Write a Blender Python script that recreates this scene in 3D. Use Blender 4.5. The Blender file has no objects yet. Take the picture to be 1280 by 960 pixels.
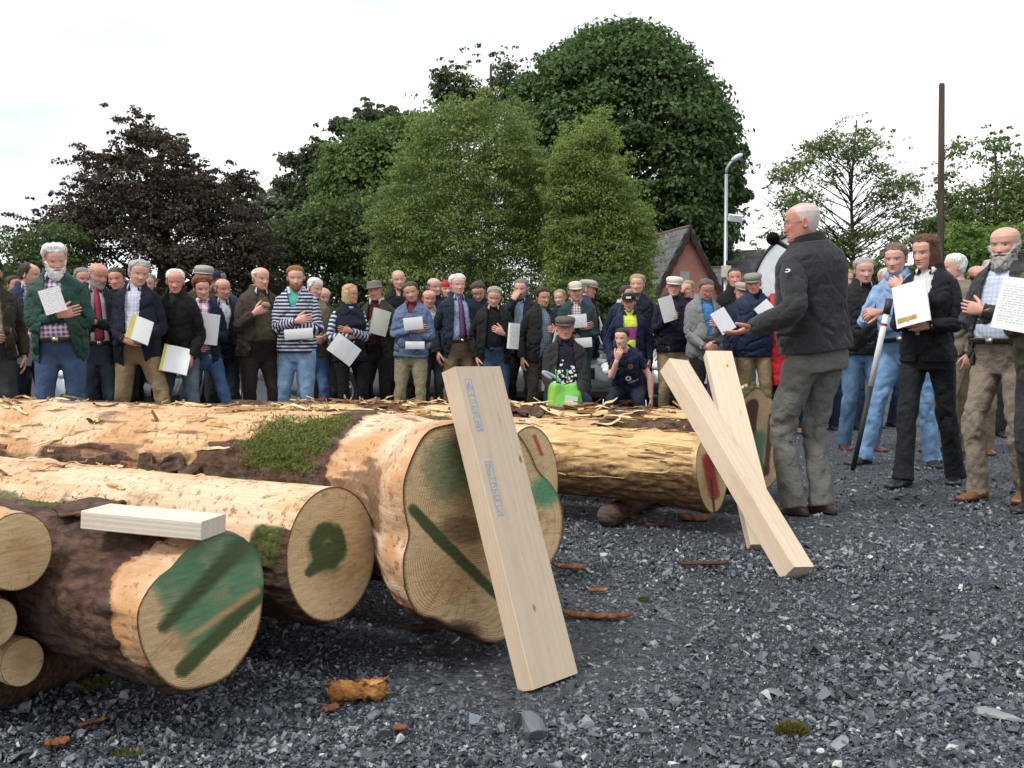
import bpy, bmesh, math, random
import numpy as np
from mathutils import Vector, Matrix
R = math.radians
rng = np.random.RandomState(7)
random.seed(7)
SC = bpy.context.scene
COL = SC.collection
# ------------------------------------------------------------------ camera
FPX = 1244.0; CX, CY = 640.0, 480.0
HOR = 428.0
PITCH = math.atan((CY - HOR) / FPX)
CAMZ = 1.0
cd = bpy.data.cameras.new('camera'); cam = bpy.data.objects.new('camera', cd); COL.objects.link(cam)
cam.location = (0, 0, CAMZ); cam.rotation_euler = (R(90) - PITCH, 0, 0)
cd.sensor_fit = 'HORIZONTAL'; cd.sensor_width = 36.0; cd.lens = 36.0 * FPX / 1280.0
cd.clip_start = 0.05; cd.clip_end = 3000
SC.camera = cam
_cp, _sp = math.cos(PITCH), math.sin(PITCH)
def ray(px, py):
    u = (px - CX) / FPX; v = (CY - py) / FPX
    return np.array([u, _cp + v * _sp, -_sp + v * _cp])
def at(px, py, Y):
    d = ray(px, py); return np.array([0, 0, CAMZ]) + d * (Y / d[1])
def ground(px, py, z=0.0):
    d = ray(px, py); return np.array([0, 0, CAMZ]) + d * ((z - CAMZ) / d[2])
def on_plane(px, py, P, N):
    o = np.array([0, 0, CAMZ]); d = ray(px, py)
    return o + d * (np.dot(P - o, N) / np.dot(d, N))
def to_px(P):
    P = np.asarray(P, float) - np.array([0, 0, CAMZ])
    f = P[..., 1] * _cp - P[..., 2] * _sp
    up = P[..., 1] * _sp + P[..., 2] * _cp
    return np.stack([CX + FPX * P[..., 0] / f, CY - FPX * up / f], -1)
# ------------------------------------------------------------------ noise
def _hash(i, j, k, s):
    h = (i * 374761393 + j * 668265263 + k * 2147483647 + s * 974634777) & 0xFFFFFFFF
    h = ((h ^ (h >> 13)) * 1274126177) & 0xFFFFFFFF
    h = ((h ^ (h >> 16)) * 2246822519) & 0xFFFFFFFF
    return ((h ^ (h >> 15)) & 0xFFFFFF) / float(0xFFFFFF)
def vnoise(P, seed=0):
    P = np.asarray(P, float); I = np.floor(P).astype(np.int64); f = P - I
    f = f * f * (3 - 2 * f); o = 0
    for a in (0, 1):
        wa = f[:, 0] if a else 1 - f[:, 0]
        for b in (0, 1):
            wb = f[:, 1] if b else 1 - f[:, 1]
            for c in (0, 1):
                wc = f[:, 2] if c else 1 - f[:, 2]
                o = o + wa * wb * wc * _hash(I[:, 0] + a, I[:, 1] + b, I[:, 2] + c, seed)
    return o
def fbm(P, octv=3, seed=0):
    P = np.asarray(P, float); o = 0; a = 0.5; s = 0
    for k in range(octv):
        o = o + a * vnoise(P, seed + k * 17); s += a; a *= .5; P = P * 2.03 + 11.3
    return o / s
def sstep(a, b, x):
    t = np.clip((np.asarray(x, float) - a) / (b - a), 0, 1); return t * t * (3 - 2 * t)
def unit(v):
    v = np.asarray(v, float); return v / max(1e-9, np.linalg.norm(v))
def rotm(rx=0, ry=0, rz=0):
    return np.array((Matrix.Rotation(rz, 3, 'Z') @ Matrix.Rotation(ry, 3, 'Y') @ Matrix.Rotation(rx, 3, 'X')))
# ------------------------------------------------------------------ mesh collecting
class MB:
    def __init__(s):
        s.V = []; s.n = 0; s.Q = []; s.T = []; s.N = []; s.A = {}; s.mq = []; s.mt = []
    def add(s, V, Q=None, T=None, mi=0, **att):
        V = np.asarray(V, float).reshape(-1, 3); k = len(V)
        if Q is not None and len(Q): s.Q.append(np.asarray(Q, int) + s.n); s.mq.append(np.full(len(Q), mi))
        if T is not None and len(T): s.T.append(np.asarray(T, int) + s.n); s.mt.append(np.full(len(T), mi))
        for a in set(list(s.A) + list(att)):
            if a not in s.A:
                d = np.shape(att[a])[1:] if np.ndim(att[a]) > 1 else ()
                s.A[a] = [np.zeros((s.n,) + tuple(d))] if s.n else []
            if a in att: s.A[a].append(np.asarray(att[a], float))
            else:
                d = s.A[a][0].shape[1:]; s.A[a].append(np.zeros((k,) + d))
        s.V.append(V); s.n += k
        return s
    def xf(s, M, t):
        M = np.asarray(M, float)
        s.V = [v @ M.T + np.asarray(t, float) for v in s.V]; return s
    def join(s, o):
        base = s.n
        V = np.concatenate(o.V) if o.V else np.zeros((0, 3))
        Q = np.concatenate(o.Q) if o.Q else None; T = np.concatenate(o.T) if o.T else None
        s.add(V, Q, T, 0, **{a: np.concatenate(v) for a, v in o.A.items()})
        if o.Q: s.mq[-1] = np.concatenate(o.mq)
        if o.T: s.mt[-1] = np.concatenate(o.mt)
        return s
    # --- shapes
    def box(s, c, size, M=None, mi=0, taper=1.0):
        x, y, z = [d / 2.0 for d in size]
        v = np.array([[-x, -y, -z], [x, -y, -z], [x, y, -z], [-x, y, -z], [-x * taper, -y * taper, z], [x * taper, -y * taper, z], [x * taper, y * taper, z], [-x * taper, y * taper, z]])
        if M is not None: v = v @ np.asarray(M, float).T
        return s.add(v + np.asarray(c, float), [[0, 3, 2, 1], [4, 5, 6, 7], [0, 1, 5, 4], [1, 2, 6, 5], [2, 3, 7, 6], [3, 0, 4, 7]], mi=mi)
    def rings(s, Rg, cap0=True, cap1=True, mi=0, keep=None, close=True, **att):
        """Rg (m,n,3) rings -> skin; keep (m,n) False verts are dropped"""
        Rg = np.asarray(Rg, float); m, n = Rg.shape[:2]
        V = Rg.reshape(-1, 3); i = np.arange(m - 1)[:, None]; nn = n if close else n - 1
        j = np.arange(nn)[None, :]; j2 = (j + 1) % n
        Q = np.stack([i * n + j, i * n + j2, (i + 1) * n + j2, (i + 1) * n + j], -1).reshape(-1, 4)
        if keep is not None:
            kk = np.asarray(keep).reshape(-1); Q = Q[kk[Q].all(1)]
        T = []
        if cap0 or cap1:
            ex = []; 
            if cap0: ex.append(Rg[0].mean(0)); c = m * n; T += [[c, (q + 1) % n, q] for q in range(n)]
            if cap1:
                ex.append(Rg[-1].mean(0)); c = m * n + len(ex) - 1; b = (m - 1) * n
                T += [[c, b + q, b + (q + 1) % n] for q in range(n)]
            V = np.concatenate([V, np.array(ex)])
            for a in att:
                av = np.asarray(att[a], float).reshape((m * n,) + np.shape(att[a])[2:])
                e = []
                if cap0: e.append(av[:n].mean(0))
                if cap1: e.append(av[-n:].mean(0))
                att[a] = np.concatenate([av, np.array(e).reshape((len(e),) + av.shape[1:])])
        else:
            for a in att: att[a] = np.asarray(att[a], float).reshape((m * n,) + np.shape(att[a])[2:])
        return s.add(V, Q, T, mi, **att)
    def tube(s, pts, rad, n=10, ref=None, caps=True, mi=0, flat=1.0, round_caps=False, **att):
        pts = np.asarray(pts, float); m = len(pts)
        rad = np.broadcast_to(np.asarray(rad, float), (m,)).copy()
        if round_caps:
            d0 = unit(pts[0] - pts[1]); d1 = unit(pts[-1] - pts[-2]); k = [.35, .75, 1.0]
            a = [pts[0] + d0 * rad[0] * .98 * math.sin(math.acos(q)) if q < 1 else pts[0] for q in k]
            b = [pts[-1] + d1 * rad[-1] * .98 * math.sin(math.acos(q)) if q < 1 else pts[-1] for q in k[::-1]]
            pts = np.concatenate([a[:2], pts, b[1:]]); rad = np.concatenate([[rad[0] * k[0], rad[0] * k[1]], rad, [rad[-1] * k[1], rad[-1] * k[0]]]); m = len(pts)
        X, Yv, Tn = frames(pts, ref)
        th = np.linspace(0, 2 * np.pi, n, endpoint=False)
        Rg = pts[:, None, :] + rad[:, None, None] * (np.cos(th)[None, :, None] * X[:, None, :] + flat * np.sin(th)[None, :, None] * Yv[:, None, :])
        return s.rings(Rg, caps, caps, mi, **att)
    def ell(s, c, r, M=None, n=16, m=10, mi=0):
        ph = np.linspace(-np.pi / 2, np.pi / 2, m + 2)[1:-1]; th = np.linspace(0, 2 * np.pi, n, endpoint=False)
        Rg = np.stack([np.cos(ph)[:, None] * np.cos(th), np.cos(ph)[:, None] * np.sin(th), np.sin(ph)[:, None] + 0 * th], -1) * np.asarray(r, float)
        if M is not None: Rg = Rg @ np.asarray(M, float).T
        Rg = Rg + np.asarray(c, float); b = s.n
        s.rings(Rg, True, True, mi)
        # true poles
        p0 = np.array([0, 0, -1.]) * r; p1 = np.array([0, 0, 1.]) * r
        if M is not None: p0 = p0 @ np.asarray(M, float).T; p1 = p1 @ np.asarray(M, float).T
        s.V[-1][-2] = p0 + c; s.V[-1][-1] = p1 + c
        return s
    def prism(s, poly, depth, M=None, t=(0, 0, 0), mi=0):
        """poly (n,2) in x,z ; depth along +y"""
        p = np.asarray(poly, float); n = len(p)
        a = np.stack([p[:, 0], np.zeros(n), p[:, 1]], -1); b = a + np.array([0, depth, 0])
        v = np.concatenate([a, b])
        if M is not None: v = v @ np.asarray(M, float).T
        v = v + np.asarray(t, float); q = [[i, (i + 1) % n, n + (i + 1) % n, n + i] for i in range(n)]
        s.add(v, q, mi=mi); k = s.n - 2 * n
        s.N.append((list(range(k + n - 1, k - 1, -1)), mi)); s.N.append((list(range(k + n, k + 2 * n)), mi))
        return s
    def build(s, name, mat, parent=None, smooth=True, loc=None, rot=None):
        me = bpy.data.meshes.new(name)
        V = np.concatenate(s.V) if s.V else np.zeros((0, 3))
        Q = np.concatenate(s.Q) if s.Q else np.zeros((0, 4), int); T = np.concatenate(s.T) if s.T else np.zeros((0, 3), int)
        sizes = np.concatenate([np.full(len(Q), 4), np.full(len(T), 3), np.array([len(f) for f, _ in s.N], int)]).astype(np.int32)
        loops = np.concatenate([Q.ravel(), T.ravel()] + [np.array(f) for f, _ in s.N]).astype(np.int32)
        mis = np.concatenate((s.mq if s.mq else [np.zeros(0)]) + (s.mt if s.mt else []) + [np.array([m for _, m in s.N])]).astype(np.int32)
        me.vertices.add(len(V)); me.vertices.foreach_set('co', V.astype(np.float32).ravel())
        me.loops.add(len(loops)); me.loops.foreach_set('vertex_index', loops)
        st = np.concatenate([[0], np.cumsum(sizes)[:-1]]).astype(np.int32)
        me.polygons.add(len(sizes)); me.polygons.foreach_set('loop_start', st)
        try: me.polygons.foreach_set('loop_total', sizes)
        except Exception: pass
        for m in (mat if isinstance(mat, (list, tuple)) else [mat]): me.materials.append(m)
        me.polygons.foreach_set('material_index', mis)
        me.update(calc_edges=True); me.validate()
        me.polygons.foreach_set('use_smooth', np.full(len(me.polygons), bool(smooth)))
        for a, vv in s.A.items():
            arr = np.concatenate(vv).astype(np.float32)
            if arr.ndim == 1:
                at_ = me.attributes.new(a, 'FLOAT', 'POINT'); at_.data.foreach_set('value', arr)
            elif arr.shape[1] == 3:
                at_ = me.attributes.new(a, 'FLOAT_VECTOR', 'POINT'); at_.data.foreach_set('vector', arr.ravel())
            else:
                at_ = me.attributes.new(a, 'FLOAT_COLOR', 'POINT'); at_.data.foreach_set('color', arr.ravel())
        o = bpy.data.objects.new(name, me); COL.objects.link(o)
        if parent is not None: o.parent = parent
        if loc is not None: o.location = loc
        if rot is not None: o.rotation_euler = rot
        return o
def frames(pts, ref=None):
    pts = np.asarray(pts, float); m = len(pts)
    t = np.zeros_like(pts); t[1:-1] = pts[2:] - pts[:-2]; t[0] = pts[1] - pts[0]; t[-1] = pts[-1] - pts[-2]
    t /= np.maximum(1e-9, np.linalg.norm(t, axis=1))[:, None]
    r = np.array([0, 0, 1.]) if ref is None else np.asarray(ref, float)
    if abs(np.dot(unit(r), t[0])) > .93: r = np.array([0, 1., 0]) if abs(t[0][1]) < .9 else np.array([1., 0, 0])
    X = np.zeros_like(pts); x = unit(r - t[0] * np.dot(r, t[0])); X[0] = x
    for i in range(1, m):
        x = X[i - 1] - t[i] * np.dot(X[i - 1], t[i]); X[i] = unit(x)
    return X, np.cross(t, X), t
def tag(o, label=None, cat=None, group=None, kind=None):
    if label: o['label'] = label
    if cat: o['category'] = cat
    if group: o['group'] = group
    if kind: o['kind'] = kind
    return o
def empty(name, loc=(0, 0, 0), rz=0.0, label=None, cat=None, group=None):
    o = bpy.data.objects.new(name, None); COL.objects.link(o); o.empty_display_size = .1
    o.location = loc; o.rotation_euler = (0, 0, rz); return tag(o, label, cat, group)
def copy_tree(o, parent=None):
    c = o.copy(); COL.objects.link(c)
    if parent is not None: c.parent = parent
    for ch in [q for q in COL.objects if q.parent == o]: copy_tree(ch, c)
    return c
def bevel(o, w=.003, seg=2):
    m = o.modifiers.new('bevel', 'BEVEL'); m.width = w; m.segments = seg; m.limit_method = 'ANGLE'; return o
# ------------------------------------------------------------------ materials
class NT:
    def __init__(s, name):
        s.m = bpy.data.materials.new(name); s.m.use_nodes = True; s.t = s.m.node_tree
        s.b = next(n for n in s.t.nodes if n.type == 'BSDF_PRINCIPLED')
        s.o = next(n for n in s.t.nodes if n.type == 'OUTPUT_MATERIAL')
    def n(s, ty, **kw):
        k = s.t.nodes.new(ty)
        for a, v in kw.items():
            if a.startswith('i_'):
                key = a[2:]; key = int(key) if key.isdigit() else key.replace('_', ' ')
                if isinstance(v, bpy.types.NodeSocket): s.t.links.new(v, k.inputs[key])
                else: k.inputs[key].default_value = v
            else: setattr(k, a, v)
        return k
    def l(s, a, b): s.t.links.new(a, b)
    def attr(s, name, out='Color'): return s.n('ShaderNodeAttribute', attribute_name=name).outputs[out]
    def fac(s, name): return s.attr(name, 'Fac')
    def obj(s): return s.n('ShaderNodeTexCoord').outputs['Object']
    def noise(s, vec, scale, detail=4, rough=.6, dist=0):
        k = s.n('ShaderNodeTexNoise', i_Scale=scale, i_Detail=detail, i_Roughness=rough, i_Distortion=dist)
        if vec is not None: s.l(vec, k.inputs['Vector'])
        return k.outputs['Fac']
    def mapp(s, vec, scale=(1, 1, 1), rot=(0, 0, 0), loc=(0, 0, 0)):
        return s.n('ShaderNodeMapping', i_Vector=vec, i_Scale=scale, i_Rotation=rot, i_Location=loc).outputs[0]
    def ramp(s, f, stops, interp='LINEAR'):
        k = s.n('ShaderNodeValToRGB', i_Fac=f); e = k.color_ramp.elements; k.color_ramp.interpolation = interp
        while len(e) < len(stops): e.new(.5)
        for q, (p, c) in zip(e, stops):
            q.position = p; q.color = (c, c, c, 1) if not hasattr(c, '__len__') else tuple(c)[:3] + (1,)
        return k.outputs['Color']
    def mix(s, f, a, b, mode='MIX'):
        k = s.n('ShaderNodeMix', data_type='RGBA', blend_type=mode)
        for v, i in ((f, 0), (a, 6), (b, 7)):
            if isinstance(v, bpy.types.NodeSocket): s.l(v, k.inputs[i])
            elif i == 0: k.inputs[0].default_value = v
            else: k.inputs[i].default_value = tuple(v)[:3] + (1,)
        return k.outputs[2]
    def math(s, op, a, b=None, c=None, clamp=False):
        k = s.n('ShaderNodeMath', operation=op, use_clamp=clamp)
        for i, v in enumerate((a, b, c)):
            if v is None: continue
            if isinstance(v, bpy.types.NodeSocket): s.l(v, k.inputs[i])
            else: k.inputs[i].default_value = v
        return k.outputs[0]
    def bump(s, h, strength=.3, dist=.01, nrm=None):
        k = s.n('ShaderNodeBump', i_Strength=strength, i_Distance=dist, i_Height=h)
        if nrm is not None: s.l(nrm, k.inputs['Normal'])
        return k.outputs[0]
    def out(s, col, rough=.6, nrm=None, spec=.4, metal=0.0, **kw):
        for v, nm in ((col, 'Base Color'), (rough, 'Roughness'), (spec, 'Specular IOR Level'), (metal, 'Metallic')):
            if isinstance(v, bpy.types.NodeSocket): s.l(v, s.b.inputs[nm])
            elif nm == 'Base Color': s.b.inputs[nm].default_value = tuple(v)[:3] + (1,)
            else: s.b.inputs[nm].default_value = v
        if nrm is not None: s.l(nrm, s.b.inputs['Normal'])
        for a, v in kw.items(): s.b.inputs[a.replace('_', ' ')].default_value = v
        return s.m
def lin(r, g, b):
    f = lambda c: (c / 255.0 / 12.92) if c / 255.0 <= .04045 else ((c / 255.0 + .055) / 1.055) ** 2.4
    return (f(r), f(g), f(b))
_MC = {}
def cached(fn):
    def w(*a):
        k = (fn.__name__,) + a
        if k not in _MC: _MC[k] = fn(*a)
        return _MC[k]
    return w
def vm(c, k): return tuple(min(1, q * k) for q in c)
@cached
def cloth(c, rough=.9, fuzz=.25):
    fuzz = fuzz * .10; c = vm(c, .85)
    t = NT('cloth'); o = t.obj()
    a = t.noise(o, 9, 4, .6); b = t.noise(o, 260, 2, .5)
    f = t.math('ADD', t.math('MULTIPLY', a, .75), t.math('MULTIPLY', b, .25))
    col = t.ramp(f, [(.25, vm(c, .72)), (.5, c), (.8, vm(c, 1.3))])
    n1 = t.bump(t.noise(o, 420, 2, .5), .25, .002); n2 = t.bump(t.noise(o, 17, 4, .55, .6), .55, .03, n1)
    return t.out(col, rough, n2, .2, Sheen_Weight=fuzz, Sheen_Roughness=.5)
@cached
def denim(c):
    t = NT('denim'); o = t.obj()
    a = t.noise(o, 6, 4, .65); b = t.noise(t.mapp(o, (500, 500, 60)), 1, 2, .5)
    col = t.ramp(t.math('ADD', t.math('MULTIPLY', a, .8), t.math('MULTIPLY', b, .2)), [(.28, vm(c, .6)), (.5, c), (.72, vm(c, 1.7))])
    return t.out(col, .9, t.bump(t.noise(o, 16, 3, .55), .4, .02, t.bump(b, .2, .002)), .2)
@cached
def stripes(c1, c2, period, duty, ph=0.0):
    """horizontal stripes along attribute uv.y (metres)"""
    t = NT('striped_cloth'); sp = t.n('ShaderNodeSeparateXYZ', i_Vector=t.attr('cuv', 'Vector')).outputs
    f = t.math('FRACT', t.math('ADD', t.math('DIVIDE', sp[1], period), ph + 20))
    k = t.math('GREATER_THAN', f, duty)
    o = t.obj(); col = t.mix(k, c1, c2)
    col = t.mix(1.0, col, t.ramp(t.noise(o, 10, 3), [(.2, .75), (.7, 1)]), 'MULTIPLY')
    return t.out(col, .9, t.bump(t.noise(o, 14, 3, .5), .35, .02), .2)
@cached
def checks(c1, c2, period, duty=.5, c3=None):
    t = NT('checked_cloth'); sp = t.n('ShaderNodeSeparateXYZ', i_Vector=t.attr('cuv', 'Vector')).outputs
    fx = t.math('GREATER_THAN', t.math('FRACT', t.math('ADD', t.math('DIVIDE', sp[0], period), 20)), duty)
    fy = t.math('GREATER_THAN', t.math('FRACT', t.math('ADD', t.math('DIVIDE', sp[1], period), 20)), duty)
    s = t.math('MULTIPLY', t.math('ADD', fx, fy), .5)
    col = t.ramp(s, [(0, c1), (.5, tuple((a + b) / 2 for a, b in zip(c1, c2))), (1, c2)])
    return t.out(col, .85, t.bump(t.noise(t.obj(), 14, 3, .5), .3, .02), .2)
@cached
def tweed(c):
    t = NT('tweed'); o = t.obj()
    v = t.n('ShaderNodeTexVoronoi', i_Vector=o, i_Scale=170.0).outputs['Distance']
    f = t.math('ADD', t.math('MULTIPLY', v, .9), t.math('MULTIPLY', t.noise(o, 60, 3), .4))
    col = t.ramp(f, [(.25, vm(c, .6)), (.5, c), (.8, vm(c, 1.4))])
    return t.out(col, .95, t.bump(f, .3, .003), .15)
@cached
def plain(c, rough=.5, spec=.4, metal=0.0):
    t = NT('painted'); o = t.obj()
    col = t.ramp(t.noise(o, 7, 4), [(.25, vm(c, .82)), (.7, vm(c, 1.1))])
    return t.out(col, rough, None, spec, metal)
@cached
def paper(c=(.8, .8, .8)):
    t = NT('paper'); o = t.obj()
    return t.out(t.ramp(t.noise(o, 12, 2), [(.2, vm(c, .93)), (.7, c)]), .6, None, .3)
@cached
def printed(c=(.8, .8, .8), ink=(.25, .25, .3)):
    """paper with rows of faint print in its own x,z plane"""
    t = NT('printed_paper'); sp = t.n('ShaderNodeSeparateXYZ', i_Vector=t.obj()).outputs
    rows = t.math('GREATER_THAN', t.math('FRACT', t.math('MULTIPLY', sp[2], 70)), .55)
    w = t.math('GREATER_THAN', t.noise(t.mapp(t.obj(), (90, 1, 70)), 1, 1), .47)
    inx = t.math('LESS_THAN', t.math('ABSOLUTE', sp[0]), .08); iny = t.math('LESS_THAN', t.math('ABSOLUTE', sp[2]), .11)
    f = t.math('MULTIPLY', t.math('MULTIPLY', rows, w), t.math('MULTIPLY', inx, iny))
    return t.out(t.mix(t.math('MULTIPLY', f, .5), c, ink), .6, None, .3)
@cached
def hairm(c):
    t = NT('hair'); o = t.obj()
    f = t.noise(t.mapp(o, (120, 120, 22)), 1, 4, .6)
    col = t.ramp(f, [(.3, vm(c, .5)), (.55, c), (.8, vm(c, 1.35))])
    return t.out(col, .6, t.bump(f, .8, .006), .35)
def _skin():
    t = NT('skin'); c = t.attr('col'); o = t.obj()
    c = t.mix(1.0, c, t.ramp(t.noise(o, 30, 4), [(.2, (.84, .78, .76)), (.75, (1.06, 1.04, 1.03))]), 'MULTIPLY')
    m = t.out(c, .48, t.bump(t.noise(o, 160, 3), .2, .003), .35)
    t.b.inputs['Subsurface Weight'].default_value = .06; t.b.inputs['Subsurface Radius'].default_value = (.012, .004, .002)
    t.b.inputs['Subsurface Scale'].default_value = .5
    return m
SKIN = _skin()
@cached
def leather(c, rough=.4):
    t = NT('leather'); o = t.obj()
    return t.out(t.ramp(t.noise(o, 18, 4), [(.3, vm(c, .6)), (.7, vm(c, 1.3))]), rough, t.bump(t.noise(o, 90, 3), .25, .003), .5)
@cached
def lumber(c, axis_scale=(1, 1, 1), dark=.78):
    """planed or sawn softwood, grain along object Z"""
    t = NT('sawn_wood'); o = t.obj()
    w = t.noise(t.mapp(o, (14, 14, .7)), 1, 3, .55, .6)
    wv = t.n('ShaderNodeTexWave', wave_type='RINGS', rings_direction='Z', i_Scale=26.0, i_Distortion=3.2, i_Detail=3.0, i_Detail_Scale=.7)
    t.l(t.mapp(o, (1, 1, .10), (0.03, .05, 0), (.09, .2, 0)), wv.inputs['Vector'])
    fine = t.noise(t.mapp(o, (420, 420, 7)), 1, 3, .6)
    f = t.math('ADD', t.math('MULTIPLY', wv.outputs['Fac'], .14), t.math('ADD', t.math('MULTIPLY', w, .50), t.math('MULTIPLY', fine, .32)))
    col = t.ramp(f, [(.25, vm(c, 1.10)), (.5, c), (.9, (c[0] * dark, c[1] * dark * .9, c[2] * dark * .78))])
    kn = t.n('ShaderNodeTexVoronoi', i_Scale=1.0); t.l(t.mapp(o, (9, 9, 4.6), (0, 0, 0), (.3, .8, .37)), kn.inputs['Vector'])
    col = t.mix(t.ramp(kn.outputs['Distance'], [(.03, .9), (.075, 0)]), col, (.19, .09, .035))
    st = t.noise(t.mapp(o, (5, 5, 2.2)), 1, 5, .7)
    col = t.mix(t.ramp(st, [(.48, 0), (.75, .5)]), col, (.46, .29, .17)); col = t.mix(t.ramp(t.noise(t.mapp(o, (40, 40, 9)), 1, 4, .7), [(.60, 0), (.78, .45)]), col, (.26, .16, .09))
    sw = t.math('SINE', t.math('MULTIPLY', t.n('ShaderNodeSeparateXYZ', i_Vector=t.mapp(o, (1, 1, 1), (0, .25, 0))).outputs[2], 900.0)); col = t.mix(t.math('MULTIPLY', t.math('ADD', sw, 1), .035), col, (.3, .2, .12))
    return t.out(col, .62, t.bump(t.math('ADD', fine, wv.outputs['Fac']), .12, .003), .3)
def _trunk(c1, c2):
    t = NT('tree_bark'); o = t.obj()
    f = t.noise(t.mapp(o, (6, 6, 1.4)), 1.5, 5, .65)
    return t.out(t.ramp(f, [(.3, c1), (.7, c2)]), .95, t.bump(f, .6, .05), .2)
TRUNK = _trunk((.03, .024, .018), (.10, .08, .06)); BIRCH = _trunk((.16, .14, .12), (.5, .47, .43))
@cached
def leafm(c1, c2, c3, trans=.35):
    c1, c2, c3 = vm(c1, 1.75), vm(c2, 1.75), vm(c3, 1.6); trans = max(trans, .48)
    t = NT('leaf'); g = t.n('ShaderNodeNewGeometry')
    col = t.ramp(g.outputs['Random Per Island'], [(0, c1), (.55, c2), (1, c3)])
    nz = t.noise(t.obj(), .9, 3); col = t.mix(1.0, col, t.ramp(nz, [(.3, (.7, .75, .7)), (.7, (1.15, 1.12, 1.0))]), 'MULTIPLY')
    t.out(col, .5, None, .4)
    tr = t.n('ShaderNodeBsdfTranslucent', i_Color=col); mx = t.n('ShaderNodeMixShader', i_Fac=trans)
    t.l(t.b.outputs[0], mx.inputs[1]); t.l(tr.outputs[0], mx.inputs[2]); t.l(mx.outputs[0], t.o.inputs['Surface'])
    return t.m
# ------------------------------------------------------------------ people
# person-local frame: z up, facing -Y, own left hand on +X; all sizes for a 1.78 m body, scaled by k
TZ = np.array([-.13, -.06, 0, .1, .2, .32, .42, .485, .53, .558, .580, .598, .62, .66])
THW = np.array([.152, .160, .162, .152, .150, .159, .170, .170, .148, .108, .078, .064, .058, .056])
THD = np.array([.112, .124, .124, .119, .121, .128, .128, .116, .095, .078, .068, .063, .061, .060])
TYC = np.array([.008, .006, .002, -.002, -.006, -.004, .002, .008, .014, .016, .014, .010, .004, -.002])
def torso_prof(z, fat=0.3, fem=0):
    hw = np.interp(z, TZ, THW); hd = np.interp(z, TZ, THD); yc = np.interp(z, TZ, TYC)
    b = np.exp(-((z - .16) / .15) ** 2)
    hd = hd + .055 * fat * b; yc = yc - .045 * fat * b; hw = hw + .03 * fat * np.exp(-((z - .14) / .2) ** 2)
    if fem:
        hw = hw * (1 - .07 * sstep(.3, .5, z)) - .022 * np.exp(-((z - .16) / .1) ** 2)
        bu = np.exp(-((z - .36) / .06) ** 2); hd = hd + .018 * bu; yc = yc - .022 * bu
    return hw, hd, yc
def torso_grid(z0, z1, infl, fat, fem, nz=36, nt=56, seed=0, fold=.006, flare=0.0, sag=0.0):
    z = np.linspace(z0, z1, nz); hw, hd, yc = torso_prof(z, fat, fem)
    fl = flare * sstep(.25, z0, z) if flare else 0 * z
    hw = hw + infl + fl; hd = hd + infl + fl * .8
    th = np.linspace(0, 2 * np.pi, nt, endpoint=False)      # th=0 -> +x, front = -y at 3pi/2
    p = 2 / 2.5; c, s = np.cos(th), np.sin(th)
    x = np.sign(c) * np.abs(c) ** p; y = np.sign(s) * np.abs(s) ** p
    G = np.stack([hw[:, None] * x, yc[:, None] + hd[:, None] * y, z[:, None] + 0 * x], -1)
    # cloth folds: diagonal pulls, stronger at the waist and hem
    P = G.reshape(-1, 3)
    f = fbm(P * np.array([11, 11, 6.]) + seed * 7.1, 3, seed) - .5
    r = np.abs(fbm(P @ rotm(0, .6, 0) * np.array([9, 9, 16.]) + seed * 3.3, 2, seed + 5) - .5)
    amp = fold * (1.2 + 1.0 * np.exp(-((P[:, 2] - .12) / .14) ** 2)) * (1 - sstep(.50, .58, P[:, 2]))
    cr = np.clip(1 - np.abs(fbm(P @ rotm(0, -.5, .3) * np.array([7, 7, 10.]) + seed * 1.9, 2, seed + 21) - .5) * 11, 0, 1) ** 1.5
    d = (f * 1.6 - r * 1.2 - cr * .9) * amp
    nrm = np.stack([x, y, 0 * x], -1); nrm /= np.linalg.norm(nrm, axis=1)[:, None]
    G = (P + np.tile(nrm, (nz, 1)) * d[:, None]).reshape(G.shape)
    uv = np.stack([G[..., 0], G[..., 2], 0 * G[..., 0]], -1)
    return G, uv
def ik(S, T, l1, l2, pole):
    S = np.asarray(S, float); T = np.asarray(T, float); d = T - S; L = np.linalg.norm(d); u = d / max(L, 1e-6)
    L = min(L, (l1 + l2) * .998); L = max(L, abs(l1 - l2) + .01); T = S + u * L
    a = (l1 * l1 - l2 * l2 + L * L) / (2 * L); h = math.sqrt(max(0, l1 * l1 - a * a))
    p = np.asarray(pole, float); p = unit(p - u * np.dot(p, u))
    return S + u * a + p * h, T
def bentpath(A, B, C, n=20, rnd=.28):
    A, B, C = (np.asarray(q, float) for q in (A, B, C)); a = B + (A - B) * rnd; c = B + (C - B) * rnd
    n1 = n // 3
    p1 = [A + (a - A) * t for t in np.linspace(0, 1, n1, endpoint=False)]
    p2 = [(1 - t) ** 2 * a + 2 * t * (1 - t) * B + t * t * c for t in np.linspace(0, 1, n - 2 * n1, endpoint=False)]
    p3 = [c + (C - c) * t for t in np.linspace(0, 1, n1)]
    return np.array(p1 + p2 + p3)
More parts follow.
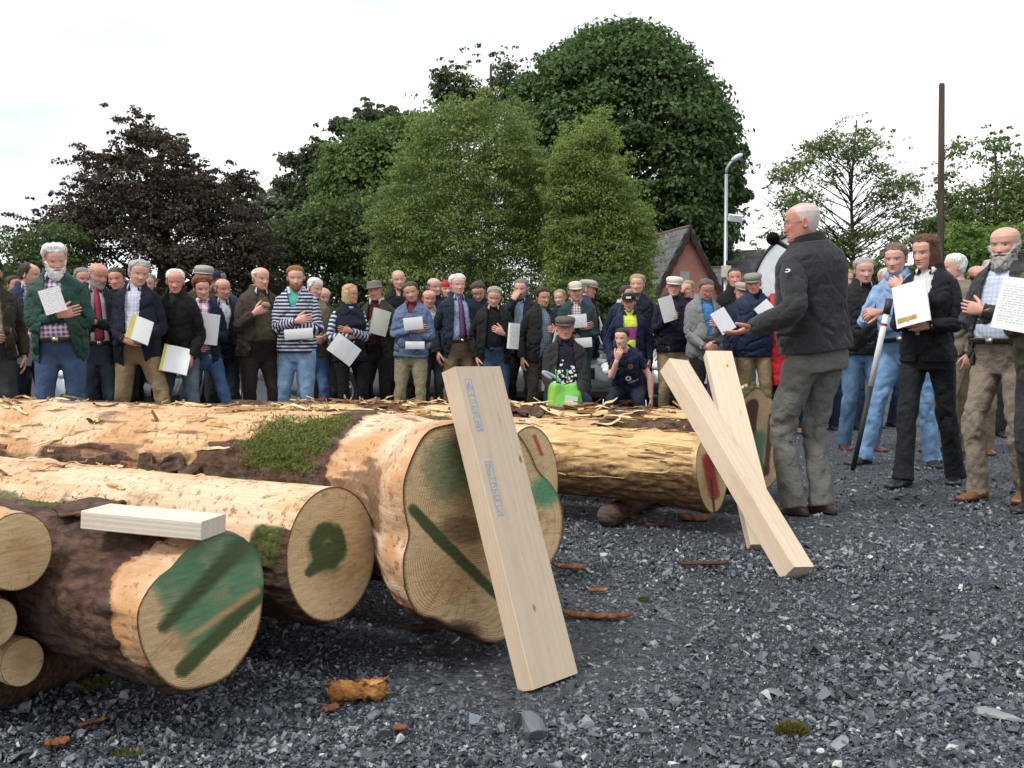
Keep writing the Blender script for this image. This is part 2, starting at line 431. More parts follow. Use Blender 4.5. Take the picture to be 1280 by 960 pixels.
def limb(mb, path, rad, n=18, fold=.006, seed=0, cap0=True, cap1=True, flat=1.0, joint=.5, mi=0):
    path = np.asarray(path, float); m = len(path); X, Yv, T = frames(path, (0, 1, 0))
    th = np.linspace(0, 2 * np.pi, n, endpoint=False); s = np.concatenate([[0], np.cumsum(np.linalg.norm(np.diff(path, axis=0), axis=1))])
    rad = np.interp(s / s[-1], np.linspace(0, 1, len(rad)), rad)
    P = np.stack([np.cos(th)[None] * .09 + 0 * s[:, None], np.sin(th)[None] * .09 + 0 * s[:, None], s[:, None] + 0 * th[None]], -1).reshape(-1, 3)
    f = fbm(P * np.array([14, 14, 10.]) + seed * 5.7, 3, seed) - .5
    rg = np.abs(fbm(P @ rotm(.7, 0, 0) * np.array([10, 10, 22.]) + seed, 2, seed + 3) - .5)
    sj = P[:, 2] / s[-1]; amp = fold * (.7 + 1.3 * np.exp(-((sj - joint) / .16) ** 2) + .8 * sstep(.8, 1, sj))
    cr = np.clip(1 - np.abs(fbm(P @ rotm(.5, .3, 0) * np.array([9, 9, 15.]) + seed * 2.3, 2, seed + 21) - .5) * 10, 0, 1) ** 1.5
    d = ((f * 1.8 - rg * 1.3 - cr * .9) * amp).reshape(m, n)
    r = rad[:, None] + d
    G = path[:, None] + r[..., None] * (np.cos(th)[None, :, None] * X[:, None] + flat * np.sin(th)[None, :, None] * Yv[:, None])
    uv = np.stack([r * np.cos(th)[None], s[:, None] + 0 * r, 0 * r], -1)
    mb.rings(G, cap0, cap1, mi, cuv=uv)
    return G
# ---- head
HZ = np.array([-.125, -.119, -.106, -.086, -.06, -.03, 0, .03, .06, .085, .103, .114, .119])
HF = np.array([-.052, -.068, -.083, -.087, -.0885, -.088, -.087, -.0915, -.088, -.073, -.048, -.022, -.004])
HB = np.array([.002, .012, .026, .045, .063, .080, .091, .097, .097, .089, .070, .044, .014])
HW = np.array([.018, .030, .043, .054, .0605, .0665, .071, .0755, .0765, .069, .052, .032, .010])
def head_grid(nt, nz, wide=1.0, nose=1.0):
    z = np.concatenate([np.linspace(-.125, .085, int(nz * .8), endpoint=False), np.linspace(.085, .119, nz - int(nz * .8))])
    f = np.interp(z, HZ, HF); b = np.interp(z, HZ, HB); w = np.interp(z, HZ, HW) * wide
    k = np.array([.25, .5, .25])
    for q in (f, b, w):
        for _ in range(2): q[1:-1] = np.convolve(q, k, 'valid')
    ph = np.linspace(0, 2 * np.pi, nt, endpoint=False); th = ph + .45 * np.sin(ph + 0) ; th = th - np.pi / 2   # th=-pi/2 is the front; columns crowd... 
    th = (ph - .45 * np.sin(ph)) - np.pi / 2
    c, s = np.cos(th), np.sin(th); yc = (f + b) / 2 * .35 + .0; 
    yc = np.minimum(yc, b - .01)
    x = w[:, None] * np.sign(c) * np.abs(c) ** .92
    y = np.where(s < 0, yc[:, None] + (yc - f)[:, None] * s, yc[:, None] + (b - yc)[:, None] * s)
    G = np.stack([x, y, z[:, None] + 0 * x], -1)
    X, Y, Z = G[..., 0], G[..., 1], G[..., 2]; fr = (s < 0)[None, :] * sstep(0, .6, -s)[None, :]
    g = lambda cx, sx, cz, sz: np.exp(-((X - cx) / sx) ** 2 - ((Z - cz) / sz) ** 2) * fr
    dy = 0
    nzz = np.clip((.018 - Z) / .058, 0, 1)                            # nose ridge grows to the tip at z=-.038
    prof = np.where((Z < .022) & (Z > -.052), nzz ** 1.15, 0) * sstep(-.054, -.040, Z)
    dy -= .027 * nose * prof * np.exp(-(X / (.0085 + .0075 * nzz)) ** 2) * fr
    dy += .0085 * (g(.031, .015, .002, .011) + g(-.031, .015, .002, .011))
    dy -= .006 * (g(.031, .010, .000, .007) + g(-.031, .010, .0, .007))    # eyeballs
    dy -= .003 * (g(.028, .02, .021, .007) + g(-.028, .02, .021, .007))
    dy -= .006 * (g(.042, .018, -.03, .016) + g(-.042, .018, -.03, .016))
    dy -= .006 * g(0, .020, -.060, .005) + .006 * g(0, .018, -.073, .006); dy += .006 * g(0, .022, -.0665, .0025); dy += .004 * g(0, .02, -.083, .006)
    dy -= .006 * g(0, .018, -.104, .012)
    G[..., 1] += dy
    return G
def head_color(G, skin, browc, ruddy=1.0, stub=0.0, stubc=(.2, .18, .17), lip=(.40, .15, .12)):
    X, Y, Z = G[..., 0], G[..., 1], G[..., 2]; C = np.ones(X.shape + (3,)) * np.asarray(skin)
    front = sstep(.0, -.05, Y)
    def put(m, c, a=1.0):
        m = (np.clip(m, 0, 1) * a)[..., None]; C[...] = C * (1 - m) + np.asarray(c) * m
    e = lambda cx, sx, cz, sz: np.exp(-((X - cx) / sx) ** 2 - ((Z - cz) / sz) ** 2) * front
    red = (skin[0] * .98, skin[1] * .62, skin[2] * .55)
    put(e(.042, .022, -.03, .022) + e(-.042, .022, -.03, .022), red, .55 * ruddy); put(e(0, .014, -.038, .014), red, .6 * ruddy); put(e(0, .05, .06, .02), red, .2 * ruddy)
    if stub: put(sstep(-.035, -.06, Z) * sstep(.03, -.0, Y), stubc, stub)
    put(e(0, .021, -.0665, .0055) * 1.3, lip, .8); put(e(0, .020, -.0665, .0016), (.12, .04, .035), .8)
    put(e(.033, .020, .0215, .0052) * 1.4 + e(-.033, .020, .0215, .0052) * 1.4, browc, .42)
    for sx in (1, -1):
        put(e(.031 * sx, .016, .001, .0075) * 1.3, (skin[0] * .6, skin[1] * .5, skin[2] * .5), .32)  # brow shadow round each eye, put into the skin colour
        ell = sstep(1.2, .8, np.sqrt(((X - .031 * sx) / .0125) ** 2 + ((Z - .0) / .0048) ** 2)) * front
        put(ell, (.52, .48, .46)); ir = sstep(1.25, .75, np.sqrt(((X - .031 * sx) / .0058) ** 2 + (Z / .0058) ** 2)) * front * (ell > .1)
        put(ir, (.03, .025, .022)); put(e(.031 * sx, .014, .0062, .0016), (.09, .05, .04), .55)
        put(e(.008 * sx, .0035, -.049, .0028), (.10, .035, .03), .8)
        put(e(.024 * sx, .004, -.055, .012), (skin[0] * .62, skin[1] * .5, skin[2] * .48), .45)
    for zz in (.05, .064): put(e(0, .042, zz, .0013), (skin[0] * .7, skin[1] * .58, skin[2] * .55), .35)
    return C
def hair_mask(G, style):
    X, Y, Z = G[..., 0], G[..., 1], G[..., 2]
    ln = np.interp(Y, [-.10, -.075, -.055, -.035, -.015, .0, .02, .05, .1], [.094, .082, .077, .058, .004, -.012, -.04, -.072, -.082])
    m = Z - ln
    wob = (fbm(np.stack([X * 55, Y * 55, Z * 40], -1).reshape(-1, 3), 3, 3).reshape(X.shape) - .5) * .03 - .25 * np.clip(.02 - np.abs(X + .018), 0, .02) * (Y < -.04)
    m = m + wob
    if style == 'receding':
        cut = np.interp(Y, [-.1, -.02, .03, .1], [-.05, -.03, .04, .08]) + .75 * np.abs(X) - .012; m = np.where(Z > .05, np.minimum(m, np.minimum(cut, .1)), m)
    if style in ('balding', 'fringe'):
        top = .070 if style == 'balding' else .045
        m = np.minimum(m, (top - Z + .5 * np.maximum(0, Y - .03)) + wob)
    return m
def hair_mesh(G, style, thick, puff=0.0, seed=0):
    m = hair_mask(G, style); a = .35 * sstep(-.004, .006, m) + .65 * sstep(.0, .045, m)
    ctr = np.array([0, .01, .01]); d = G - ctr; d /= np.linalg.norm(d, axis=-1)[..., None]
    P = G.reshape(-1, 3); nz = (fbm(P * np.array([70, 70, 40.]) + seed * 3, 3, seed) - .5).reshape(m.shape); lump = (fbm(P * 22 + seed, 2, seed + 9) - .5).reshape(m.shape)
    up = np.clip(G[..., 2] / .1, 0, 1)
    off = a * (thick * .55 * (1 + .6 * up) + puff * up + nz * (thick * .9 + .006) + lump * thick * 1.1) - .004 * (1 - a)
    H = G + d * off[..., None]
    mb = MB(); mb.rings(H, False, True, 0, keep=(m > -.006)); return mb
def beard_mesh(G, length, tash=True, seed=0):
    X, Y, Z = G[..., 0], G[..., 1], G[..., 2]
    lim = np.interp(np.abs(X), [0, .02, .035, .05, .068, .08], [-.050, -.052, -.058, -.045, -.0, .01])
    m = np.minimum(lim - Z, .02 - Y + 0.0)
    mouth = np.sqrt((X / .022) ** 2 + ((Z + .0675) / .0065) ** 2) - 1
    m = np.minimum(m, mouth * .012)
    if not tash: m = np.minimum(m, -.074 - Z + .3 * np.maximum(0, np.abs(X) - .03))
    a = sstep(-.003, .010, m); ctr = np.array([0, .0, -.03]); d = G - ctr; d /= np.linalg.norm(d, axis=-1)[..., None]
    P = G.reshape(-1, 3); nz = (fbm(P * 75 + seed, 3, seed) - .5).reshape(m.shape); low = sstep(-.06, -.12, Z)
    H = G + d * (a * (length * (.45 + .7 * low) + nz * length * .9) - .004 * (1 - a))[..., None]; H[..., 2] -= a * low * length * .8
    mb = MB(); mb.rings(H, True, False, 0, keep=(m > -.005)); return mb
def hand(mb, W, d, n, side, curl=.5, spread=.12, fine=False, thumb=.35, col=(.5, .26, .19), scale=1.0):
    """side +1 left hand, -1 right hand; d finger direction, n palm facing"""
    d = unit(d); n = unit(np.asarray(n, float) - d * np.dot(n, d)); s = np.cross(d, n); ts = -s * side
    q = scale; nn = 8 if fine else 6; W = np.asarray(W, float)
    def put(P, r, **k):
        b = mb.n; mb.tube(P, r, nn, ref=n, round_caps=True, **k)
        mb.A.setdefault('col', [])
    start = mb.n
    secs = [(-.045, .026, .021), (0, .027, .020), (.03, .037, .019), (.065, .043, .016), (.092, .041, .012), (.1, .034, .007)]
    th = np.linspace(0, 2 * np.pi, 14, endpoint=False)
    Rg = np.array([W + d * z * q + q * (np.cos(th)[:, None] * a * ts + np.sin(th)[:, None] * b * n) for z, a, b in secs])
    cc = lambda k: np.tile(np.asarray(col) * (1, .92, .92), (k, 1))
    tmp = MB(); tmp.rings(Rg, True, True)
    for off, L, r, cu in ((.031, .074, .0088, 1.0), (.010, .083, .0090, 1.0), (-.0115, .077, .0086, 1.05), (-.031, .060, .0076, 1.1)):
        p = W + q * (d * .085 + ts * off); a0 = curl * cu; dirv = unit(d + ts * off * spread * 10); pts = [p]
        for i, fr in enumerate((.46, .30, .24)):
            an = a0 * (.75, 1.75, 2.3)[i] * .8
            v = dirv * math.cos(an) + n * math.sin(an); pts.append(pts[-1] + v * L * fr * q)
        tmp.tube(pts, [r * q, r * .97 * q, r * .9 * q, r * .72 * q], nn, ref=n, round_caps=True)
    p = W + q * (d * .022 + ts * .026 + n * .004); v = unit(d * .75 + ts * .75 * (1 - thumb * .4) + n * thumb); p2 = p + v * .045 * q; v2 = unit(v * .8 + d * .4 + n * thumb * .6 - ts * .1)
    tmp.tube([p - v * .01 * q, p2, p2 + v2 * .033 * q, p2 + v2 * .058 * q], [.0135 * q, .0118 * q, .0105 * q, .008 * q], nn, ref=n, round_caps=True)
    V = np.concatenate(tmp.V); kn = .88 + .24 * vnoise(V * 90, 4)
    mb.add(V, np.concatenate(tmp.Q), np.concatenate(tmp.T), 0, col=np.concatenate([np.clip(np.asarray(col) * kn[:, None], 0, 1), np.ones((len(V), 1))], 1))
POSES = {   # wrist target (torso frame), elbow pole, finger dir, palm normal, curl   - for the left arm; mirrored for the right
    'down': ((.245, -.03, -.03), (.3, 1, -.1), (0, -.12, -1), (-1, 0, 0), .45),
    'crossover': ((-.045, -.205, .285), (.22, -.25, -1), (-1, .1, .25), (0, 1, 0), .25),
    'crossunder': ((-.01, -.165, .235), (.25, -.2, -1), (-1, .35, .2), (0, 1, .2), .3),
    'chest': ((.10, -.235, .27), (.3, .2, -1), (-.75, -.35, .45), (-.3, 1, 0), .75),
    'belly': ((.075, -.225, .14), (.4, .35, -.7), (-.85, -.4, -.1), (-.2, 1, 0), .7),
    'pocket': ((.205, -.06, -.02), (.5, .8, 0), (-.2, -.3, -1), (-1, 0, 0), .3),
    'chin': ((.055, -.175, .50), (.5, -.3, -.9), (-.35, .2, .9), (-.3, 1, -.1), .85),
    'side': ((.255, -.10, .02), (.4, 1, -.1), (0, -.55, -.8), (-1, .1, 0), .9),
    'back': ((.07, .17, .06), (1, .4, 0), (-.9, 0, -.3), (0, -1, 0), .5),
}
SKIN_TONES = {'pink': (.66, .39, .31), 'fair': (.70, .45, .35), 'ruddy': (.62, .31, .235), 'tan': (.54, .31, .21)}
def person(px, top, Y, label, rz=0, hgt=None, fat=.3, fem=0, lean=0, roll=0, twist=0, yaw=0, pitch=0, hroll=0, hair='short', hairc=(.4, .38, .36), thick=.012, puff=.006,
           beard=None, stub=0, brow=None, tone='pink', glasses=None, hat=None, arms=('down', 'down'), feet=None, seat=None,
           coat=None, hem=-.05, opening=None, inner=None, inner_hem=.02, sleeve=1.0, sleeve_mat=None, collar=None, tie=None, legs=None, shoe=(.03, .022, .018), belt=None, extra=None,
           fine=False, coat_collar=None, x=None, infl=.026, hipx=0.0, group=None, lip=(.40, .15, .12), ruddy=1.0, vest=False, trouser_fold=.010, legw=1.0, jfold=.013, cuffs=True, seed=None, headscale=1.0):
    px0 = at(px, HOR, Y)[0] if x is None else x
    ztop = at(px, top, Y)[2]
    h = hgt if hgt else ztop - (.02 if hat else .008)
    k = h / 1.735; sd = seed if seed is not None else int(abs(px * 7 + Y * 31)) % 997
    if not fine and not seat: roll += ((sd % 7) - 3) * .8; twist += ((sd % 11) - 5) * 1.3; hroll += ((sd % 9) - 4) * 1.6; lean += (sd % 5) * .8; rz += ((sd % 13) - 6) * 2.6; pitch += (sd % 4) * 1.5
    root = empty('person', (px0, Y, 0), R(rz), label, 'person', group or 'people watching the timber demonstration')
    hip = np.array([hipx, 0, .915])
    if seat: hip = np.array([hipx, .06, seat])
    Rt = rotm(0, 0, R(twist)) @ rotm(0, R(roll), 0) @ rotm(R(lean), 0, 0)
    TW = lambda p: hip + np.asarray(p, float) @ Rt.T
    Rh = rotm(0, 0, R(yaw)) @ rotm(R(pitch), 0, 0) @ rotm(0, R(hroll), 0)
    neck = TW((0, .012, .60)); hc = neck + Rh @ np.array([0, -.030, .104])
    HWd = lambda p: hc + (np.asarray(p, float) * np.array([1.055, 1.02, .965]) * headscale * (.935 if not fine else .955)) @ Rh.T
    sk = SKIN_TONES[tone]; K = np.eye(3) * k
    fin = lambda mb: mb.xf(K, (0, 0, 0))
    body = MB(); ones = lambda n: np.concatenate([np.tile(np.asarray(sk) * (1, .95, .95), (n, 1)), np.ones((n, 1))], 1)
    # skin: torso, arms and legs under the clothes
    G, _ = torso_grid(-.10, .66, -.018, fat * .5, fem, 24, 32, sd, 0.0)
    nk = G[:, :, 2] > .57; G[nk] = G[nk] * np.array([1.16, 1.16, 1])
    Gw = TW(G.reshape(-1, 3)); up = sstep(.60, .66, G[..., 2].reshape(-1))[:, None]
    Gw = Gw * (1 - up) + (hc + (G.reshape(-1, 3) - np.array([0, -.018, .704])) @ Rh.T) * up
    body.rings(Gw.reshape(G.shape), True, True, col=ones(G[..., 0].size).reshape(G.shape[:2] + (4,)))
    # arms
    armj = {}
    for side, spec in ((1, arms[0]), (-1, arms[1])):
        if isinstance(spec, str): spec = POSES[spec]
        elif isinstance(spec, tuple) and isinstance(spec[0], str):
            b = list(POSES[spec[0]]); 
            for i_, v_ in spec[1].items(): b[i_] = v_
            spec = tuple(b)
        T, pole, fd, pn, cu = spec; mz = np.array([side, 1, 1.])
        S = TW(np.array([.178 - .018 * fem, .012, .490]) * mz); Tw = TW(np.asarray(T, float) * mz); pw = (np.asarray(pole, float) * mz) @ Rt.T
        E, Wp = ik(S, Tw, .295, .262, pw); armj[side] = (S, E, Wp, (np.asarray(fd, float) * mz) @ Rt.T, (np.asarray(pn, float) * mz) @ Rt.T, cu)
        p = bentpath(S + (TW((0, .012, .47)) - S) * .25, E, Wp, 15, .2); a = MB(); limb(a, p, [.026, .030, .030, .030, .028, .025] if sleeve >= .7 else [.040, .040, .038, .038, .033, .026], 12, 0, sd)
        V = np.concatenate(a.V); body.add(V, np.concatenate(a.Q), np.concatenate(a.T), 0, col=ones(len(V)))
        hand(body, Wp, armj[side][3], armj[side][4], side, cu, fine=fine, col=np.asarray(sk) * (1, .9, .88), scale=.92 if fem else 1.0)
    # legs
    ft = feet or ((.11, -.02 + .05 * ((sd % 5) - 2) / 2, 0), (-.11, .02 - .05 * ((sd % 3) - 1), 0)); legj = []
    for side, f in ((1, ft[0]), (-1, ft[1])):
        Hj = hip + Rt @ np.array([.088 * side, 0, -.02]) if not seat else hip + np.array([.09 * side, 0, -.0])
        A = np.array([f[0], f[1], f[2] + .085]); pole = (.15 * side + (f[4] if len(f) > 4 else 0), -1, .1)
        Kn, A = ik(Hj, A, .432, .412, pole); legj.append((side, Hj, Kn, A, f))
        p = bentpath(Hj, Kn, A, 13); a = MB(); limb(a, p, [.066, .06, .046, .044, .038, .034], 10, 0, sd)
        V = np.concatenate(a.V); body.add(V, np.concatenate(a.Q), np.concatenate(a.T), 0, col=ones(len(V)))
    # head
    nt, nz = (112, 100) if fine else (60, 52)
    HG = head_grid(nt, nz, 1.0 + .05 * math.sin(sd) + .04 * fat - .03 * fem, .68 + .30 * ((sd % 7) / 6) - .15 * fem)
    brw = brow or vm(hairc, .7)
    HC = head_color(HG, sk, brw, ruddy, stub, vm(hairc, .5) if hairc else (.2, .18, .16), lip)
    if hair == 'crop':                                               # very short hair: the scalp shows its colour
        mk = (sstep(-.006, .035, hair_mask(HG, 'short')) * (.8 - .5 * sstep(.075, .108, HG[..., 2])))[..., None]; HC = HC * (1 - mk) + np.asarray(hairc) * mk
    if hair in ('short', 'balding', 'fringe', 'receding'):
        mk = sstep(-.014, .012, hair_mask(HG, hair))[..., None] * .75; HC = HC * (1 - mk) + np.asarray(hairc) * mk
    V = HWd(HG.reshape(-1, 3)).reshape(HG.shape)
    body.rings(V, True, True, col=np.concatenate([HC, np.ones(HC.shape[:2] + (1,))], -1))
    for side in (1, -1):                                             # ears
        th = np.linspace(0, 2 * np.pi, 14, endpoint=False); w0 = np.interp(0, HZ, HW) * (1.0 + .04 * fat)
        rr = []
        for (o_, sc, ins) in ((.0, .75, 0), (.008, .95, 0), (.014, 1.0, 0), (.017, .9, 0), (.013, .6, 0)):
            e = np.stack([np.full(14, side * (w0 - .006 + o_)) + side * .006 * np.cos(th) * -1 * (o_ > .005), .012 + .016 * sc * np.cos(th) + .004 * o_ * 100 * .3, -.012 + .031 * sc * np.sin(th) * (1 + .15 * np.sin(th))], -1); rr.append(e)
        rr = np.array(rr); c2 = np.concatenate([np.tile(np.asarray(sk) * (1.0, .78, .72), (rr[..., 0].size, 1)), np.ones((rr[..., 0].size, 1))], 1).reshape(rr.shape[:2] + (4,))
        body.rings(HWd(rr.reshape(-1, 3)).reshape(rr.shape), False, True, col=c2)
    fin(body).build('body', SKIN, root)
    # hair
    if hair in ('short', 'balding', 'fringe', 'receding'):
        hm = hair_mesh(HG, hair, thick, puff, sd); hm.V = [HWd(v) for v in hm.V]; fin(hm).build('hair', hairm(tuple(hairc)), root)
    if hair == 'bob':
        hm = hair_mesh(HG, 'short', .016, .008, sd); hm.V = [HWd(v) for v in hm.V]
        ph = np.linspace(R(-62), R(242), 40); zz = np.linspace(.07, -.125, 22); rr = []
        for z in zz:
            w = np.interp(z, [-.13, -.09, -.03, .03, .07], [.078, .094, .096, .092, .080]); b = np.interp(z, [-.13, -.08, -.03, .03, .07], [.075, .098, .108, .112, .105]); fr = np.interp(z, [-.13, .0, .07], [.052, .06, .075])
            y = np.where(np.sin(ph) > 0, b * np.sin(ph), fr * np.sin(ph)) ; row = np.stack([w * np.cos(ph), y + .004, z + 0 * ph], -1); rr.append(row)
        rr = np.array(rr); P = rr.reshape(-1, 3); dn = (fbm(P * np.array([60, 60, 9.]) + sd, 3, sd) - .5) * .022; nr = P * np.array([1, 1, 0]); nr /= np.linalg.norm(nr, axis=1)[:, None] + 1e-6
        P = P + nr * dn[:, None]; P2 = P - nr * .012
        a = HWd(P).reshape(rr.shape); b2 = HWd(P2).reshape(rr.shape)
        loop = np.concatenate([a, b2[:, ::-1]], 1); hm.rings(loop, True, True); fin(hm).build('hair', hairm(tuple(hairc)), root)
    if beard:
        bm_ = beard_mesh(HG, beard[0], beard[2] if len(beard) > 2 else True, sd); bm_.V = [HWd(v) for v in bm_.V]; fin(bm_).build('beard', hairm(tuple(beard[1])), root)
    # hats
    if hat:
        kind, hc_ = hat[0], hat[1]; hm = MB(); th = np.linspace(0, 2 * np.pi, 40, endpoint=False); c, s = np.cos(th), np.sin(th)
        mat = hat[2] if len(hat) > 2 else tweed(tuple(hc_))
        def ring(w, fy, by, z, tilt=0): 
            y = np.where(s < 0, fy * -s * -1 * -1, by * s); y = np.where(s < 0, fy * s, by * s)
            return np.stack([w * c, y + .004, z + tilt * (-(y)) + 0 * c], -1)
        if kind == 'flat':
            rr = [ring(.084, .098, .106, .050, -.18), ring(.092, .110, .112, .062, -.18), ring(.100, .124, .116, .084, -.16), ring(.098, .124, .108, .106, -.12), ring(.080, .104, .082, .124, -.08), ring(.045, .06, .045, .133, 0)]
            hm.rings(np.array(rr), False, True)
            a = np.linspace(R(200), R(340), 18); o1 = np.stack([.088 * np.cos(a), .100 * np.sin(a) + .004, .045 + 0 * a], -1); o2 = np.stack([.098 * np.cos(a), (.100 + .045 * np.sin((a - R(200)) / R(140) * np.pi)) * np.sin(a), .038 - .010 * np.sin((a - R(200)) / R(140) * np.pi) + 0 * a], -1)
            hm.rings(np.concatenate([np.array([o1, o2]), np.array([o2, o1]) + np.array([0, 0, .007])])[[0, 1, 2, 3]], False, False, close=False)
        elif kind == 'ball':
            rr = [ring(.083, .100, .106, .045, -.08), ring(.086, .104, .108, .075, -.06), ring(.080, .094, .098, .105, -.03), ring(.058, .066, .070, .128), ring(.028, .03, .03, .138)]
            hm.rings(np.array(rr), False, True)
            a = np.linspace(R(205), R(335), 18); q = np.sin((a - R(205)) / R(130) * np.pi); o1 = np.stack([.083 * np.cos(a), .098 * np.sin(a), .048 + 0 * a], -1); o2 = np.stack([.086 * np.cos(a), (.10 + .075 * q) * np.sin(a), .040 - .006 * q], -1)
            hm.rings(np.array([o1, o2, o2 + np.array([0, 0, .005]), o1 + np.array([0, 0, .005])]), False, False, close=False)
        elif kind == 'brim':
            rr = [ring(.088, .104, .110, .050), ring(.118, .140, .142, .040), ring(.122, .145, .146, .043), ring(.090, .106, .112, .058), ring(.086, .102, .106, .09), ring(.080, .092, .094, .125), ring(.06, .07, .07, .135), ring(.03, .03, .03, .128)]
            hm.rings(np.array(rr), False, True)
        elif kind == 'beanie':
            rr = [ring(.082, .098, .104, .035), ring(.085, .101, .107, .05), ring(.083, .098, .104, .08), ring(.070, .082, .086, .108), ring(.04, .045, .045, .125)]
            hm.rings(np.array(rr), False, True)
        hm.V = [HWd(v) for v in hm.V]; fin(hm).build('cap' if kind != 'brim' else 'brimmed_hat', mat, root)
    if glasses:
        gm = MB(); gc = glasses if isinstance(glasses, tuple) else (.05, .05, .05); dark = gc == (0, 0, 0)
        lens = MB()
        for sx in (1, -1):
            a = np.linspace(0, 2 * np.pi, 15)[:-1]; cpt = np.array([.0325 * sx, -.098, -.002]); p = cpt + np.stack([.024 * np.cos(a), .004 * np.cos(a) * sx + 0 * a, .018 * np.sin(a)], -1)
            gm.tube(np.concatenate([p, p[:1]]), .0018, 5, caps=False); gm.tube([(.0565 * sx, -.095, .004), (.074 * sx, -.05, .006), (.077 * sx, .01, .004)], .0018, 5)
            if dark: lens.ell(cpt, (.023, .003, .017), n=12, m=6)
        gm.tube([(-.009, -.099, .002), (0, -.101, .005), (.009, -.099, .002)], .0018, 5)
        gm.V = [HWd(v) for v in gm.V]; g_ = fin(gm).build('glasses', plain(gc if not dark else (.02, .02, .02), .3), root)
        if dark: lens.V = [HWd(v) for v in lens.V]; fin(lens).build('dark_lens', plain((.01, .008, .008), .1, .6), g_)
    # trousers
    if legs is not None:
        tm = MB(); zz = np.linspace(-.115, .115, 10); G, uv = torso_grid(-.115, .115, .009, fat, fem, 10, 40, sd + 1, trouser_fold * .4)
        Rp = Rt if not seat else rotm(0, 0, R(twist)) @ rotm(R(lean * .4), 0, 0)
        if seat: G = G[2:]; uv = uv[2:]
        tm.rings((hip + G.reshape(-1, 3) @ Rp.T).reshape(G.shape), True, True, cuv=uv)
        for side, Hj, Kn, A, f in legj:
            fold_dir = unit(A - Kn); hem_ = A + np.array([0, 0, -.045]) if not seat else A + fold_dir * .02
            p = bentpath(Hj + np.array([0, 0, .03]), Kn, hem_, 34, .22)
            slim = (.92 if fem else 1.0) * legw
            limb(tm, p, [.098 * slim, .099 * slim, .091 * slim, .080 * slim, .073 * legw, .070 * legw, .068 * legw, .067 * legw, .067 * legw, .070 * legw if not fem else .078], 24, trouser_fold, sd + side, joint=.52)
        to_ = fin(tm).build('trousers', legs, root); rm_ = to_.modifiers.new('merge', 'REMESH'); rm_.mode = 'VOXEL'; rm_.voxel_size = .009 if fine else .014; rm_.use_smooth_shade = True; sm_ = to_.modifiers.new('smooth', 'SMOOTH'); sm_.iterations = 6; sm_.factor = .5
    # shoes
    for side, Hj, Kn, A, f in legj:
        sm = MB(); ya = f[3] if len(f) > 3 else 12 * side; M = rotm(0, 0, R(ya)); tip = (f[5] if len(f) > 5 else 0)
        L = [(-.075, .020, .030, .0), (-.065, .033, .055, 0), (-.03, .036, .075, 0), (.02, .036, .072, 0), (.07, .042, .052, 0), (.12, .047, .040, 0), (.165, .043, .034, 0), (.19, .026, .024, 0)]
        th = np.linspace(0, 2 * np.pi, 16, endpoint=False); rr = []
        for y, w, hh, _ in L:
            e = np.stack([w * np.sign(np.cos(th)) * np.abs(np.cos(th)) ** .7, np.full(16, -y), np.maximum(0.0, hh / 2 + hh / 2 * np.sign(np.sin(th)) * np.abs(np.sin(th)) ** .6)], -1); rr.append(e)
        sm.rings(np.array(rr)); base = np.array([A[0], A[1], max(0, A[2] - .085)])
        if tip: sm.xf(rotm(R(-tip), 0, 0), (0, 0, .0))
        sm.xf(M, base); so = MB()
        rs = np.array(rr); rs[..., 0] *= 1.08; rs[..., 1] *= 1.03; rs[..., 2] = np.minimum(rs[..., 2], .022); so.rings(rs)
        if tip: so.xf(rotm(R(-tip), 0, 0), (0, 0, .0))
        so.xf(M, base)
        s_ = fin(sm).build('shoe', leather(tuple(shoe)), root); fin(so).build('sole', leather(vm(tuple(shoe), .35), .8), s_)
    # inner garment (shirt, pullover)
    def top_garment(name, mat, z0, z1, inf, fold, flare=0.0, cut=None, vneck=None):
        nt = 120 if fine else 92; nz_ = 76 if fine else 58
        G, uv = torso_grid(z0, z1, inf, fat, fem, nz_, nt, sd + 11, fold, flare)
        keep = None
        if cut is not None:
            X, Yv, Z = G[..., 0], G[..., 1], G[..., 2]; w = cut(Z); front = Yv < torso_prof(Z, fat, fem)[2]
            # slide the columns next to the gap so the edge is straight, then raise a lapel beside it
            keep = ~(front & (np.abs(X) < w))
            for i in range(nz_):
                for sg in (1, -1):
                    c_ = np.where(front[i] & (np.abs(X[i]) < w[i, 0]) & (X[i] * sg > 0))[0]
                    if len(c_):
                        j_ = c_[np.argmax(np.abs(X[i, c_]))]; G[i, j_, 0] = sg * max(w[i, 0], .001); keep[i, j_] = True
            X = G[..., 0]
            edge = front & (np.abs(X) >= w) & (np.abs(X) < w + .05); l_ = np.where(edge, sstep(.05, .0, np.abs(X) - w), 0)
            G[..., 1] -= .010 * l_ * sstep(.22, .34, Z)
        top = G[..., 2] > .6
        Gw = TW(G.reshape(-1, 3)).reshape(G.shape)
        mb = MB(); mb.rings(Gw, False, False, 0, keep=keep, cuv=uv); o = fin(mb).build(name, mat, root)
        m = o.modifiers.new('thickness', 'SOLIDIFY'); m.thickness = .008 if cut is not None else .004; m.offset = -1
        return o
    if inner is not None:
        top_garment('pullover' if vest == 'pullover' else 'shirt', inner, inner_hem, .605, .004, .005, 0)
    sl_mat = sleeve_mat or coat
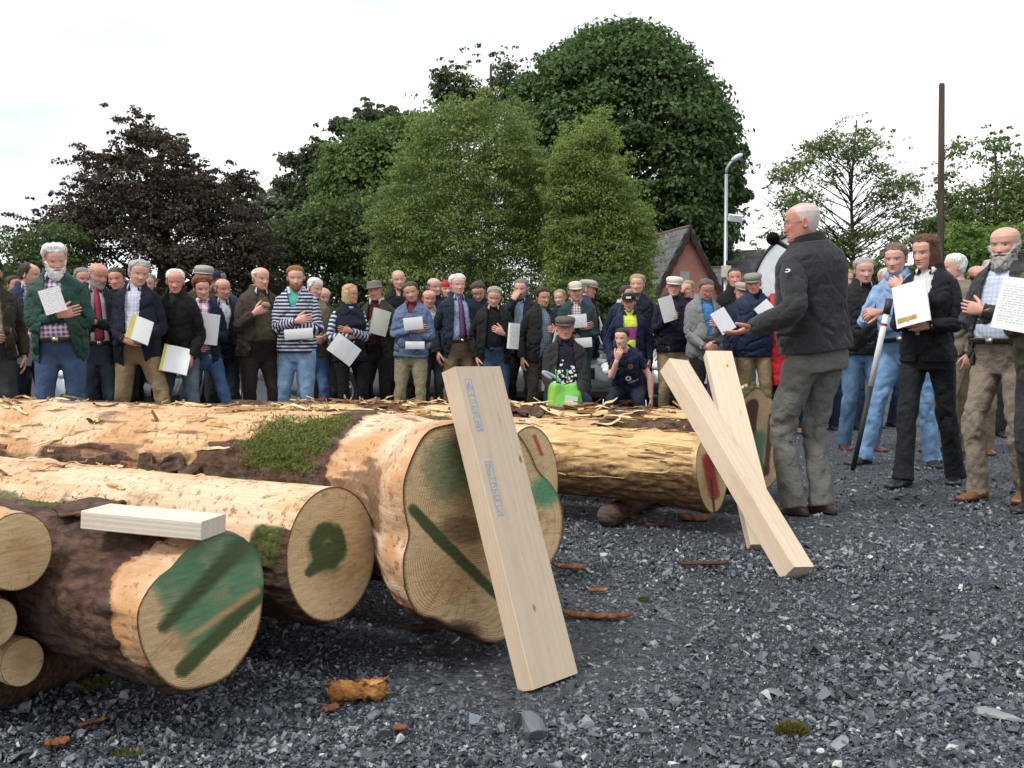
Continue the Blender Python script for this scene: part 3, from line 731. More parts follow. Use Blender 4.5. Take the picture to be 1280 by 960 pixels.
    if coat is not None:
        cutf = None
        if opening:
            oz, ow = zip(*opening); cutf = lambda Z: np.interp(Z, oz, ow) + .006 * (vnoise(np.stack([Z.ravel() * 18, Z.ravel() * 0 + sd, Z.ravel() * 0], -1), 2).reshape(Z.shape) - .5)
        jk = top_garment('jacket' if opening or hem < -.02 else 'sweater', coat, hem, .600, infl, jfold, .006 if hem < 0 else .002, cutf)
        if coat_collar:
            ccm, hi = (coat_collar if isinstance(coat_collar, tuple) else (coat_collar, .03)); th = np.linspace(R(-70), R(250), 40); rr = []
            for z, r, dz in ((.575, .082, 0), (.60 + hi * .3, .077, 0), (.605 + hi, .075, 0), (.602 + hi, .082, 0), (.580, .094, 0), (.560, .108, 0)):
                fd = sstep(0, .5, np.minimum(th - th[0], th[-1] - th)); e = np.stack([r * np.cos(th) * 1.02, r * np.sin(th) + .012, .556 + (z - .556) * (.12 + .88 * fd) + .012 * np.sin(th)], -1); rr.append(e)
            rr = np.array(rr); cm = MB(); cm.rings(TW(rr.reshape(-1, 3)).reshape(rr.shape), False, False, close=False); co = fin(cm).build('collar', ccm, jk)
            m = co.modifiers.new('thickness', 'SOLIDIFY'); m.thickness = .004
    if sl_mat is not None:
        sm = MB()
        for side in (1, -1):
            S, E, Wp, fd, pn, cu = armj[side]; S0 = S + (TW((0, .012, .50)) - S) * .22
            if sleeve >= .95: endp = Wp + unit(Wp - E) * .0
            p = bentpath(S0, E, Wp if sleeve >= .95 else (E + (Wp - E) * max(0.02, (sleeve - .5) * 2)), 42 if not fine else 60, .2)
            if sleeve < .5: p = np.array([S0 + (E - S0) * t for t in np.linspace(0, sleeve * 2, 14)])
            r0 = infl * .55; jn = .5
            limb(sm, p, [.050 + r0, .056 + r0, .052 + r0, .048 + r0, .046 + r0, .043 + r0, .039 + r0, .035 + r0 * .8], 26 if not fine else 34, jfold * .95, sd + side, joint=jn, cap1=False)
        so = fin(sm).build('sleeves', sl_mat, root)
        m = so.modifiers.new('thickness', 'SOLIDIFY'); m.thickness = .004; m.offset = -1
    # collar, tie, belt
    if collar is not None:
        th = np.linspace(R(-58), R(238), 40); cm = MB(); rr = []
        for z, r, pt in ((.585, .074, 0), (.612, .070, 0), (.628, .069, 0), (.622, .078, 0), (.590, .092, 1)):
            sn = np.sin(th); fr = np.clip(-sn - .2, 0, 1) * pt
            rr.append(np.stack([r * np.cos(th) * (1 + .1 * fr), r * sn + .008 - .022 * fr, z + .020 * sn - .045 * fr], -1))
        rr = np.array(rr); cm.rings(TW(rr.reshape(-1, 3)).reshape(rr.shape), False, False, close=False); co = fin(cm).build('shirt_collar', collar, root)
        m = co.modifiers.new('thickness', 'SOLIDIFY'); m.thickness = .003
    if tie is not None:
        zz = np.linspace(.585, .10, 16); hw, hd, yc = torso_prof(zz, fat, fem); w = np.interp(zz, [.1, .13, .5, .55, .59], [.003, .044, .026, .018, .024]); yf = yc - hd - .014
        yf = np.minimum(yf, yf[3]) if False else yf; yf[:2] = yf[2] + .012
        a = np.stack([-w, yf, zz], -1); b = np.stack([0 * w, yf - .007, zz], -1); c2 = np.stack([w, yf, zz], -1); d2 = np.stack([0 * w, yf + .004, zz], -1)
        rr = np.stack([a, b, c2, d2], 1); tb = MB(); tb.rings(TW(rr.reshape(-1, 3)).reshape(rr.shape)); fin(tb).build('tie', tie, root)
    if belt is not None:
        G, uv = torso_grid(.078, .114, .016, fat, fem, 4, 48, sd, 0); tb = MB(); tb.rings(TW(G.reshape(-1, 3)).reshape(G.shape), False, False); bo = fin(tb).build('belt', leather(tuple(belt)), root)
        m = bo.modifiers.new('thickness', 'SOLIDIFY'); m.thickness = .005
        hw, hd, yc = torso_prof(np.array([.096]), fat, fem); bb = MB(); bb.box(TW((0, yc[0] - hd[0] - .021, .096)), (.045, .008, .034), Rt); fin(bb).build('buckle', plain((.5, .45, .3), .3, .5, .9), bo)
    info = dict(root=root, k=k, TW=TW, Rt=Rt, arm=armj, HW=HWd, Rh=Rh, fat=fat, fem=fem, legj=legj, h=h)
    W = Matrix.Translation((px0, Y, 0)) @ Matrix.Rotation(R(rz), 4, 'Z')
    info['world'] = lambda p: np.array(W @ Vector(np.asarray(p, float) * k)); info['rot'] = np.array(W.to_3x3())
    return info
def patch_on_chest(P, name, poly, x0, z0, mat, off=.034, parent=None, rot=0.0):
    """a flat badge that follows the chest"""
    v = [];
    for a, b in poly:
        xx = x0 + a * math.cos(rot) - b * math.sin(rot); zz = z0 + a * math.sin(rot) + b * math.cos(rot); hw, hd, yc = torso_prof(np.array([zz]), P['fat'], P['fem'])
        yy = yc[0] - (hd[0] + off) * (max(0, 1 - abs(xx / (hw[0] + off)) ** 2.5)) ** (1 / 2.5); v.append(P['TW']((xx, yy, zz)) * P['k'])
    mb = MB(); mb.V.append(np.array(v)); mb.n = len(v); mb.N.append((list(range(len(v))), 0))
    return mb.build(name, mat, parent or P['root'], smooth=False)
# ------------------------------------------------------------------ things people hold
def sheaf(loc, Rm, label, size=(.21, .297), thick=.004, cover=None, inside=None, name='folder', spread=0.0, group='papers and folders held by the crowd', curve=.006, band=None):
    """a booklet: its plane is local x,z and its front looks along -y; Rm turns it in the world"""
    root = empty(name, (0, 0, 0), 0, label, 'folder' if name == 'folder' else 'paper', group)
    root.matrix_world = Matrix.Translation(Vector(loc)) @ Matrix(np.asarray(Rm).tolist()).to_4x4()
    def leaf(y, th, mat, nm, inset=0, dz=0):
        nx = 9; x = np.linspace(-size[0] / 2 + inset, size[0] / 2 - inset, nx); z = np.linspace(-size[1] / 2 + inset + dz, size[1] / 2 - inset + dz, 5)
        yy = y + curve * (1 - (x / (size[0] / 2)) ** 2) * -1
        mb = MB(); rr = []
        for zz in z:
            f = np.stack([x, yy - th / 2, zz + 0 * x], -1); b = np.stack([x, yy + th / 2, zz + 0 * x], -1)[::-1]; rr.append(np.concatenate([f, b]))
        mb.rings(np.array(rr), False, False); n = 2 * nx
        mb.N.append((list(range(n))[::-1], 0)); mb.N.append((list(range(4 * n, 5 * n)), 0))
        return mb.build(nm, mat, root, smooth=False)
    leaf(0, thick, inside or paper((.78, .78, .77)), 'pages', .004, spread)
    leaf(-thick / 2 - .0016, .0022, cover or paper((.82, .82, .82)), 'cover'); leaf(thick / 2 + .0016, .0022, cover or paper((.82, .82, .82)), 'cover')
    if band:
        c_, a0, a1, b0, b1 = band; mb = MB(); y = -thick / 2 - .0035 - curve * .9; mb.box(((a0 + a1) / 2, y, (b0 + b1) / 2), (a1 - a0, .0016, b1 - b0)); mb.build('printed_band', plain(c_), root, smooth=False)
    return root
def held(P, side, label, off=(0, 0, 0), tilt=(0, 0, 0), **kw):
    """place a sheaf by the hand of a person: off in the torso frame from the palm, tilt = rx,ry,rz degrees in the person's frame"""
    S, E, W, fd, pn, cu = P['arm'][side]; palm = W + unit(fd) * .09 + P['Rt'] @ np.asarray(off, float)
    return sheaf(P['world'](palm), P['rot'] @ P['Rt'] @ rotm(R(tilt[0]), R(tilt[1]), R(tilt[2])), label, **kw)
def on_chest(P, pos, label, tilt=(0, 0, 0), **kw):
    return sheaf(P['world'](P['TW'](pos)), P['rot'] @ P['Rt'] @ rotm(R(tilt[0]), R(tilt[1]), R(tilt[2])), label, **kw)
# ------------------------------------------------------------------ the crowd
BLACK = (.013, .013, .015); CHAR = (.028, .029, .032); NAVY = (.016, .021, .042); DNAVY = (.011, .014, .026); BOTTLE = (.018, .062, .048); OLIVE = (.055, .050, .028)
BROWN = (.045, .030, .020); DBROWN = (.024, .015, .012); KHAKI = (.30, .225, .125); STONE = (.27, .225, .165); GREYT = (.165, .17, .168); JEAN = (.055, .105, .20); DJEAN = (.022, .034, .062); LJEAN = (.13, .225, .37)
MAROON = (.085, .014, .026); WHITE = (.78, .78, .79); SKYB = (.38, .50, .70); GREYTR = (.115, .112, .10); DGREY = (.05, .052, .055); CREAM = (.62, .56, .45)
W_HAIR = (.72, .71, .68); G_HAIR = (.42, .41, .39); SG_HAIR = (.22, .205, .19); B_HAIR = (.055, .035, .022); DK_HAIR = (.022, .016, .012); BLOND = (.55, .38, .18); RED_HAIR = (.19, .055, .022); GINGER = (.24, .10, .035); SANDY = (.34, .25, .15)
C, D = cloth, denim
OPEN = [(-.13, .105), (.1, .085), (.3, .068), (.45, .060), (.56, .055), (.61, .07)]
HALF = [(-.13, .06), (.1, .05), (.3, .05), (.45, .055), (.56, .055), (.61, .07)]
BLAZ = [(-.13, .03), (.05, .0), (.17, .0), (.20, .012), (.45, .075), (.56, .065), (.61, .07)]
VNECK = [(-.13, -1), (.40, -1), (.41, .0), (.56, .055), (.61, .07)]
ROUND = [(-.13, -1), (.53, -1), (.535, .02), (.56, .05), (.61, .07)]
ZIP = [(-.13, -1), (.47, -1), (.475, .0), (.58, .035), (.61, .045)]
CROSS = ('crossunder', 'crossover'); CROSS2 = ('crossover', 'crossunder')
PR = printed()
PP = {}
def P(key, *a, **k): PP[key] = person(*a, **k); return PP[key]
# far end of the line
P('edge', -9, 322, 8.67, 'man in brown jacket and grey trousers cut off beside the navy-jacketed man', rz=20, hair='none', hairc=B_HAIR, hat=('ball', DNAVY, C(DNAVY)), coat=C((.05, .04, .03)), opening=OPEN, inner=C((.34, .28, .20)), legs=C(DGREY), arms=('down', 'belly'), fat=.7)
P('far0', 15, 344, 12.54, 'dark-haired man mostly hidden behind the man in profile with navy jacket', rz=30, yaw=20, hairc=B_HAIR, coat=C(DNAVY), legs=C(BLACK), tone='ruddy')
P('profile', 33, 327, 9.61, 'balding dark-haired man in profile wearing a navy jacket and dark trousers', rz=40, yaw=42, pitch=6, hair='receding', hairc=(.035, .024, .017), stub=.25, coat=C((.028, .04, .075)), hem=-.06, opening=HALF, inner=checks((.55, .5, .5), (.12, .14, .28), .03), collar=C((.6, .6, .62)), arms=(('belly', {0: (.09, -.2, .12)}), 'belly'), legs=C((.02, .026, .04)), coat_collar=C((.028, .04, .075)))
on_chest(PP['profile'], (-.09, -.25, .0), 'grey-white sheet held low by the balding man in profile', tilt=(10, 12, 10), cover=paper((.42, .46, .52)), size=(.22, .26))
P('whitebeard', 76, 305, 8.15, 'white-haired man with full white beard in a bottle-green jacket, arms folded', rz=22, yaw=20, pitch=14, hair='short', hairc=(.80, .79, .77), thick=.020, puff=.018, beard=(.030, (.74, .73, .70)), brow=(.6, .58, .55), tone='pink', coat=C(BOTTLE, .55), hem=-.10, opening=[(-.13, .15), (.1, .12), (.3, .08), (.45, .065), (.56, .06), (.61, .075)], inner=checks((.66, .62, .70), (.16, .07, .20), .036, .5), inner_hem=.095, collar=checks((.66, .62, .70), (.16, .07, .20), .03, .5), arms=CROSS, legs=D((.045, .075, .14)), belt=(.05, .035, .02), fat=.75, coat_collar=C(BOTTLE, .55), infl=.034, lean=3)
on_chest(PP['whitebeard'], (.015, -.245, .40), 'white leaflet tucked above folded arms of the white-bearded man', tilt=(-14, -14, 12), cover=PR, size=(.16, .20))
P('moustache', 119, 326, 8.99, 'balding man with grey moustache and striped tie, arms folded over dark jacket', rz=25, yaw=22, pitch=12, hair='fringe', hairc=(.30, .29, .28), thick=.008, beard=(.010, (.38, .35, .32), True), stub=.1, tone='ruddy', coat=C((.022, .036, .034)), hem=-.12, opening=OPEN, inner=C((.66, .58, .64)), inner_hem=.095, collar=C((.74, .70, .74)), tie=stripes((.35, .05, .10), (.5, .42, .45), .03, .5), arms=CROSS2, legs=D((.035, .052, .075)), belt=(.03, .02, .015), fat=.55, coat_collar=C((.022, .036, .034)))
P('far1', 104, 334, 10.35, 'man with pale collar hidden behind the moustached man', rz=10, yaw=15, hairc=SG_HAIR, coat=C(BLACK), collar=C(WHITE), legs=C(DNAVY), tone='ruddy')
P('blazer', 172, 324, 8.99, 'heavy grey-haired man in navy blazer and khaki trousers with knee bent', rz=18, yaw=24, pitch=8, hairc=(.44, .42, .40), thick=.016, puff=.012, tone='pink', coat=C((.014, .017, .030)), hem=-.13, opening=[(-.13, .10), (.1, .07), (.17, .055), (.3, .06), (.45, .07), (.56, .065), (.61, .07)], inner=checks((.40, .44, .62), (.62, .60, .68), .03, .5), inner_hem=.095, collar=checks((.45, .48, .66), (.62, .6, .68), .03, .5), arms=(('belly', {0: (.10, -.25, .13)}), ('belly', {0: (.04, -.26, .10)})), legs=C((.285, .205, .115)), belt=(.05, .03, .02), fat=.8, coat_collar=C((.014, .017, .030)), feet=((.34, -.24, .05, 15), (-.12, .02, 0, -10)), trouser_fold=.013)
on_chest(PP['blazer'], (.09, -.30, .19), 'white and yellow booklet held at the waist by the man in navy blazer', tilt=(-25, 22, 25), cover=paper((.80, .80, .77)), size=(.20, .24), band=((.62, .52, .12), -.10, -.06, -.12, .12))
P('far2', 152, 334, 10.35, 'brown-haired man almost hidden behind the navy blazer', rz=0, yaw=-10, hairc=B_HAIR, coat=C(NAVY), legs=C(BLACK), tone='ruddy')
P('far3', 187, 341, 10.76, 'man whose cheek shows between navy blazer and black pullover', rz=0, yaw=10, hairc=SG_HAIR, coat=C(BLACK), legs=C(BLACK))
P('blackjumper', 224, 335, 9.3, 'white-haired man in black pullover and faded jeans resting one foot up', rz=14, yaw=16, pitch=6, hair='receding', hairc=W_HAIR, thick=.012, puff=.010, tone='ruddy', coat=C(BLACK), hem=-.06, opening=ZIP, inner=C((.05, .05, .055)), arms=(('side', {0: (.20, -.20, .02)}), 'pocket'), legs=D((.085, .115, .135)), fat=.25, coat_collar=C(BLACK), feet=((.27, -.28, .06, 10), (-.12, .0, 0, -10)), lean=8)
on_chest(PP['blackjumper'], (.10, -.33, .02), 'white folder with yellow edge resting on the raised knee of black-pullover man', tilt=(-50, 15, 20), cover=paper((.80, .80, .80)), size=(.24, .30), band=((.65, .55, .08), -.12, -.095, -.15, .15))
P('redwoman', 254, 349, 9.61, 'woman with short auburn hair in teal-navy cardigan and blue jeans, knee raised', rz=22, yaw=12, pitch=8, fem=1, hair='short', hairc=RED_HAIR, thick=.020, puff=.020, tone='pink', coat=C((.012, .026, .045)), hem=-.08, opening=[(-.13, .12), (.1, .09), (.3, .075), (.5, .07), (.61, .08)], inner=checks((.74, .68, .72), (.30, .05, .22), .085, .6), inner_hem=-.02, arms=('chest', 'belly'), legs=D((.05, .095, .19)), feet=((.32, -.30, .06, 12), (-.1, .0, 0)), hgt=1.63, lean=8)
on_chest(PP['redwoman'], (.06, -.27, .33), 'white folder upright in the hands of the auburn-haired woman', tilt=(-5, 8, 15), cover=paper((.80, .80, .82)), size=(.21, .29))
P('capgrey', 257, 330, 10.87, 'tall man in pale grey flat cap standing behind the auburn-haired woman', rz=0, yaw=8, hairc=SG_HAIR, hat=('flat', (.30, .28, .24)), tone='ruddy', coat=C(OLIVE), opening=ZIP, legs=C(BLACK), beard=None, stub=.2)
P('capnavy', 279, 337, 11.49, 'man in navy peaked cap behind the bald man in dark blazer', rz=-5, yaw=-10, hairc=SG_HAIR, hat=('ball', DNAVY, C((.02, .024, .045))), tone='pink', coat=C((.035, .05, .08)), legs=C(BLACK))
P('baldblazer', 277, 349, 10.24, 'bald man in dark navy blazer with white sheets by his thigh', rz=30, yaw=24, pitch=4, hair='fringe', hairc=(.14, .12, .11), thick=.007, tone='ruddy', coat=C((.012, .015, .028)), hem=-.12, opening=BLAZ, inner=C((.62, .64, .68)), collar=C((.70, .72, .76)), arms=('side', 'pocket'), legs=C((.02, .022, .03)), coat_collar=C((.012, .015, .028)), fat=.3, hgt=1.66, lean=5)
held(PP['baldblazer'], 1, 'white sheets held down at the thigh of the bald man in blazer', tilt=(-5, 10, 35), cover=paper((.80, .80, .80)), size=(.15, .30))
P('brownjacket', 323, 332, 9.82, 'grey-haired man in open brown jacket over olive jumper eating a snack', rz=12, yaw=18, pitch=2, hair='balding', hairc=(.62, .61, .58), thick=.018, puff=.004, tone='pink', coat=C((.052, .040, .030), .7), hem=-.06, opening=[(-.13, .15), (.1, .125), (.3, .10), (.45, .08), (.56, .07), (.61, .08)], inner=C((.085, .080, .048)), vest='pullover', inner_hem=-.02, collar=C((.76, .76, .76)), arms=('pocket', ('chest', {0: (.13, -.25, .36)})), legs=C((.026, .017, .015)), fat=.7, coat_collar=C((.052, .040, .030), .7), infl=.032)
_w = PP['brownjacket']; _q = _w['arm'][-1]; b_ = MB(); b_.ell((0, 0, 0), (.045, .026, .028), n=14, m=8); b_ = b_.build('bread_roll', plain((.34, .24, .15), .8), None, loc=_w['world'](_q[2] + unit(_q[3]) * .10 + np.array([0.01, -.03, .03])), rot=(.3, .2, .4)); tag(b_, 'small brown bread roll in the hand of the man in brown jacket', 'bread roll')
P('hoodie', 371, 331, 9.82, 'young ginger-bearded man in navy and white striped hoodie, arms folded', rz=10, yaw=12, pitch=5, hair='short', hairc=GINGER, thick=.010, puff=.008, beard=(.008, (.26, .11, .05)), tone='fair', coat=stripes((.62, .64, .70), (.030, .040, .095), .034, .42), hem=-.02, opening=[(-.13, -1), (.36, -1), (.37, .004), (.5, .05), (.61, .075)], inner=C((.10, .42, .36)), inner_hem=.2, arms=CROSS, legs=D((.16, .25, .38)), fat=.15, coat_collar=(stripes((.62, .64, .70), (.030, .040, .095), .03, .42), .01), seed=3)
on_chest(PP['hoodie'], (.07, -.22, .165), 'white sheet showing under folded arms of the striped hoodie', tilt=(0, 86, 8), size=(.10, .27), cover=paper())
P('khakijkt', 388, 346, 10.87, 'white-haired man in stone jacket and jeans behind the striped hoodie', rz=20, yaw=25, pitch=10, hair='short', hairc=W_HAIR, thick=.014, tone='pink', coat=C((.26, .215, .14)), hem=-.05, opening=HALF, inner=C((.10, .09, .07)), arms=('belly', 'belly'), legs=D((.075, .14, .26)), coat_collar=C((.26, .215, .14)))
P('baldbeard', 404, 357, 11.81, 'bald man with cropped dark beard in olive coat between hoodie and blonde woman', rz=15, yaw=15, pitch=12, hair='crop', hairc=(.20, .14, .11), beard=(.007, (.09, .05, .035)), tone='pink', coat=C((.06, .06, .035)), hem=-.13, opening=HALF, inner=C((.20, .27, .38)), coat_collar=(C((.17, .24, .34)), .02), arms=('belly', 'chest'), legs=C((.03, .03, .034)))
on_chest(PP['baldbeard'], (.0, -.29, .30), 'white leaflet raised to the chest of the bald bearded man', tilt=(-10, -12, 5), size=(.20, .16), cover=PR)
P('blonde', 437, 356, 10.76, 'blonde woman with glasses in navy body-warmer and striped sleeves', rz=14, yaw=32, pitch=-2, fem=1, hair='bob', hairc=BLOND, glasses=(.12, .09, .06), tone='tan', coat=C((.014, .016, .030)), hem=-.06, opening=ZIP, inner=stripes((.70, .72, .76), (.03, .05, .12), .05, .42), sleeve_mat=stripes((.70, .72, .76), (.035, .06, .14), .05, .45), arms=('crossover', ('crossunder', {0: (.05, -.2, .22)})), legs=C((.010, .010, .012)), coat_collar=C((.014, .016, .030)), hgt=1.62)
on_chest(PP['blonde'], (-.16, -.30, .08), 'open white notepad hanging from the hand of the blonde woman', tilt=(-8, 38, -10), size=(.30, .22), cover=PR, curve=.012)
P('brimhat', 473, 349, 11.18, 'man in brimmed tweed hat and olive coat with rust-lined collar', rz=-4, yaw=6, pitch=2, hair='short', hairc=G_HAIR, hat=('brim', (.14, .125, .10)), tone='ruddy', coat=C((.050, .048, .030)), hem=-.13, opening=[(-.13, .12), (.1, .10), (.3, .08), (.45, .07), (.56, .065), (.61, .08)], inner=C((.075, .014, .022)), vest='pullover', inner_hem=-.02, collar=C((.66, .66, .66)), arms=('chest', 'down'), legs=C((.020, .016, .018)), fat=.55, coat_collar=(C((.24, .085, .03)), .006))
on_chest(PP['brimhat'], (.12, -.28, .34), 'white booklet with green back held by the brim-hatted man', tilt=(0, 16, 40), size=(.20, .28), cover=paper((.76, .78, .66)), inside=plain((.16, .30, .04), .6), thick=.02)
P('tallgrey', 500, 336, 12.33, 'tall man with cropped grey hair in black top behind the blue sweater', rz=5, yaw=8, hair='crop', hairc=(.24, .21, .19), tone='pink', coat=C(BLACK), opening=ZIP, coat_collar=C(BLACK), legs=C((.02, .02, .024)))
P('bluesweater', 514, 352, 10.66, 'tanned man in blue-grey sweater and khaki trousers, arms folded, head tipped', rz=12, yaw=4, pitch=2, hroll=-8, hair='short', hairc=(.075, .055, .045), thick=.014, puff=.012, tone='tan', stub=.15, coat=C((.13, .185, .30)), hem=-.02, opening=VNECK, inner=C((.16, .03, .04)), collar=C((.22, .04, .05)), arms=CROSS, legs=C((.29, .245, .155)), belt=None, fat=.3, trouser_fold=.013)
on_chest(PP['bluesweater'], (.06, -.26, .36), 'white page above folded arms of the blue sweater', tilt=(-8, 82, 6), size=(.13, .2), cover=paper())
on_chest(PP['bluesweater'], (.08, -.22, .12), 'white page edge below folded arms of the blue sweater', tilt=(0, 88, 6), size=(.08, .2), cover=paper())
P('lilac', 538, 361, 11.7, 'balding man smiling in pale lilac shirt and dark grey trousers', rz=12, yaw=-5, pitch=6, hair='fringe', hairc=(.07, .05, .045), thick=.008, tone='ruddy', coat=C((.46, .42, .46)), hem=.03, infl=.012, arms=('side', 'down'), collar=C((.5, .46, .5)), legs=C((.055, .058, .065)), fat=.6)
held(PP['lilac'], 1, 'buff card held by the thigh of the man in lilac shirt', tilt=(0, 4, 30), size=(.07, .28), cover=paper((.42, .40, .34)))
P('far4', 541, 346, 13.17, 'balding man in dark top behind the lilac shirt', rz=0, yaw=20, hair='fringe', hairc=(.10, .07, .05), tone='pink', coat=C(DNAVY), legs=C(BLACK))
P('redcap', 558, 348, 13.48, 'man in bright red bandana standing behind the purple tie', rz=0, yaw=-5, hair='none', hairc=SG_HAIR, hat=('beanie', (.5, .03, .04), C((.55, .03, .045))), tone='pink', coat=C(DNAVY), legs=C(BLACK))
P('suit', 573, 343, 11.29, 'white-haired man in navy suit jacket, pale blue shirt and purple tie', rz=10, yaw=8, pitch=0, hair='short', hairc=(.76, .75, .73), thick=.016, puff=.012, tone='pink', coat=C((.020, .028, .044)), hem=-.10, opening=[(-.13, .16), (.1, .13), (.3, .10), (.45, .085), (.56, .07), (.61, .075)], inner=C((.36, .47, .66)), inner_hem=.095, collar=C((.42, .53, .72)), tie=plain((.13, .035, .11), .5), arms=('down', 'down'), legs=C((.24, .175, .105)), belt=(.12, .03, .02), fat=.5, coat_collar=C((.020, .028, .044)))
P('lookdown', 598, 349, 12.54, 'dark-haired man looking down behind the black coat', rz=0, yaw=10, pitch=28, hair='short', hairc=(.06, .035, .022), thick=.011, tone='pink', coat=C(DNAVY), collar=C((.05, .06, .10)), legs=C(BLACK))
P('blackcoat', 617, 357, 11.08, 'sandy-grey haired man in long black coat over black jumper, hand in jeans', rz=-6, yaw=-4, pitch=16, hair='short', hairc=(.33, .28, .21), thick=.015, puff=.010, tone='pink', coat=C((.017, .017, .017)), hem=-.28 + .15, opening=[(-.13, .13), (.1, .115), (.3, .10), (.45, .08), (.56, .07), (.61, .08)], inner=C((.012, .012, .014)), vest='pullover', inner_hem=.0, collar=C((.76, .76, .76)), arms=('chest', 'pocket'), legs=D((.04, .065, .12)), fat=.6, coat_collar=C((.017, .017, .017)), infl=.032)
on_chest(PP['blackcoat'], (.22, -.25, .24), 'white magazine with dark print held by the man in black coat', tilt=(0, 6, 30), size=(.13, .28), cover=PR, thick=.03)
P('handface', 653, 348, 11.81, 'grey-bearded man in dark jacket touching his nose', rz=0, yaw=-4, pitch=6, hair='short', hairc=(.17, .14, .12), thick=.012, beard=(.012, (.22, .19, .17)), tone='pink', coat=C((.018, .020, .028)), hem=-.05, opening=HALF, inner=C((.35, .45, .62)), collar=C((.42, .52, .70)), arms=('belly', ('chin', {0: (.05, -.16, .575)})), legs=C(BLACK), coat_collar=C((.018, .020, .028)))
P('curly', 674, 359, 11.08, 'smiling man with dark curly hair in black jacket and check shirt', rz=8, yaw=10, pitch=6, hair='short', hairc=(.035, .022, .016), thick=.014, puff=.012, tone='tan', coat=C((.017, .018, .018)), hem=-.08, opening=[(-.13, .10), (.1, .085), (.3, .07), (.45, .06), (.56, .05), (.61, .065)], inner=checks((.10, .13, .17), (.20, .24, .29), .03, .5), collar=checks((.10, .13, .17), (.20, .24, .29), .03, .5), inner_hem=-.02, arms=('chest', 'down'), legs=C((.035, .032, .024)), fat=.5, coat_collar=C((.017, .018, .018)))
on_chest(PP['curly'], (.13, -.28, .22), 'grey-white document tilted against the chest of the curly-haired man', tilt=(-8, 22, 14), size=(.22, .28), cover=paper((.60, .62, .64)))
P('far5', 704, 361, 13.17, 'fair man mostly hidden between curly hair and beige cap', rz=0, yaw=-10, hairc=SANDY, tone='pink', coat=C(NAVY), legs=C(BLACK))
P('beigecap', 718, 350, 11.49, 'man in beige cap and green jacket with wine-red collar, arms folded', rz=2, yaw=0, pitch=3, hair='short', hairc=SG_HAIR, hat=('ball', (.45, .40, .32), tweed((.46, .42, .34))), tone='ruddy', coat=C((.030, .062, .058)), hem=-.10, opening=HALF, inner=checks((.6, .58, .6), (.24, .12, .14), .03), collar=C((.6, .55, .58)), arms=CROSS, legs=C((.030, .062, .058)), fat=.5, coat_collar=(C((.13, .016, .03)), .015), infl=.034)
on_chest(PP['beigecap'], (.01, -.26, .36), 'white paper over the folded arms of the man in beige cap', tilt=(-6, 84, 0), size=(.15, .21), cover=PR)
on_chest(PP['beigecap'], (.06, -.235, .11), 'white paper below the folded arms of the man in beige cap', tilt=(0, 84, 6), size=(.11, .25), cover=paper())
P('cap2', 731, 348, 12.75, 'man in pale flat cap turned aside, blue and orange jacket', rz=50, yaw=25, hair='short', hairc=SG_HAIR, hat=('flat', (.36, .33, .28)), tone='ruddy', coat=C((.03, .06, .14)), hem=-.08, opening=HALF, inner=C((.55, .13, .03)), legs=C(DNAVY), coat_collar=C((.03, .06, .14)))
P('dk780', 779, 356, 12.75, 'dark-haired man in navy jacket behind the neon-collared youth', rz=30, yaw=20, hair='short', hairc=(.05, .04, .035), thick=.01, tone='pink', coat=C((.018, .03, .06)), collar=C((.6, .62, .66)), legs=C(BLACK))
P('neon', 787, 370, 11.39, 'youth in black cap, neon yellow neckline and navy jacket', rz=-6, yaw=-4, pitch=6, fem=0, hair='short', hairc=DK_HAIR, hat=('ball', BLACK, C((.018, .016, .018))), tone='ruddy', coat=C((.018, .026, .068)), hem=-.12, opening=[(-.13, .09), (.1, .07), (.3, .075), (.45, .09), (.56, .085), (.61, .08)], inner=stripes((.66, .78, .10), (.30, .05, .20), .60, .72, .335), inner_hem=-.02, arms=('down', 'side'), legs=C((.012, .014, .028)), fat=.3, hgt=1.56, coat_collar=(C((.018, .026, .068)), .0))
_p = PP['neon']; v_ = [(-.028, 0), (.028, 0), (.028, .024), (-.028, .024)]; pm = MB(); pts = np.array([[-.033, -.1045, .068], [.033, -.1045, .068], [.031, -.1015, .096], [-.031, -.1015, .096]]); pm.V.append(_p['HW'](pts) * _p['k']); pm.n = 4; pm.N.append(([0, 1, 2, 3], 0)); pm.build('cap_badge', plain((.75, .72, .72), .6), _p['root'], smooth=False)
P('vest', 797, 343, 12.33, 'fair-haired man in dark navy body-warmer with green sleeves', rz=-2, yaw=-4, pitch=0, hair='short', hairc=(.36, .28, .17), thick=.014, puff=.010, tone='pink', coat=C((.014, .019, .030)), hem=-.06, opening=ZIP, inner=C((.12, .13, .09)), sleeve_mat=C((.045, .075, .055)), coat_collar=C((.10, .12, .085)), legs=C(BLACK), arms=('down', 'down'))
P('papercap', 842, 344, 11.49, 'man in cream flat cap and navy jumper raising a white sheet', rz=-8, yaw=-6, pitch=2, hair='short', hairc=G_HAIR, hat=('flat', (.52, .48, .40)), tone='pink', coat=C((.016, .018, .032)), hem=-.03, opening=VNECK, inner=C((.03, .03, .04)), collar=C((.05, .05, .06)), arms=('down', ('chest', {0: (.10, -.24, .34)})), legs=C((.34, .255, .14)), fat=.45, glasses=(.1, .1, .1))
on_chest(PP['papercap'], (-.09, -.30, .46), 'white sheet folded upright in the hand of cream-capped man', tilt=(0, -16, 20), size=(.17, .28), cover=paper(), thick=.004)
P('ear858', 859, 350, 13.38, 'man hidden between cream cap and grey tweed jacket, hand at his head', rz=0, yaw=-20, hairc=SANDY, tone='pink', coat=C(BLACK), legs=C(BLACK), arms=('down', ('chin', {0: (.10, -.12, .66)})))
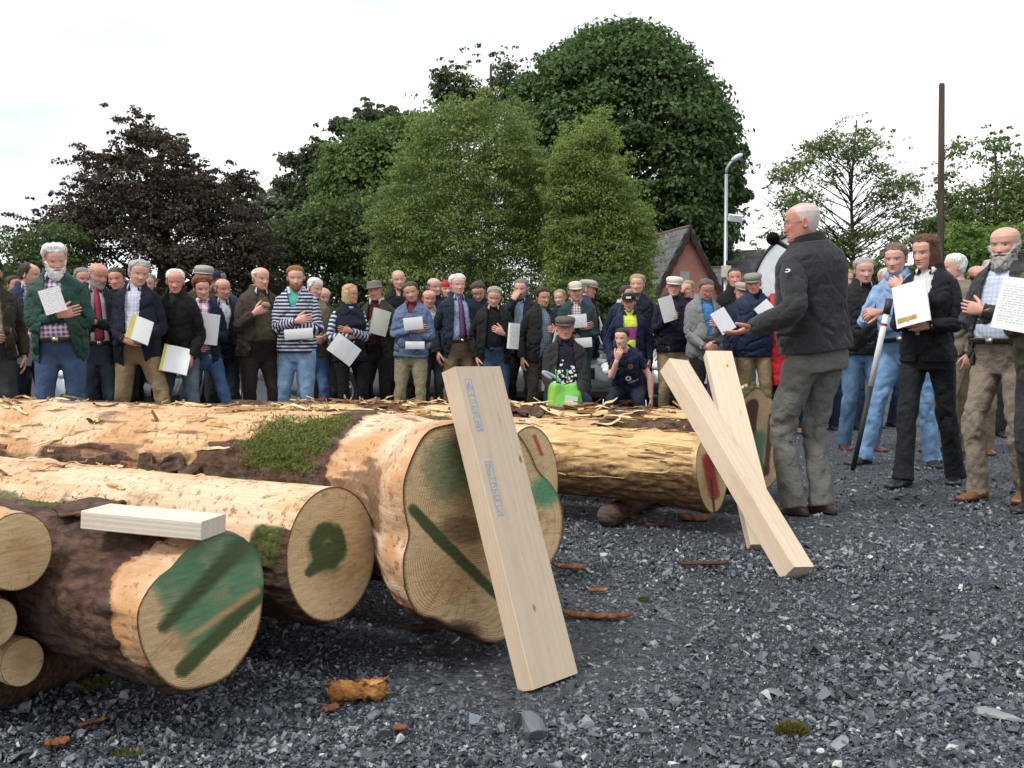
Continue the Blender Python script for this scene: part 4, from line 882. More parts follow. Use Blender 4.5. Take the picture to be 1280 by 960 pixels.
P('tweed', 880, 346, 10.97, 'elderly man in grey tweed jacket and blue shirt reading a paper', rz=4, yaw=-2, pitch=20, hair='short', hairc=(.13, .10, .08), thick=.010, puff=.004, glasses=(.25, .2, .12), tone='ruddy', coat=tweed(GREYT), hem=-.12, opening=[(-.13, .05), (.05, .02), (.17, .01), (.2, .02), (.45, .075), (.56, .065), (.61, .07)], inner=C((.08, .25, .52)), collar=C((.10, .30, .58)), arms=('chest', ('belly', {0: (.10, -.25, .06)})), legs=C((.014, .014, .017)), fat=.6, coat_collar=tweed(GREYT))
on_chest(PP['tweed'], (.11, -.28, .34), 'white page read by the man in grey tweed', tilt=(-20, -24, 10), size=(.19, .26), cover=paper((.72, .72, .76)), thick=.003)
P('pinkbald', 901, 360, 13.17, 'bald man with pink scalp bowed between grey tweed and flat caps', rz=0, yaw=0, pitch=55, hair='none', hairc=SG_HAIR, tone='pink', coat=C(BLACK), legs=C(BLACK))
P('dk921', 921, 334, 12.12, 'dark-haired man in black jacket towering behind the two flat caps', rz=0, yaw=-14, hair='short', hairc=(.04, .028, .02), thick=.008, puff=.002, tone='ruddy', coat=C(BLACK), legs=C(BLACK), coat_collar=C(BLACK))
P('cap923', 923, 351, 12.02, 'man in grey flat cap and glasses peering past the padded jacket', rz=5, yaw=-5, hroll=8, hair='short', hairc=SG_HAIR, hat=('flat', (.30, .27, .22)), glasses=(.1, .09, .08), tone='ruddy', coat=C((.02, .03, .055)), opening=ZIP, legs=C((.16, .15, .13)))
P('padded', 942, 339, 11.08, 'man in dark tweed flat cap and navy padded jacket, arms folded', rz=-4, yaw=-8, pitch=4, hair='short', hairc=SG_HAIR, hat=('flat', (.20, .19, .155)), tone='ruddy', coat=C((.016, .026, .060), .6), hem=-.09, opening=ZIP, inner=C((.02, .02, .03)), coat_collar=(C((.010, .014, .03)), .04), arms=CROSS, legs=C((.26, .19, .105)), fat=.5, infl=.042)
on_chest(PP['padded'], (.06, -.27, .40), 'white sheet over the folded arms of the padded jacket', tilt=(-8, -40, 0), size=(.18, .20), cover=paper())
P('redcoat', 983, 340, 11.1, 'figure in long red raincoat and navy trousers behind the speaker', rz=-25, yaw=-10, fem=0, hair='short', hairc=B_HAIR, coat=C((.56, .022, .032), .5), hem=-.40, inner=None, arms=('down', 'down'), legs=D((.016, .022, .045)), shoe=(.22, .11, .05), infl=.09, coat_collar=C((.56, .022, .032), .5))
# seated men at the front
P('seated', 707, 400, 9.3, 'seated old man in flat cap, red-rimmed glasses and patterned jumper', rz=2, yaw=-2, pitch=2, hgt=1.70, hair='short', hairc=G_HAIR, hat=('flat', (.10, .085, .075)), glasses=(.30, .06, .05), tone='ruddy', seat=.45, coat=C((.030, .031, .032)), hem=-.06, opening=[(-.13, .14), (.1, .13), (.3, .105), (.45, .08), (.56, .07), (.61, .08)], inner=C((.014, .016, .030)), vest='pullover', collar=C((.03, .03, .05)), arms=(('belly', {0: (.10, -.30, .04)}), ('belly', {0: (.11, -.31, .06)})), legs=C((.014, .017, .035)), feet=((.17, -.42, 0), (-.15, -.40, 0)), fat=.9, coat_collar=C((.030, .031, .032)))
_p = PP['seated']
for i in range(34):                                                   # white knitted figures on the jumper
    zz = .10 + .05 * (i // 5) + .012 * math.sin(i * 2.1); w_ = .085 * (1 - .5 * sstep(.2, .42, zz)); xx = -w_ + 2 * w_ * ((i % 5) / 4.0) + .008 * math.sin(i * 5.3)
    if zz > .30 and abs(xx) < .035: continue
    a = i * 1.7; s_ = .010 + .005 * ((i * 7) % 3)
    patch_on_chest(_p, 'knit_motif', [(-s_ * 1.3, -s_ * .5), (-s_ * .2, -s_ * .9), (s_ * .6, -s_ * .3), (s_ * 1.2, s_ * .7), (s_ * .1, s_ * .4), (-s_ * .7, s_ * 1.1)], xx, zz, plain((.6, .6, .6), .8), .012, rot=a * .3)
P('boy', 786, 409, 10.3, 'dark-haired boy in navy football shirt resting chin on hand', rz=-14, yaw=-16, pitch=6, hgt=1.50, hair='short', hairc=(.030, .020, .014), thick=.010, puff=.008, tone='fair', seat=.56, lean=26, roll=-4, coat=C((.014, .019, .045), .7), hem=-.03, infl=.02, sleeve=.32, opening=[(-.13, -1), (.565, -1), (.57, .045), (.61, .08)], arms=(('down', {0: (.27, -.16, -.02), 1: (1, .4, 0)}), ('chin', {0: (.06, -.20, .545), 1: (.2, -.5, -.9)})), legs=C((.012, .016, .034), .7), feet=((.20, -.30, 0), (-.20, -.32, 0)), fat=.1, headscale=1.04)
_p = PP['boy']
def ringpoly(r0, r1, n=22): 
    a = np.linspace(0, 2 * np.pi * .999, n); return [(r1 * math.cos(t), r1 * math.sin(t)) for t in a] + [(r0 * math.cos(t), r0 * math.sin(t)) for t in a[::-1]]
patch_on_chest(_p, 'club_crest', [(.030 * math.cos(t), .030 * math.sin(t)) for t in np.linspace(0, 6.1, 16)], .075, .415, plain((.36, .20, .03), .6), .030)
patch_on_chest(_p, 'club_crest', [(.019 * math.cos(t), .022 * math.sin(t)) for t in np.linspace(0, 6.1, 14)], .075, .415, plain((.36, .04, .03), .6), .032)
patch_on_chest(_p, 'shirt_logo', ringpoly(.017, .034), .035, .27, plain((.78, .78, .80), .6), .031)
patch_on_chest(_p, 'sleeve_swoosh', [(-.024, -.002), (-.008, -.012), (.026, .014), (-.006, -.004), (-.018, .003)], -.075, .40, plain((.7, .7, .72), .6), .031)
def chest_text(Pn, name, txt, size, x0, z0, mat, off, rot=0.0):
    cu = bpy.data.curves.new('lettering', 'FONT'); cu.body = txt; cu.size = size; cu.align_x = 'CENTER'; ob = bpy.data.objects.new('lettering', cu); COL.objects.link(ob)
    me = bpy.data.meshes.new_from_object(ob.evaluated_get(bpy.context.evaluated_depsgraph_get())); bpy.data.objects.remove(ob)
    vs = np.array([v.co[:] for v in me.vertices]); out = []
    for a, b, _ in vs:
        xx = x0 + a * math.cos(rot) - b * math.sin(rot); zz = z0 + a * math.sin(rot) + b * math.cos(rot); hw, hd, yc = torso_prof(np.array([zz]), Pn['fat'], Pn['fem'])
        out.append(Pn['TW']((xx, yc[0] - (hd[0] + off) * (max(0, 1 - abs(xx / (hw[0] + off)) ** 2.5)) ** .4, zz)) * Pn['k'])
    me.vertices.foreach_set('co', np.array(out, np.float32).ravel()); me.update(); me.materials.clear(); me.materials.append(mat)
    o = bpy.data.objects.new(name, me); COL.objects.link(o); o.parent = Pn['root']; return o
chest_text(_p, 'shirt_lettering', 'vodafone', .034, .085, .215, plain((.78, .78, .80), .6), .031, .22)
for side in (1, -1):                                                  # white piping down the track suit legs
    sd_, Hj, Kn, A, f = [q for q in _p['legj'] if q[0] == side][0]; tb = MB(); off = np.array([.082 * side, -.012, .0]); tb.tube(np.array([Kn + off, Kn * .5 + A * .5 + off, A + off]) * _p['k'], .005, 6); tb.build('leg_piping', plain((.7, .7, .72), .7), _p['root'])
# ---- the speaker and the group by the open ground
P('speaker', 1012, 249, 5.75, 'speaker in black fleece with cropped white hair seen from behind, hand outstretched', rz=-149, yaw=42, pitch=4, fine=True, hair='crop', hairc=(.66, .65, .63), glasses=(.35, .35, .35), tone='ruddy', coat=cloth((.040, .041, .046), .97, 1.2), hem=.0, infl=.038, coat_collar=(cloth((.016, .016, .018), .97, .8), .028), fat=.45, arms=(((.36, -.11, .17), (.05, 1, -.5), (.90, -.42, -.18), (.1, -.25, 1), .28), ((.10, -.215, .50), (.7, .1, -.9), (.55, -.2, .75), (.5, .9, 0), 1.0)), legs=cloth((.17, .165, .15), .9, .3), feet=((.10, .0, 0, 30), (-.085, .03, 0, 20)), shoe=(.045, .022, .017), trouser_fold=.015, legw=1.06, jfold=.007, group='speakers addressing the crowd', lean=1, hipx=-.06, roll=7, ruddy=1.4)
_p = PP['speaker']; _a = _p['arm'][-1]; mh = _p['HW']((.02, -.155, -.085)); hp = _a[2] + unit(_a[3]) * .07; ax = unit(mh - hp); M_ = Matrix.Identity(3)
mroot = empty('microphone', (0, 0, 0), 0, 'black foam-topped microphone held up to the speaker in black fleece', 'microphone'); m1 = MB()
_h0 = _p['world'](mh); _h1 = _p['world'](mh - ax * .24)
m1.tube([_h0, _h0 * .75 + _h1 * .25, _h1], [.017, .016, .012], 16, round_caps=True); m1.build('handle', plain((.015, .015, .016), .4), mroot)
m2 = MB(); m2.ell((0, 0, 0), (.038, .038, .048), n=22, m=14); V_ = m2.V[0]; m2.V[0] = V_ * (1 + .04 * (vnoise(V_ * 160, 3) - .5))[:, None]
zz_ = Vector(_h0 - _h1).to_track_quat('Z', 'Y').to_matrix(); m2.xf(np.array(zz_), _h0 + (_h0 - _h1) / np.linalg.norm(_h0 - _h1) * .03); m2.build('foam_head', cloth((.006, .006, .007), 1.0, .1), mroot)
mk_ = MB(); _S, _E = _p['arm'][1][0], _p['arm'][1][1]
_c = _S + (_E - _S) * .30; _dd = unit(_E - _S); _n = unit(np.array([.8, .55, .2]) - _dd * np.dot(np.array([.8, .55, .2]), _dd)); _t = np.cross(_dd, _n); q = []
for a in np.linspace(R(30), R(300), 14): q.append(_c + _n * .084 + (_t * math.cos(a) * .017 + _dd * math.sin(a) * .011))
for a in np.linspace(R(300), R(30), 14): q.append(_c + _n * .085 + (_t * math.cos(a) * .008 + _dd * math.sin(a) * .005))
mk_.V.append(np.array(q) * _p['k']); mk_.n = len(q); mk_.N.append((list(range(len(q))), 0)); o_ = mk_.build('sleeve_logo', plain((.7, .7, .72), .6), _p['root'], smooth=False); o_.modifiers.new('thickness', 'SOLIDIFY').thickness = .003
P('clergy', 1075, 321, 9.2, 'grey-haired clergyman in black jacket with white collar and jeans', rz=-12, yaw=-6, pitch=4, hair='short', hairc=(.36, .35, .33), thick=.012, puff=.006, tone='pink', coat=C((.014, .015, .017), .75), hem=-.05, opening=[(-.13, -1), (.38, -1), (.39, .0), (.56, .055), (.61, .065)], inner=C(BLACK), collar=C((.8, .8, .8)), arms=('pocket', 'down'), legs=D((.085, .15, .24)), fat=.5, coat_collar=C((.014, .015, .017), .75), shoe=(.10, .02, .02))
P('far6', 1056, 336, 11.39, 'man hidden between the speaker and the clergyman', rz=-5, yaw=-10, hairc=SANDY, tone='pink', coat=C((.2, .17, .12)), legs=D(DJEAN))
P('far7', 1106, 335, 11.7, 'pale-haired man peering past the denim shirt', rz=0, yaw=-10, hairc=(.6, .52, .42), tone='pink', coat=C((.05, .06, .07)), legs=D(DJEAN))
P('denimshirt', 1124, 315, 8.15, 'sandy-haired man in pale denim shirt and jeans leaning on a pole', rz=-34, yaw=-4, pitch=6, fine=True, hair='short', hairc=(.17, .12, .085), thick=.014, puff=.012, tone='pink', coat=denim((.24, .36, .56)), hem=.085, infl=.014, sleeve=.72, arms=(((.06, -.235, .475), (.5, -.5, -.9), (-.55, .2, .75), (-.3, 1, 0), .9), ((.10, -.31, .33), (.6, -.1, -.8), (.5, -.6, .1), (.4, .6, -.6), 1.05)), collar=denim((.24, .36, .56)), legs=denim((.15, .265, .43)), belt=(.02, .015, .014), shoe=(.014, .013, .013), fat=.75, roll=-7, lean=6, hipx=.06, feet=((.26, .02, 0, 20), (-.22, -.16, 0, -25)), hgt=1.80, trouser_fold=.014)
P('woman', 1160, 292, 7.0, 'brown-bobbed woman in black trouser suit and white blouse holding a folder', rz=-46, yaw=-14, pitch=10, fem=1, fine=True, hair='bob', hairc=(.10, .045, .024), tone='pink', coat=cloth((.014, .015, .019), .75, .2), hem=-.06, opening=[(-.13, .02), (.1, .012), (.16, .02), (.3, .05), (.45, .075), (.56, .07), (.61, .085)], inner=C((.72, .70, .70)), inner_hem=.04, collar=checks((.76, .74, .74), (.6, .5, .52), .03), arms=(('chest', {0: (.085, -.235, .185), 2: (-.9, -.3, .05)}), ('belly', {0: (.075, -.26, .205), 2: (-.8, -.45, .1)})), legs=cloth((.015, .016, .020), .75, .2), coat_collar=cloth((.014, .015, .019), .75, .2), shoe=(.012, .011, .012), feet=((.12, .22, 0, 14, 0), (-.05, -.24, 0, -6, 0)), trouser_fold=.010, jfold=.009, lip=(.42, .12, .10), infl=.02)
on_chest(PP['woman'], (.0, -.275, .335), 'white A4 folder with yellow and brown band held by the woman in black suit', tilt=(-12, -14, 0), size=(.24, .30), cover=paper((.80, .80, .84)), band=((.38, .32, .04), -.105, .03, -.115, -.085))
P('whitewoman', 1193, 317, 8.9, 'white-haired person showing above the shoulder of the woman in black', rz=-60, yaw=-20, fem=1, hair='short', hairc=(.82, .81, .79), thick=.014, puff=.010, tone='pink', coat=C((.22, .19, .14)), legs=C(STONE))
P('sunglasses', 1219, 331, 9.0, 'man in dark sunglasses, beige jacket and khaki trousers', rz=-18, yaw=-8, pitch=2, hair='receding', hairc=(.40, .37, .34), thick=.008, glasses=(0, 0, 0), tone='ruddy', coat=C((.33, .29, .215)), hem=-.10, opening=HALF, inner=C((.09, .02, .03)), collar=C((.05, .02, .03)), arms=('belly', 'down'), legs=C((.22, .175, .11)), shoe=(.14, .065, .03), fat=.5, coat_collar=C((.33, .29, .215)))
P('far8', 1237, 324, 10.66, 'grey-haired man half hidden behind the sunglasses', rz=-10, yaw=-10, hairc=G_HAIR, tone='pink', coat=C(CHAR), legs=C(CHAR))
P('beardman', 1256, 281, 6.3, 'bald man with bushy grey beard in charcoal jacket, arms folded', rz=-52, yaw=4, pitch=6, fine=True, hair='fringe', hairc=(.50, .48, .46), thick=.010, beard=(.034, (.38, .36, .34)), brow=(.32, .28, .25), tone='pink', coat=cloth((.052, .056, .058), .9, .4), hem=-.13, opening=[(-.13, .14), (.1, .125), (.3, .10), (.45, .085), (.56, .07), (.61, .08)], inner=checks((.42, .50, .66), (.60, .66, .78), .028), inner_hem=.095, collar=C((.50, .58, .72)), arms=CROSS2, legs=cloth((.275, .225, .175), .9, .3), belt=(.03, .02, .015), shoe=(.20, .085, .035), fat=.7, coat_collar=cloth((.052, .056, .058), .9, .4), feet=((.12, .06, 0, 10), (-.10, -.10, 0, -8)), trouser_fold=.016)
P('edgeman', 1316, 276, 5.75, 'man in brown tweed jacket clutching loose white papers, partly out of view', rz=-48, yaw=-6, pitch=8, fine=True, hair='receding', hairc=G_HAIR, tone='ruddy', coat=tweed((.10, .088, .06)), hem=-.13, opening=HALF, inner=C((.5, .5, .5)), collar=C((.6, .6, .6)), arms=('chest', ('chest', {0: (.12, -.27, .20)})), legs=C((.05, .05, .055)), fat=.6, coat_collar=tweed((.10, .088, .06)))
on_chest(PP['edgeman'], (-.09, -.33, .33), 'loose white papers clutched by the man in brown tweed', tilt=(-8, 10, -10), size=(.21, .297), cover=PR, thick=.014)
# ------------------------------------------------------------------ felled logs
def log_mats():
    t = NT('log_surface'); lp = t.attr('lp', 'Vector'); o = t.obj()
    g1 = t.noise(t.mapp(lp, (2.2, 26, 26)), 1, 5, .65, .3); g2 = t.noise(t.mapp(lp, (7, 120, 120)), 1, 3, .6); g3 = t.noise(lp, 3.5, 5, .6); g4 = t.noise(lp, 38, 4, .65)
    wood = t.ramp(g1, [(.22, (.36, .16, .06)), (.40, (.58, .35, .16)), (.60, (.70, .48, .27)), (.8, (.76, .59, .39))])
    wood = t.mix(t.ramp(g2, [(.40, .5), (.60, 0)]), wood, (.44, .24, .10))
    wood = t.mix(t.ramp(g3, [(.50, 0), (.72, .8)]), wood, (.44, .20, .075))
    wood = t.mix(t.math('MULTIPLY', t.ramp(g4, [(.54, 0), (.62, 1)]), .65), wood, (.15, .065, .03))
    pale = t.mix(t.ramp(g4, [(.56, 0), (.66, .8)]), t.mix(t.ramp(g3, [(.42, 0), (.60, .9)]), (.74, .57, .41), (.50, .25, .10)), (.16, .07, .035))
    pale = t.mix(t.ramp(g2, [(.42, .25), (.56, 0)]), pale, (.52, .30, .13))
    wood = t.mix(t.fac('pale'), wood, pale)
    yel = t.ramp(t.math('ADD', t.math('MULTIPLY', t.noise(t.mapp(lp, (4, 16, 16)), 1, 6, .7, .5), .62), t.math('ADD', t.math('MULTIPLY', g2, .22), t.math('MULTIPLY', g3, .22))), [(.32, (.16, .075, .03)), (.44, (.46, .27, .11)), (.58, (.66, .46, .22)), (.76, (.78, .62, .37))])
    wood = t.mix(t.fac('fib'), wood, yel)
    dirt = t.ramp(t.math('ADD', g4, t.math('MULTIPLY', g1, .3)), [(.4, (.035, .018, .010)), (.85, (.20, .10, .045))])  # brown used for dirt blotches and for shade painted under a stem
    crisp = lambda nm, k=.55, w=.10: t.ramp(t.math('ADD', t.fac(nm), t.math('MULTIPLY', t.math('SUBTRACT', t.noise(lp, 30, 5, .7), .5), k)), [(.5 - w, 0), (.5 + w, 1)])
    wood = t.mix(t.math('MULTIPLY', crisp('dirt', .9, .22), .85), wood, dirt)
    b1 = t.noise(t.mapp(lp, (14, 26, 26)), 1, 5, .7); b2 = t.n('ShaderNodeTexVoronoi', i_Scale=1.0, i_Randomness=1.0); t.l(t.mapp(lp, (26, 44, 44)), b2.inputs['Vector'])
    bark = t.ramp(b1, [(.28, (.026, .014, .009)), (.48, (.078, .041, .027)), (.66, (.145, .078, .050)), (.82, (.22, .15, .105))])
    bark = t.mix(t.ramp(t.noise(lp, 6, 4, .6), [(.5, 0), (.75, .7)]), bark, (.15, .135, .11))
    bark = t.mix(t.ramp(b2.outputs['Distance'], [(.0, 0), (.55, 0), (.8, .6)]), bark, (.012, .007, .005))
    bkf = crisp('bark', .8, .06); edge = t.math('MULTIPLY', t.ramp(t.fac('bark'), [(.12, 0), (.45, 1), (.55, 0)]), .75)
    wood = t.mix(edge, wood, (.34, .13, .045)); col = t.mix(bkf, wood, bark)
    ms = t.ramp(t.noise(lp, 55, 4, .65), [(.3, (.018, .026, .006)), (.55, (.07, .085, .018)), (.8, (.16, .15, .05))])
    col = t.mix(t.math('MULTIPLY', crisp('moss', .9, .2), .9), col, ms)
    h = t.math('ADD', t.math('MULTIPLY', g1, .6), t.math('MULTIPLY', g4, .5)); hb = t.math('ADD', t.math('MULTIPLY', b1, 1.4), t.math('MULTIPLY', b2.outputs['Distance'], -.7))
    hh = t.n('ShaderNodeMix', data_type='FLOAT'); t.l(bkf, hh.inputs[0]); t.l(h, hh.inputs[2]); t.l(hb, hh.inputs[3])
    surf = t.out(col, t.ramp(t.fac('bark'), [(0, .55), (1, .9)]), t.bump(hh.outputs[0], .7, .012), .3)
    # sawn end
    t = NT('log_end'); r = t.fac('rad'); ep = t.attr('ep', 'Vector'); paint = t.n('ShaderNodeAttribute', attribute_name='paint')
    wob = t.noise(ep, 6, 3, .5); fine = t.noise(ep, 160, 3, .6)
    f = t.math('ADD', r, t.math('MULTIPLY', t.math('SUBTRACT', wob, .5), .06))
    rings = t.math('SINE', t.math('MULTIPLY', t.math('POWER', f, 1.1), 260.0)); saw = t.noise(t.mapp(ep, (22, 240, 1), (0, 0, .75)), 1, 3, .6)
    rr = t.math('ADD', t.math('MULTIPLY', t.math('ADD', rings, 1), t.ramp(wob, [(.35, .05), (.7, .20)])), t.math('ADD', t.math('MULTIPLY', saw, .50), t.math('MULTIPLY', fine, .36)))
    col = t.ramp(rr, [(.2, (.80, .62, .37)), (.45, (.68, .485, .265)), (.8, (.42, .26, .125))])
    col = t.mix(t.ramp(t.math('ADD', r, t.math('MULTIPLY', t.math('SUBTRACT', wob, .5), .3)), [(.25, .45), (.62, 0)]), col, (.42, .235, .095))
    col = t.mix(t.ramp(t.math('ADD', r, t.math('MULTIPLY', t.math('SUBTRACT', fine, .5), .04)), [(.955, 0), (.99, 1)]), col, (.10, .048, .022))
    col = t.mix(t.ramp(t.noise(ep, 9, 5, .65), [(.56, 0), (.78, .55)]), col, (.30, .145, .05))
    at_ = t.n('ShaderNodeSeparateXYZ', i_Vector=ep).outputs; ang = t.math('ARCTAN2', at_[1], at_[0]); cn = t.n('ShaderNodeCombineXYZ', i_X=t.math('MULTIPLY', ang, 7.0), i_Y=t.math('MULTIPLY', r, .7), i_Z=at_[2]).outputs[0]; ck = t.noise(cn, 2.2, 3, .6)
    col = t.mix(t.ramp(ck, [(.60, 0), (.68, .35)]), col, (.25, .13, .05)); col = t.mix(t.ramp(t.noise(ep, 26, 4, .6), [(.60, 0), (.75, .5)]), col, (.16, .085, .035))
    pc = t.mix(t.ramp(fine, [(.3, .0), (.8, .16)]), paint.outputs['Color'], (.30, .21, .10))
    pa = t.math('ADD', paint.outputs['Alpha'], t.math('MULTIPLY', t.math('SUBTRACT', t.math('ADD', t.math('MULTIPLY', saw, .5), t.math('MULTIPLY', t.noise(ep, 70, 4, .65), .5)), .5), 1.0)); col = t.mix(t.ramp(pa, [(.22, 0), (.45, .55), (.85, .93)]), col, pc)
    end = t.out(col, .75, t.bump(rr, .35, .004), .25)
    return surf, end
LOGS, LOGE = log_mats()
MOSSM = leafm((.05, .055, .012), (.12, .15, .025), (.24, .24, .07), .3)
def fibre_mat():
    t = NT('bark_fibre'); g = t.n('ShaderNodeNewGeometry'); rnd = g.outputs['Random Per Island']
    col = t.ramp(rnd, [(0, (.09, .045, .02)), (.2, (.30, .15, .06)), (.45, (.58, .36, .15)), (.75, (.74, .55, .29)), (1, (.80, .66, .42))])
    col = t.mix(1.0, col, t.ramp(t.noise(t.obj(), 60, 3), [(.3, .7), (.7, 1.05)]), 'MULTIPLY'); return t.out(col, .8, None, .25)
FIBRE = fibre_mat()
def dist_seg(p, a, b):
    a = np.asarray(a, float); b = np.asarray(b, float); d = b - a; t = np.clip(((p - a) @ d) / max(1e-9, d @ d), 0, 1); return np.linalg.norm(p - a - t[:, None] * d, axis=1), t
def polar_of(poly):
    p = np.asarray(poly, float); th = np.arctan2(p[:, 1], p[:, 0]); r = np.hypot(p[:, 0], p[:, 1]); i = np.argsort(th); th = th[i]; r = r[i]
    th = np.concatenate([th - 2 * np.pi, th, th + 2 * np.pi]); r = np.concatenate([r, r, r])
    def f(t):
        t = (np.asarray(t) + np.pi) % (2 * np.pi) - np.pi; out = 0
        for k, w in ((-.09, .2), (-.04, .2), (0, .2), (.04, .2), (.09, .2)): out = out + w * np.interp(t + k, th, r)
        return out
    return f
def make_log(label, C, az, L, r0, r1=None, cut_az=None, outline=None, flare=.5, drop=0.0, bark=lambda t, th, n: 0 * t, moss=None, dirt=None, fib=None, pale=None, paint=None, seed=0, dth=140, res=.012, rough=.006, pitch=0.0, knots=0, group='felled logs laid side by side on the gravel', endtint=None, shift=0.0):
    """C centre of the sawn end; az degrees: the stem runs away from C towards (-sin az, cos az)"""
    C = np.asarray(C, float); a = R(az); A = np.array([-math.sin(a) * math.cos(pitch), math.cos(a) * math.cos(pitch), math.sin(pitch)]); E1 = np.array([math.cos(a), math.sin(a), 0]); E2 = np.cross(E1, A); E2 = -E2 if E2[2] < 0 else E2
    ca = R(cut_az if cut_az is not None else az); Nc = np.array([math.sin(ca), -math.cos(ca), 0.06])   # looks out of the end
    Nc = unit(Nc); r1 = r1 or r0 * .86
    th = np.linspace(0, 2 * np.pi, dth, endpoint=False)
    if outline is not None:
        q = np.array([on_plane(x, y, C, Nc) for x, y in outline]) - C; fo = polar_of(np.stack([q @ E1, q @ E2], -1)); Ro = fo(th)
    else: Ro = r0 * (1 + .05 * (fbm(np.stack([np.cos(th) * 1.3, np.sin(th) * 1.3, 0 * th + seed], -1), 2, seed) - .5) * 2)
    ts = [0.0]; 
    while ts[-1] < L: ts.append(ts[-1] + res * (1 + ts[-1] * 1.1))
    ts = np.array(ts); tt, tg = ts[:, None] + 0 * th[None], th[None] + 0 * ts[:, None]
    rs = r0 + (r1 - r0) * tt / L; k = sstep(0, flare, tt) if outline is not None else np.ones_like(tt)
    k = 1 - (1 - k) ** 1.5 if outline is not None else k
    rad = Ro[None] * (1 - k) + rs * k
    P3 = np.stack([tt * 1.2, np.cos(tg) * r0 * 6 + seed, np.sin(tg) * r0 * 6], -1).reshape(-1, 3)
    nA = fbm(P3 * np.array([1.4, 1.5, 1.5]), 4, seed).reshape(tt.shape); nB = fbm(P3 * np.array([5, 5, 5.]), 3, seed + 3).reshape(tt.shape); nC = fbm(P3 * np.array([16, 9, 9.]), 3, seed + 8).reshape(tt.shape)
    n = nA * .65 + nB * .35
    bk = np.clip(bark(tt, tg, n) * np.ones_like(tt), 0, 1); ms = np.clip(moss(tt, tg, n) * np.ones_like(tt), 0, 1) if moss else 0 * tt
    dr = np.clip(dirt(tt, tg, n) * np.ones_like(tt), 0, 1) if dirt else 0 * tt; fb = np.clip(fib(tt, tg, n) * np.ones_like(tt), 0, 1) if fib else 0 * tt; pl = np.clip(pale(tt, tg, n) * np.ones_like(tt), 0, 1) if pale else 0 * tt
    ed = sstep(0, .03, tt)
    disp = (nA - .5) * .035 * ed * r0 / .2 * .5 + ed * (rough * (nC - .5) * 1.6 + bk * (.010 + .012 * (nC - .4)) + ms * .008 + fb * .012 * (nC - .5)) 
    for kk in range(knots):
        kt, ka = .25 + (kk * .618 * 1.9) % (L * .6), 2.4 * kk + seed; dd = ((tt - kt) / .05) ** 2 + (((tg - ka + np.pi) % (2 * np.pi) - np.pi) * r0 / .05) ** 2; disp += .018 * np.exp(-dd)
    rad = rad + disp
    x, y = rad * np.cos(tg), rad * np.sin(tg)
    # oblique or square cut
    den = A @ Nc; sh = -(x * (E1 @ Nc) + y * (E2 @ Nc)) / den
    G = C + x[..., None] * E1 + y[..., None] * E2 + (tt + sh * (1 - sstep(0, .5, tt)))[..., None] * A + (np.array([0, 0, drop]) + shift * E1)[None, None] * sstep(0, flare * 1.1, tt)[..., None]
    root = empty('felled_log', tuple(np.array([C[0], C[1], 0])), 0, label, 'log', group); off = np.array([C[0], C[1], 0])
    lp = np.stack([tt, rs * np.cos(tg) + seed * 1.7, rs * np.sin(tg)], -1)
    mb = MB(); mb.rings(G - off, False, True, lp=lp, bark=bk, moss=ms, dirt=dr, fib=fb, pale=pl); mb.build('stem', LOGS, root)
    # sawn end
    nr = max(30, int(r0 / .0038)); rf = np.linspace(1, 0, nr)[:-1]; E = []
    x0, y0, s0 = x[0], y[0], sh[0]
    Pe = C + (x0[None] * rf[:, None])[..., None] * E1 + (y0[None] * rf[:, None])[..., None] * E2 + (s0[None] * rf[:, None])[..., None] * A
    ctr_shift = 0
    px = to_px(Pe.reshape(-1, 3)); col = np.zeros((len(px), 4))
    if paint: col = paint(px, col)
    ep = np.stack([(x0[None] * rf[:, None]), (y0[None] * rf[:, None]), 0 * (x0[None] * rf[:, None]) + seed], -1)
    saw = (fbm(ep.reshape(-1, 3) * np.array([30, 120, 1.]), 2, seed) - .5).reshape(rf.size, -1) * .003 * (rf[:, None] < .995)
    pith = .18 * np.array([math.cos(seed), math.sin(seed)]); rp = np.hypot(np.cos(th)[None] * rf[:, None] - pith[0] * (1 - rf[:, None]), np.sin(th)[None] * rf[:, None] - pith[1] * (1 - rf[:, None]))
    radv = np.maximum(rf[:, None] ** 1 * 1.0, 0) + 0 * th[None]
    ex = np.stack([x0[None] * rf[:, None] - pith[0] * r0 * .6, y0[None] * rf[:, None] - pith[1] * r0 * .6], -1); rr = np.linalg.norm(ex, axis=-1) / max(1e-6, r0); radm = np.where(rf[:, None] > .9, rf[:, None], np.minimum(.95, rr * .9 + .0 * radv)); wgt = sstep(.55, .95, rf)[:, None]; radm = rr * .93 * (1 - wgt) + rf[:, None] * wgt
    eb = MB(); eb.rings(Pe + saw[..., None] * Nc - off, False, True, rad=radm, ep=ep, paint=col.reshape(rf.size, -1, 4)); eb.build('sawn_end', LOGE, root)
    def surf(t, a_): 
        i = int(np.argmin(abs(ts - t))); j = int(round((a_ % (2 * np.pi)) / (2 * np.pi) * dth)) % dth; return G[i, j], unit(np.cos(a_) * E1 + np.sin(a_) * E2)
    return dict(root=root, off=off, surf=surf, A=A, E1=E1, E2=E2, C=C, Nc=Nc, ts=ts, L=L, moss=ms, th=th, G=G)
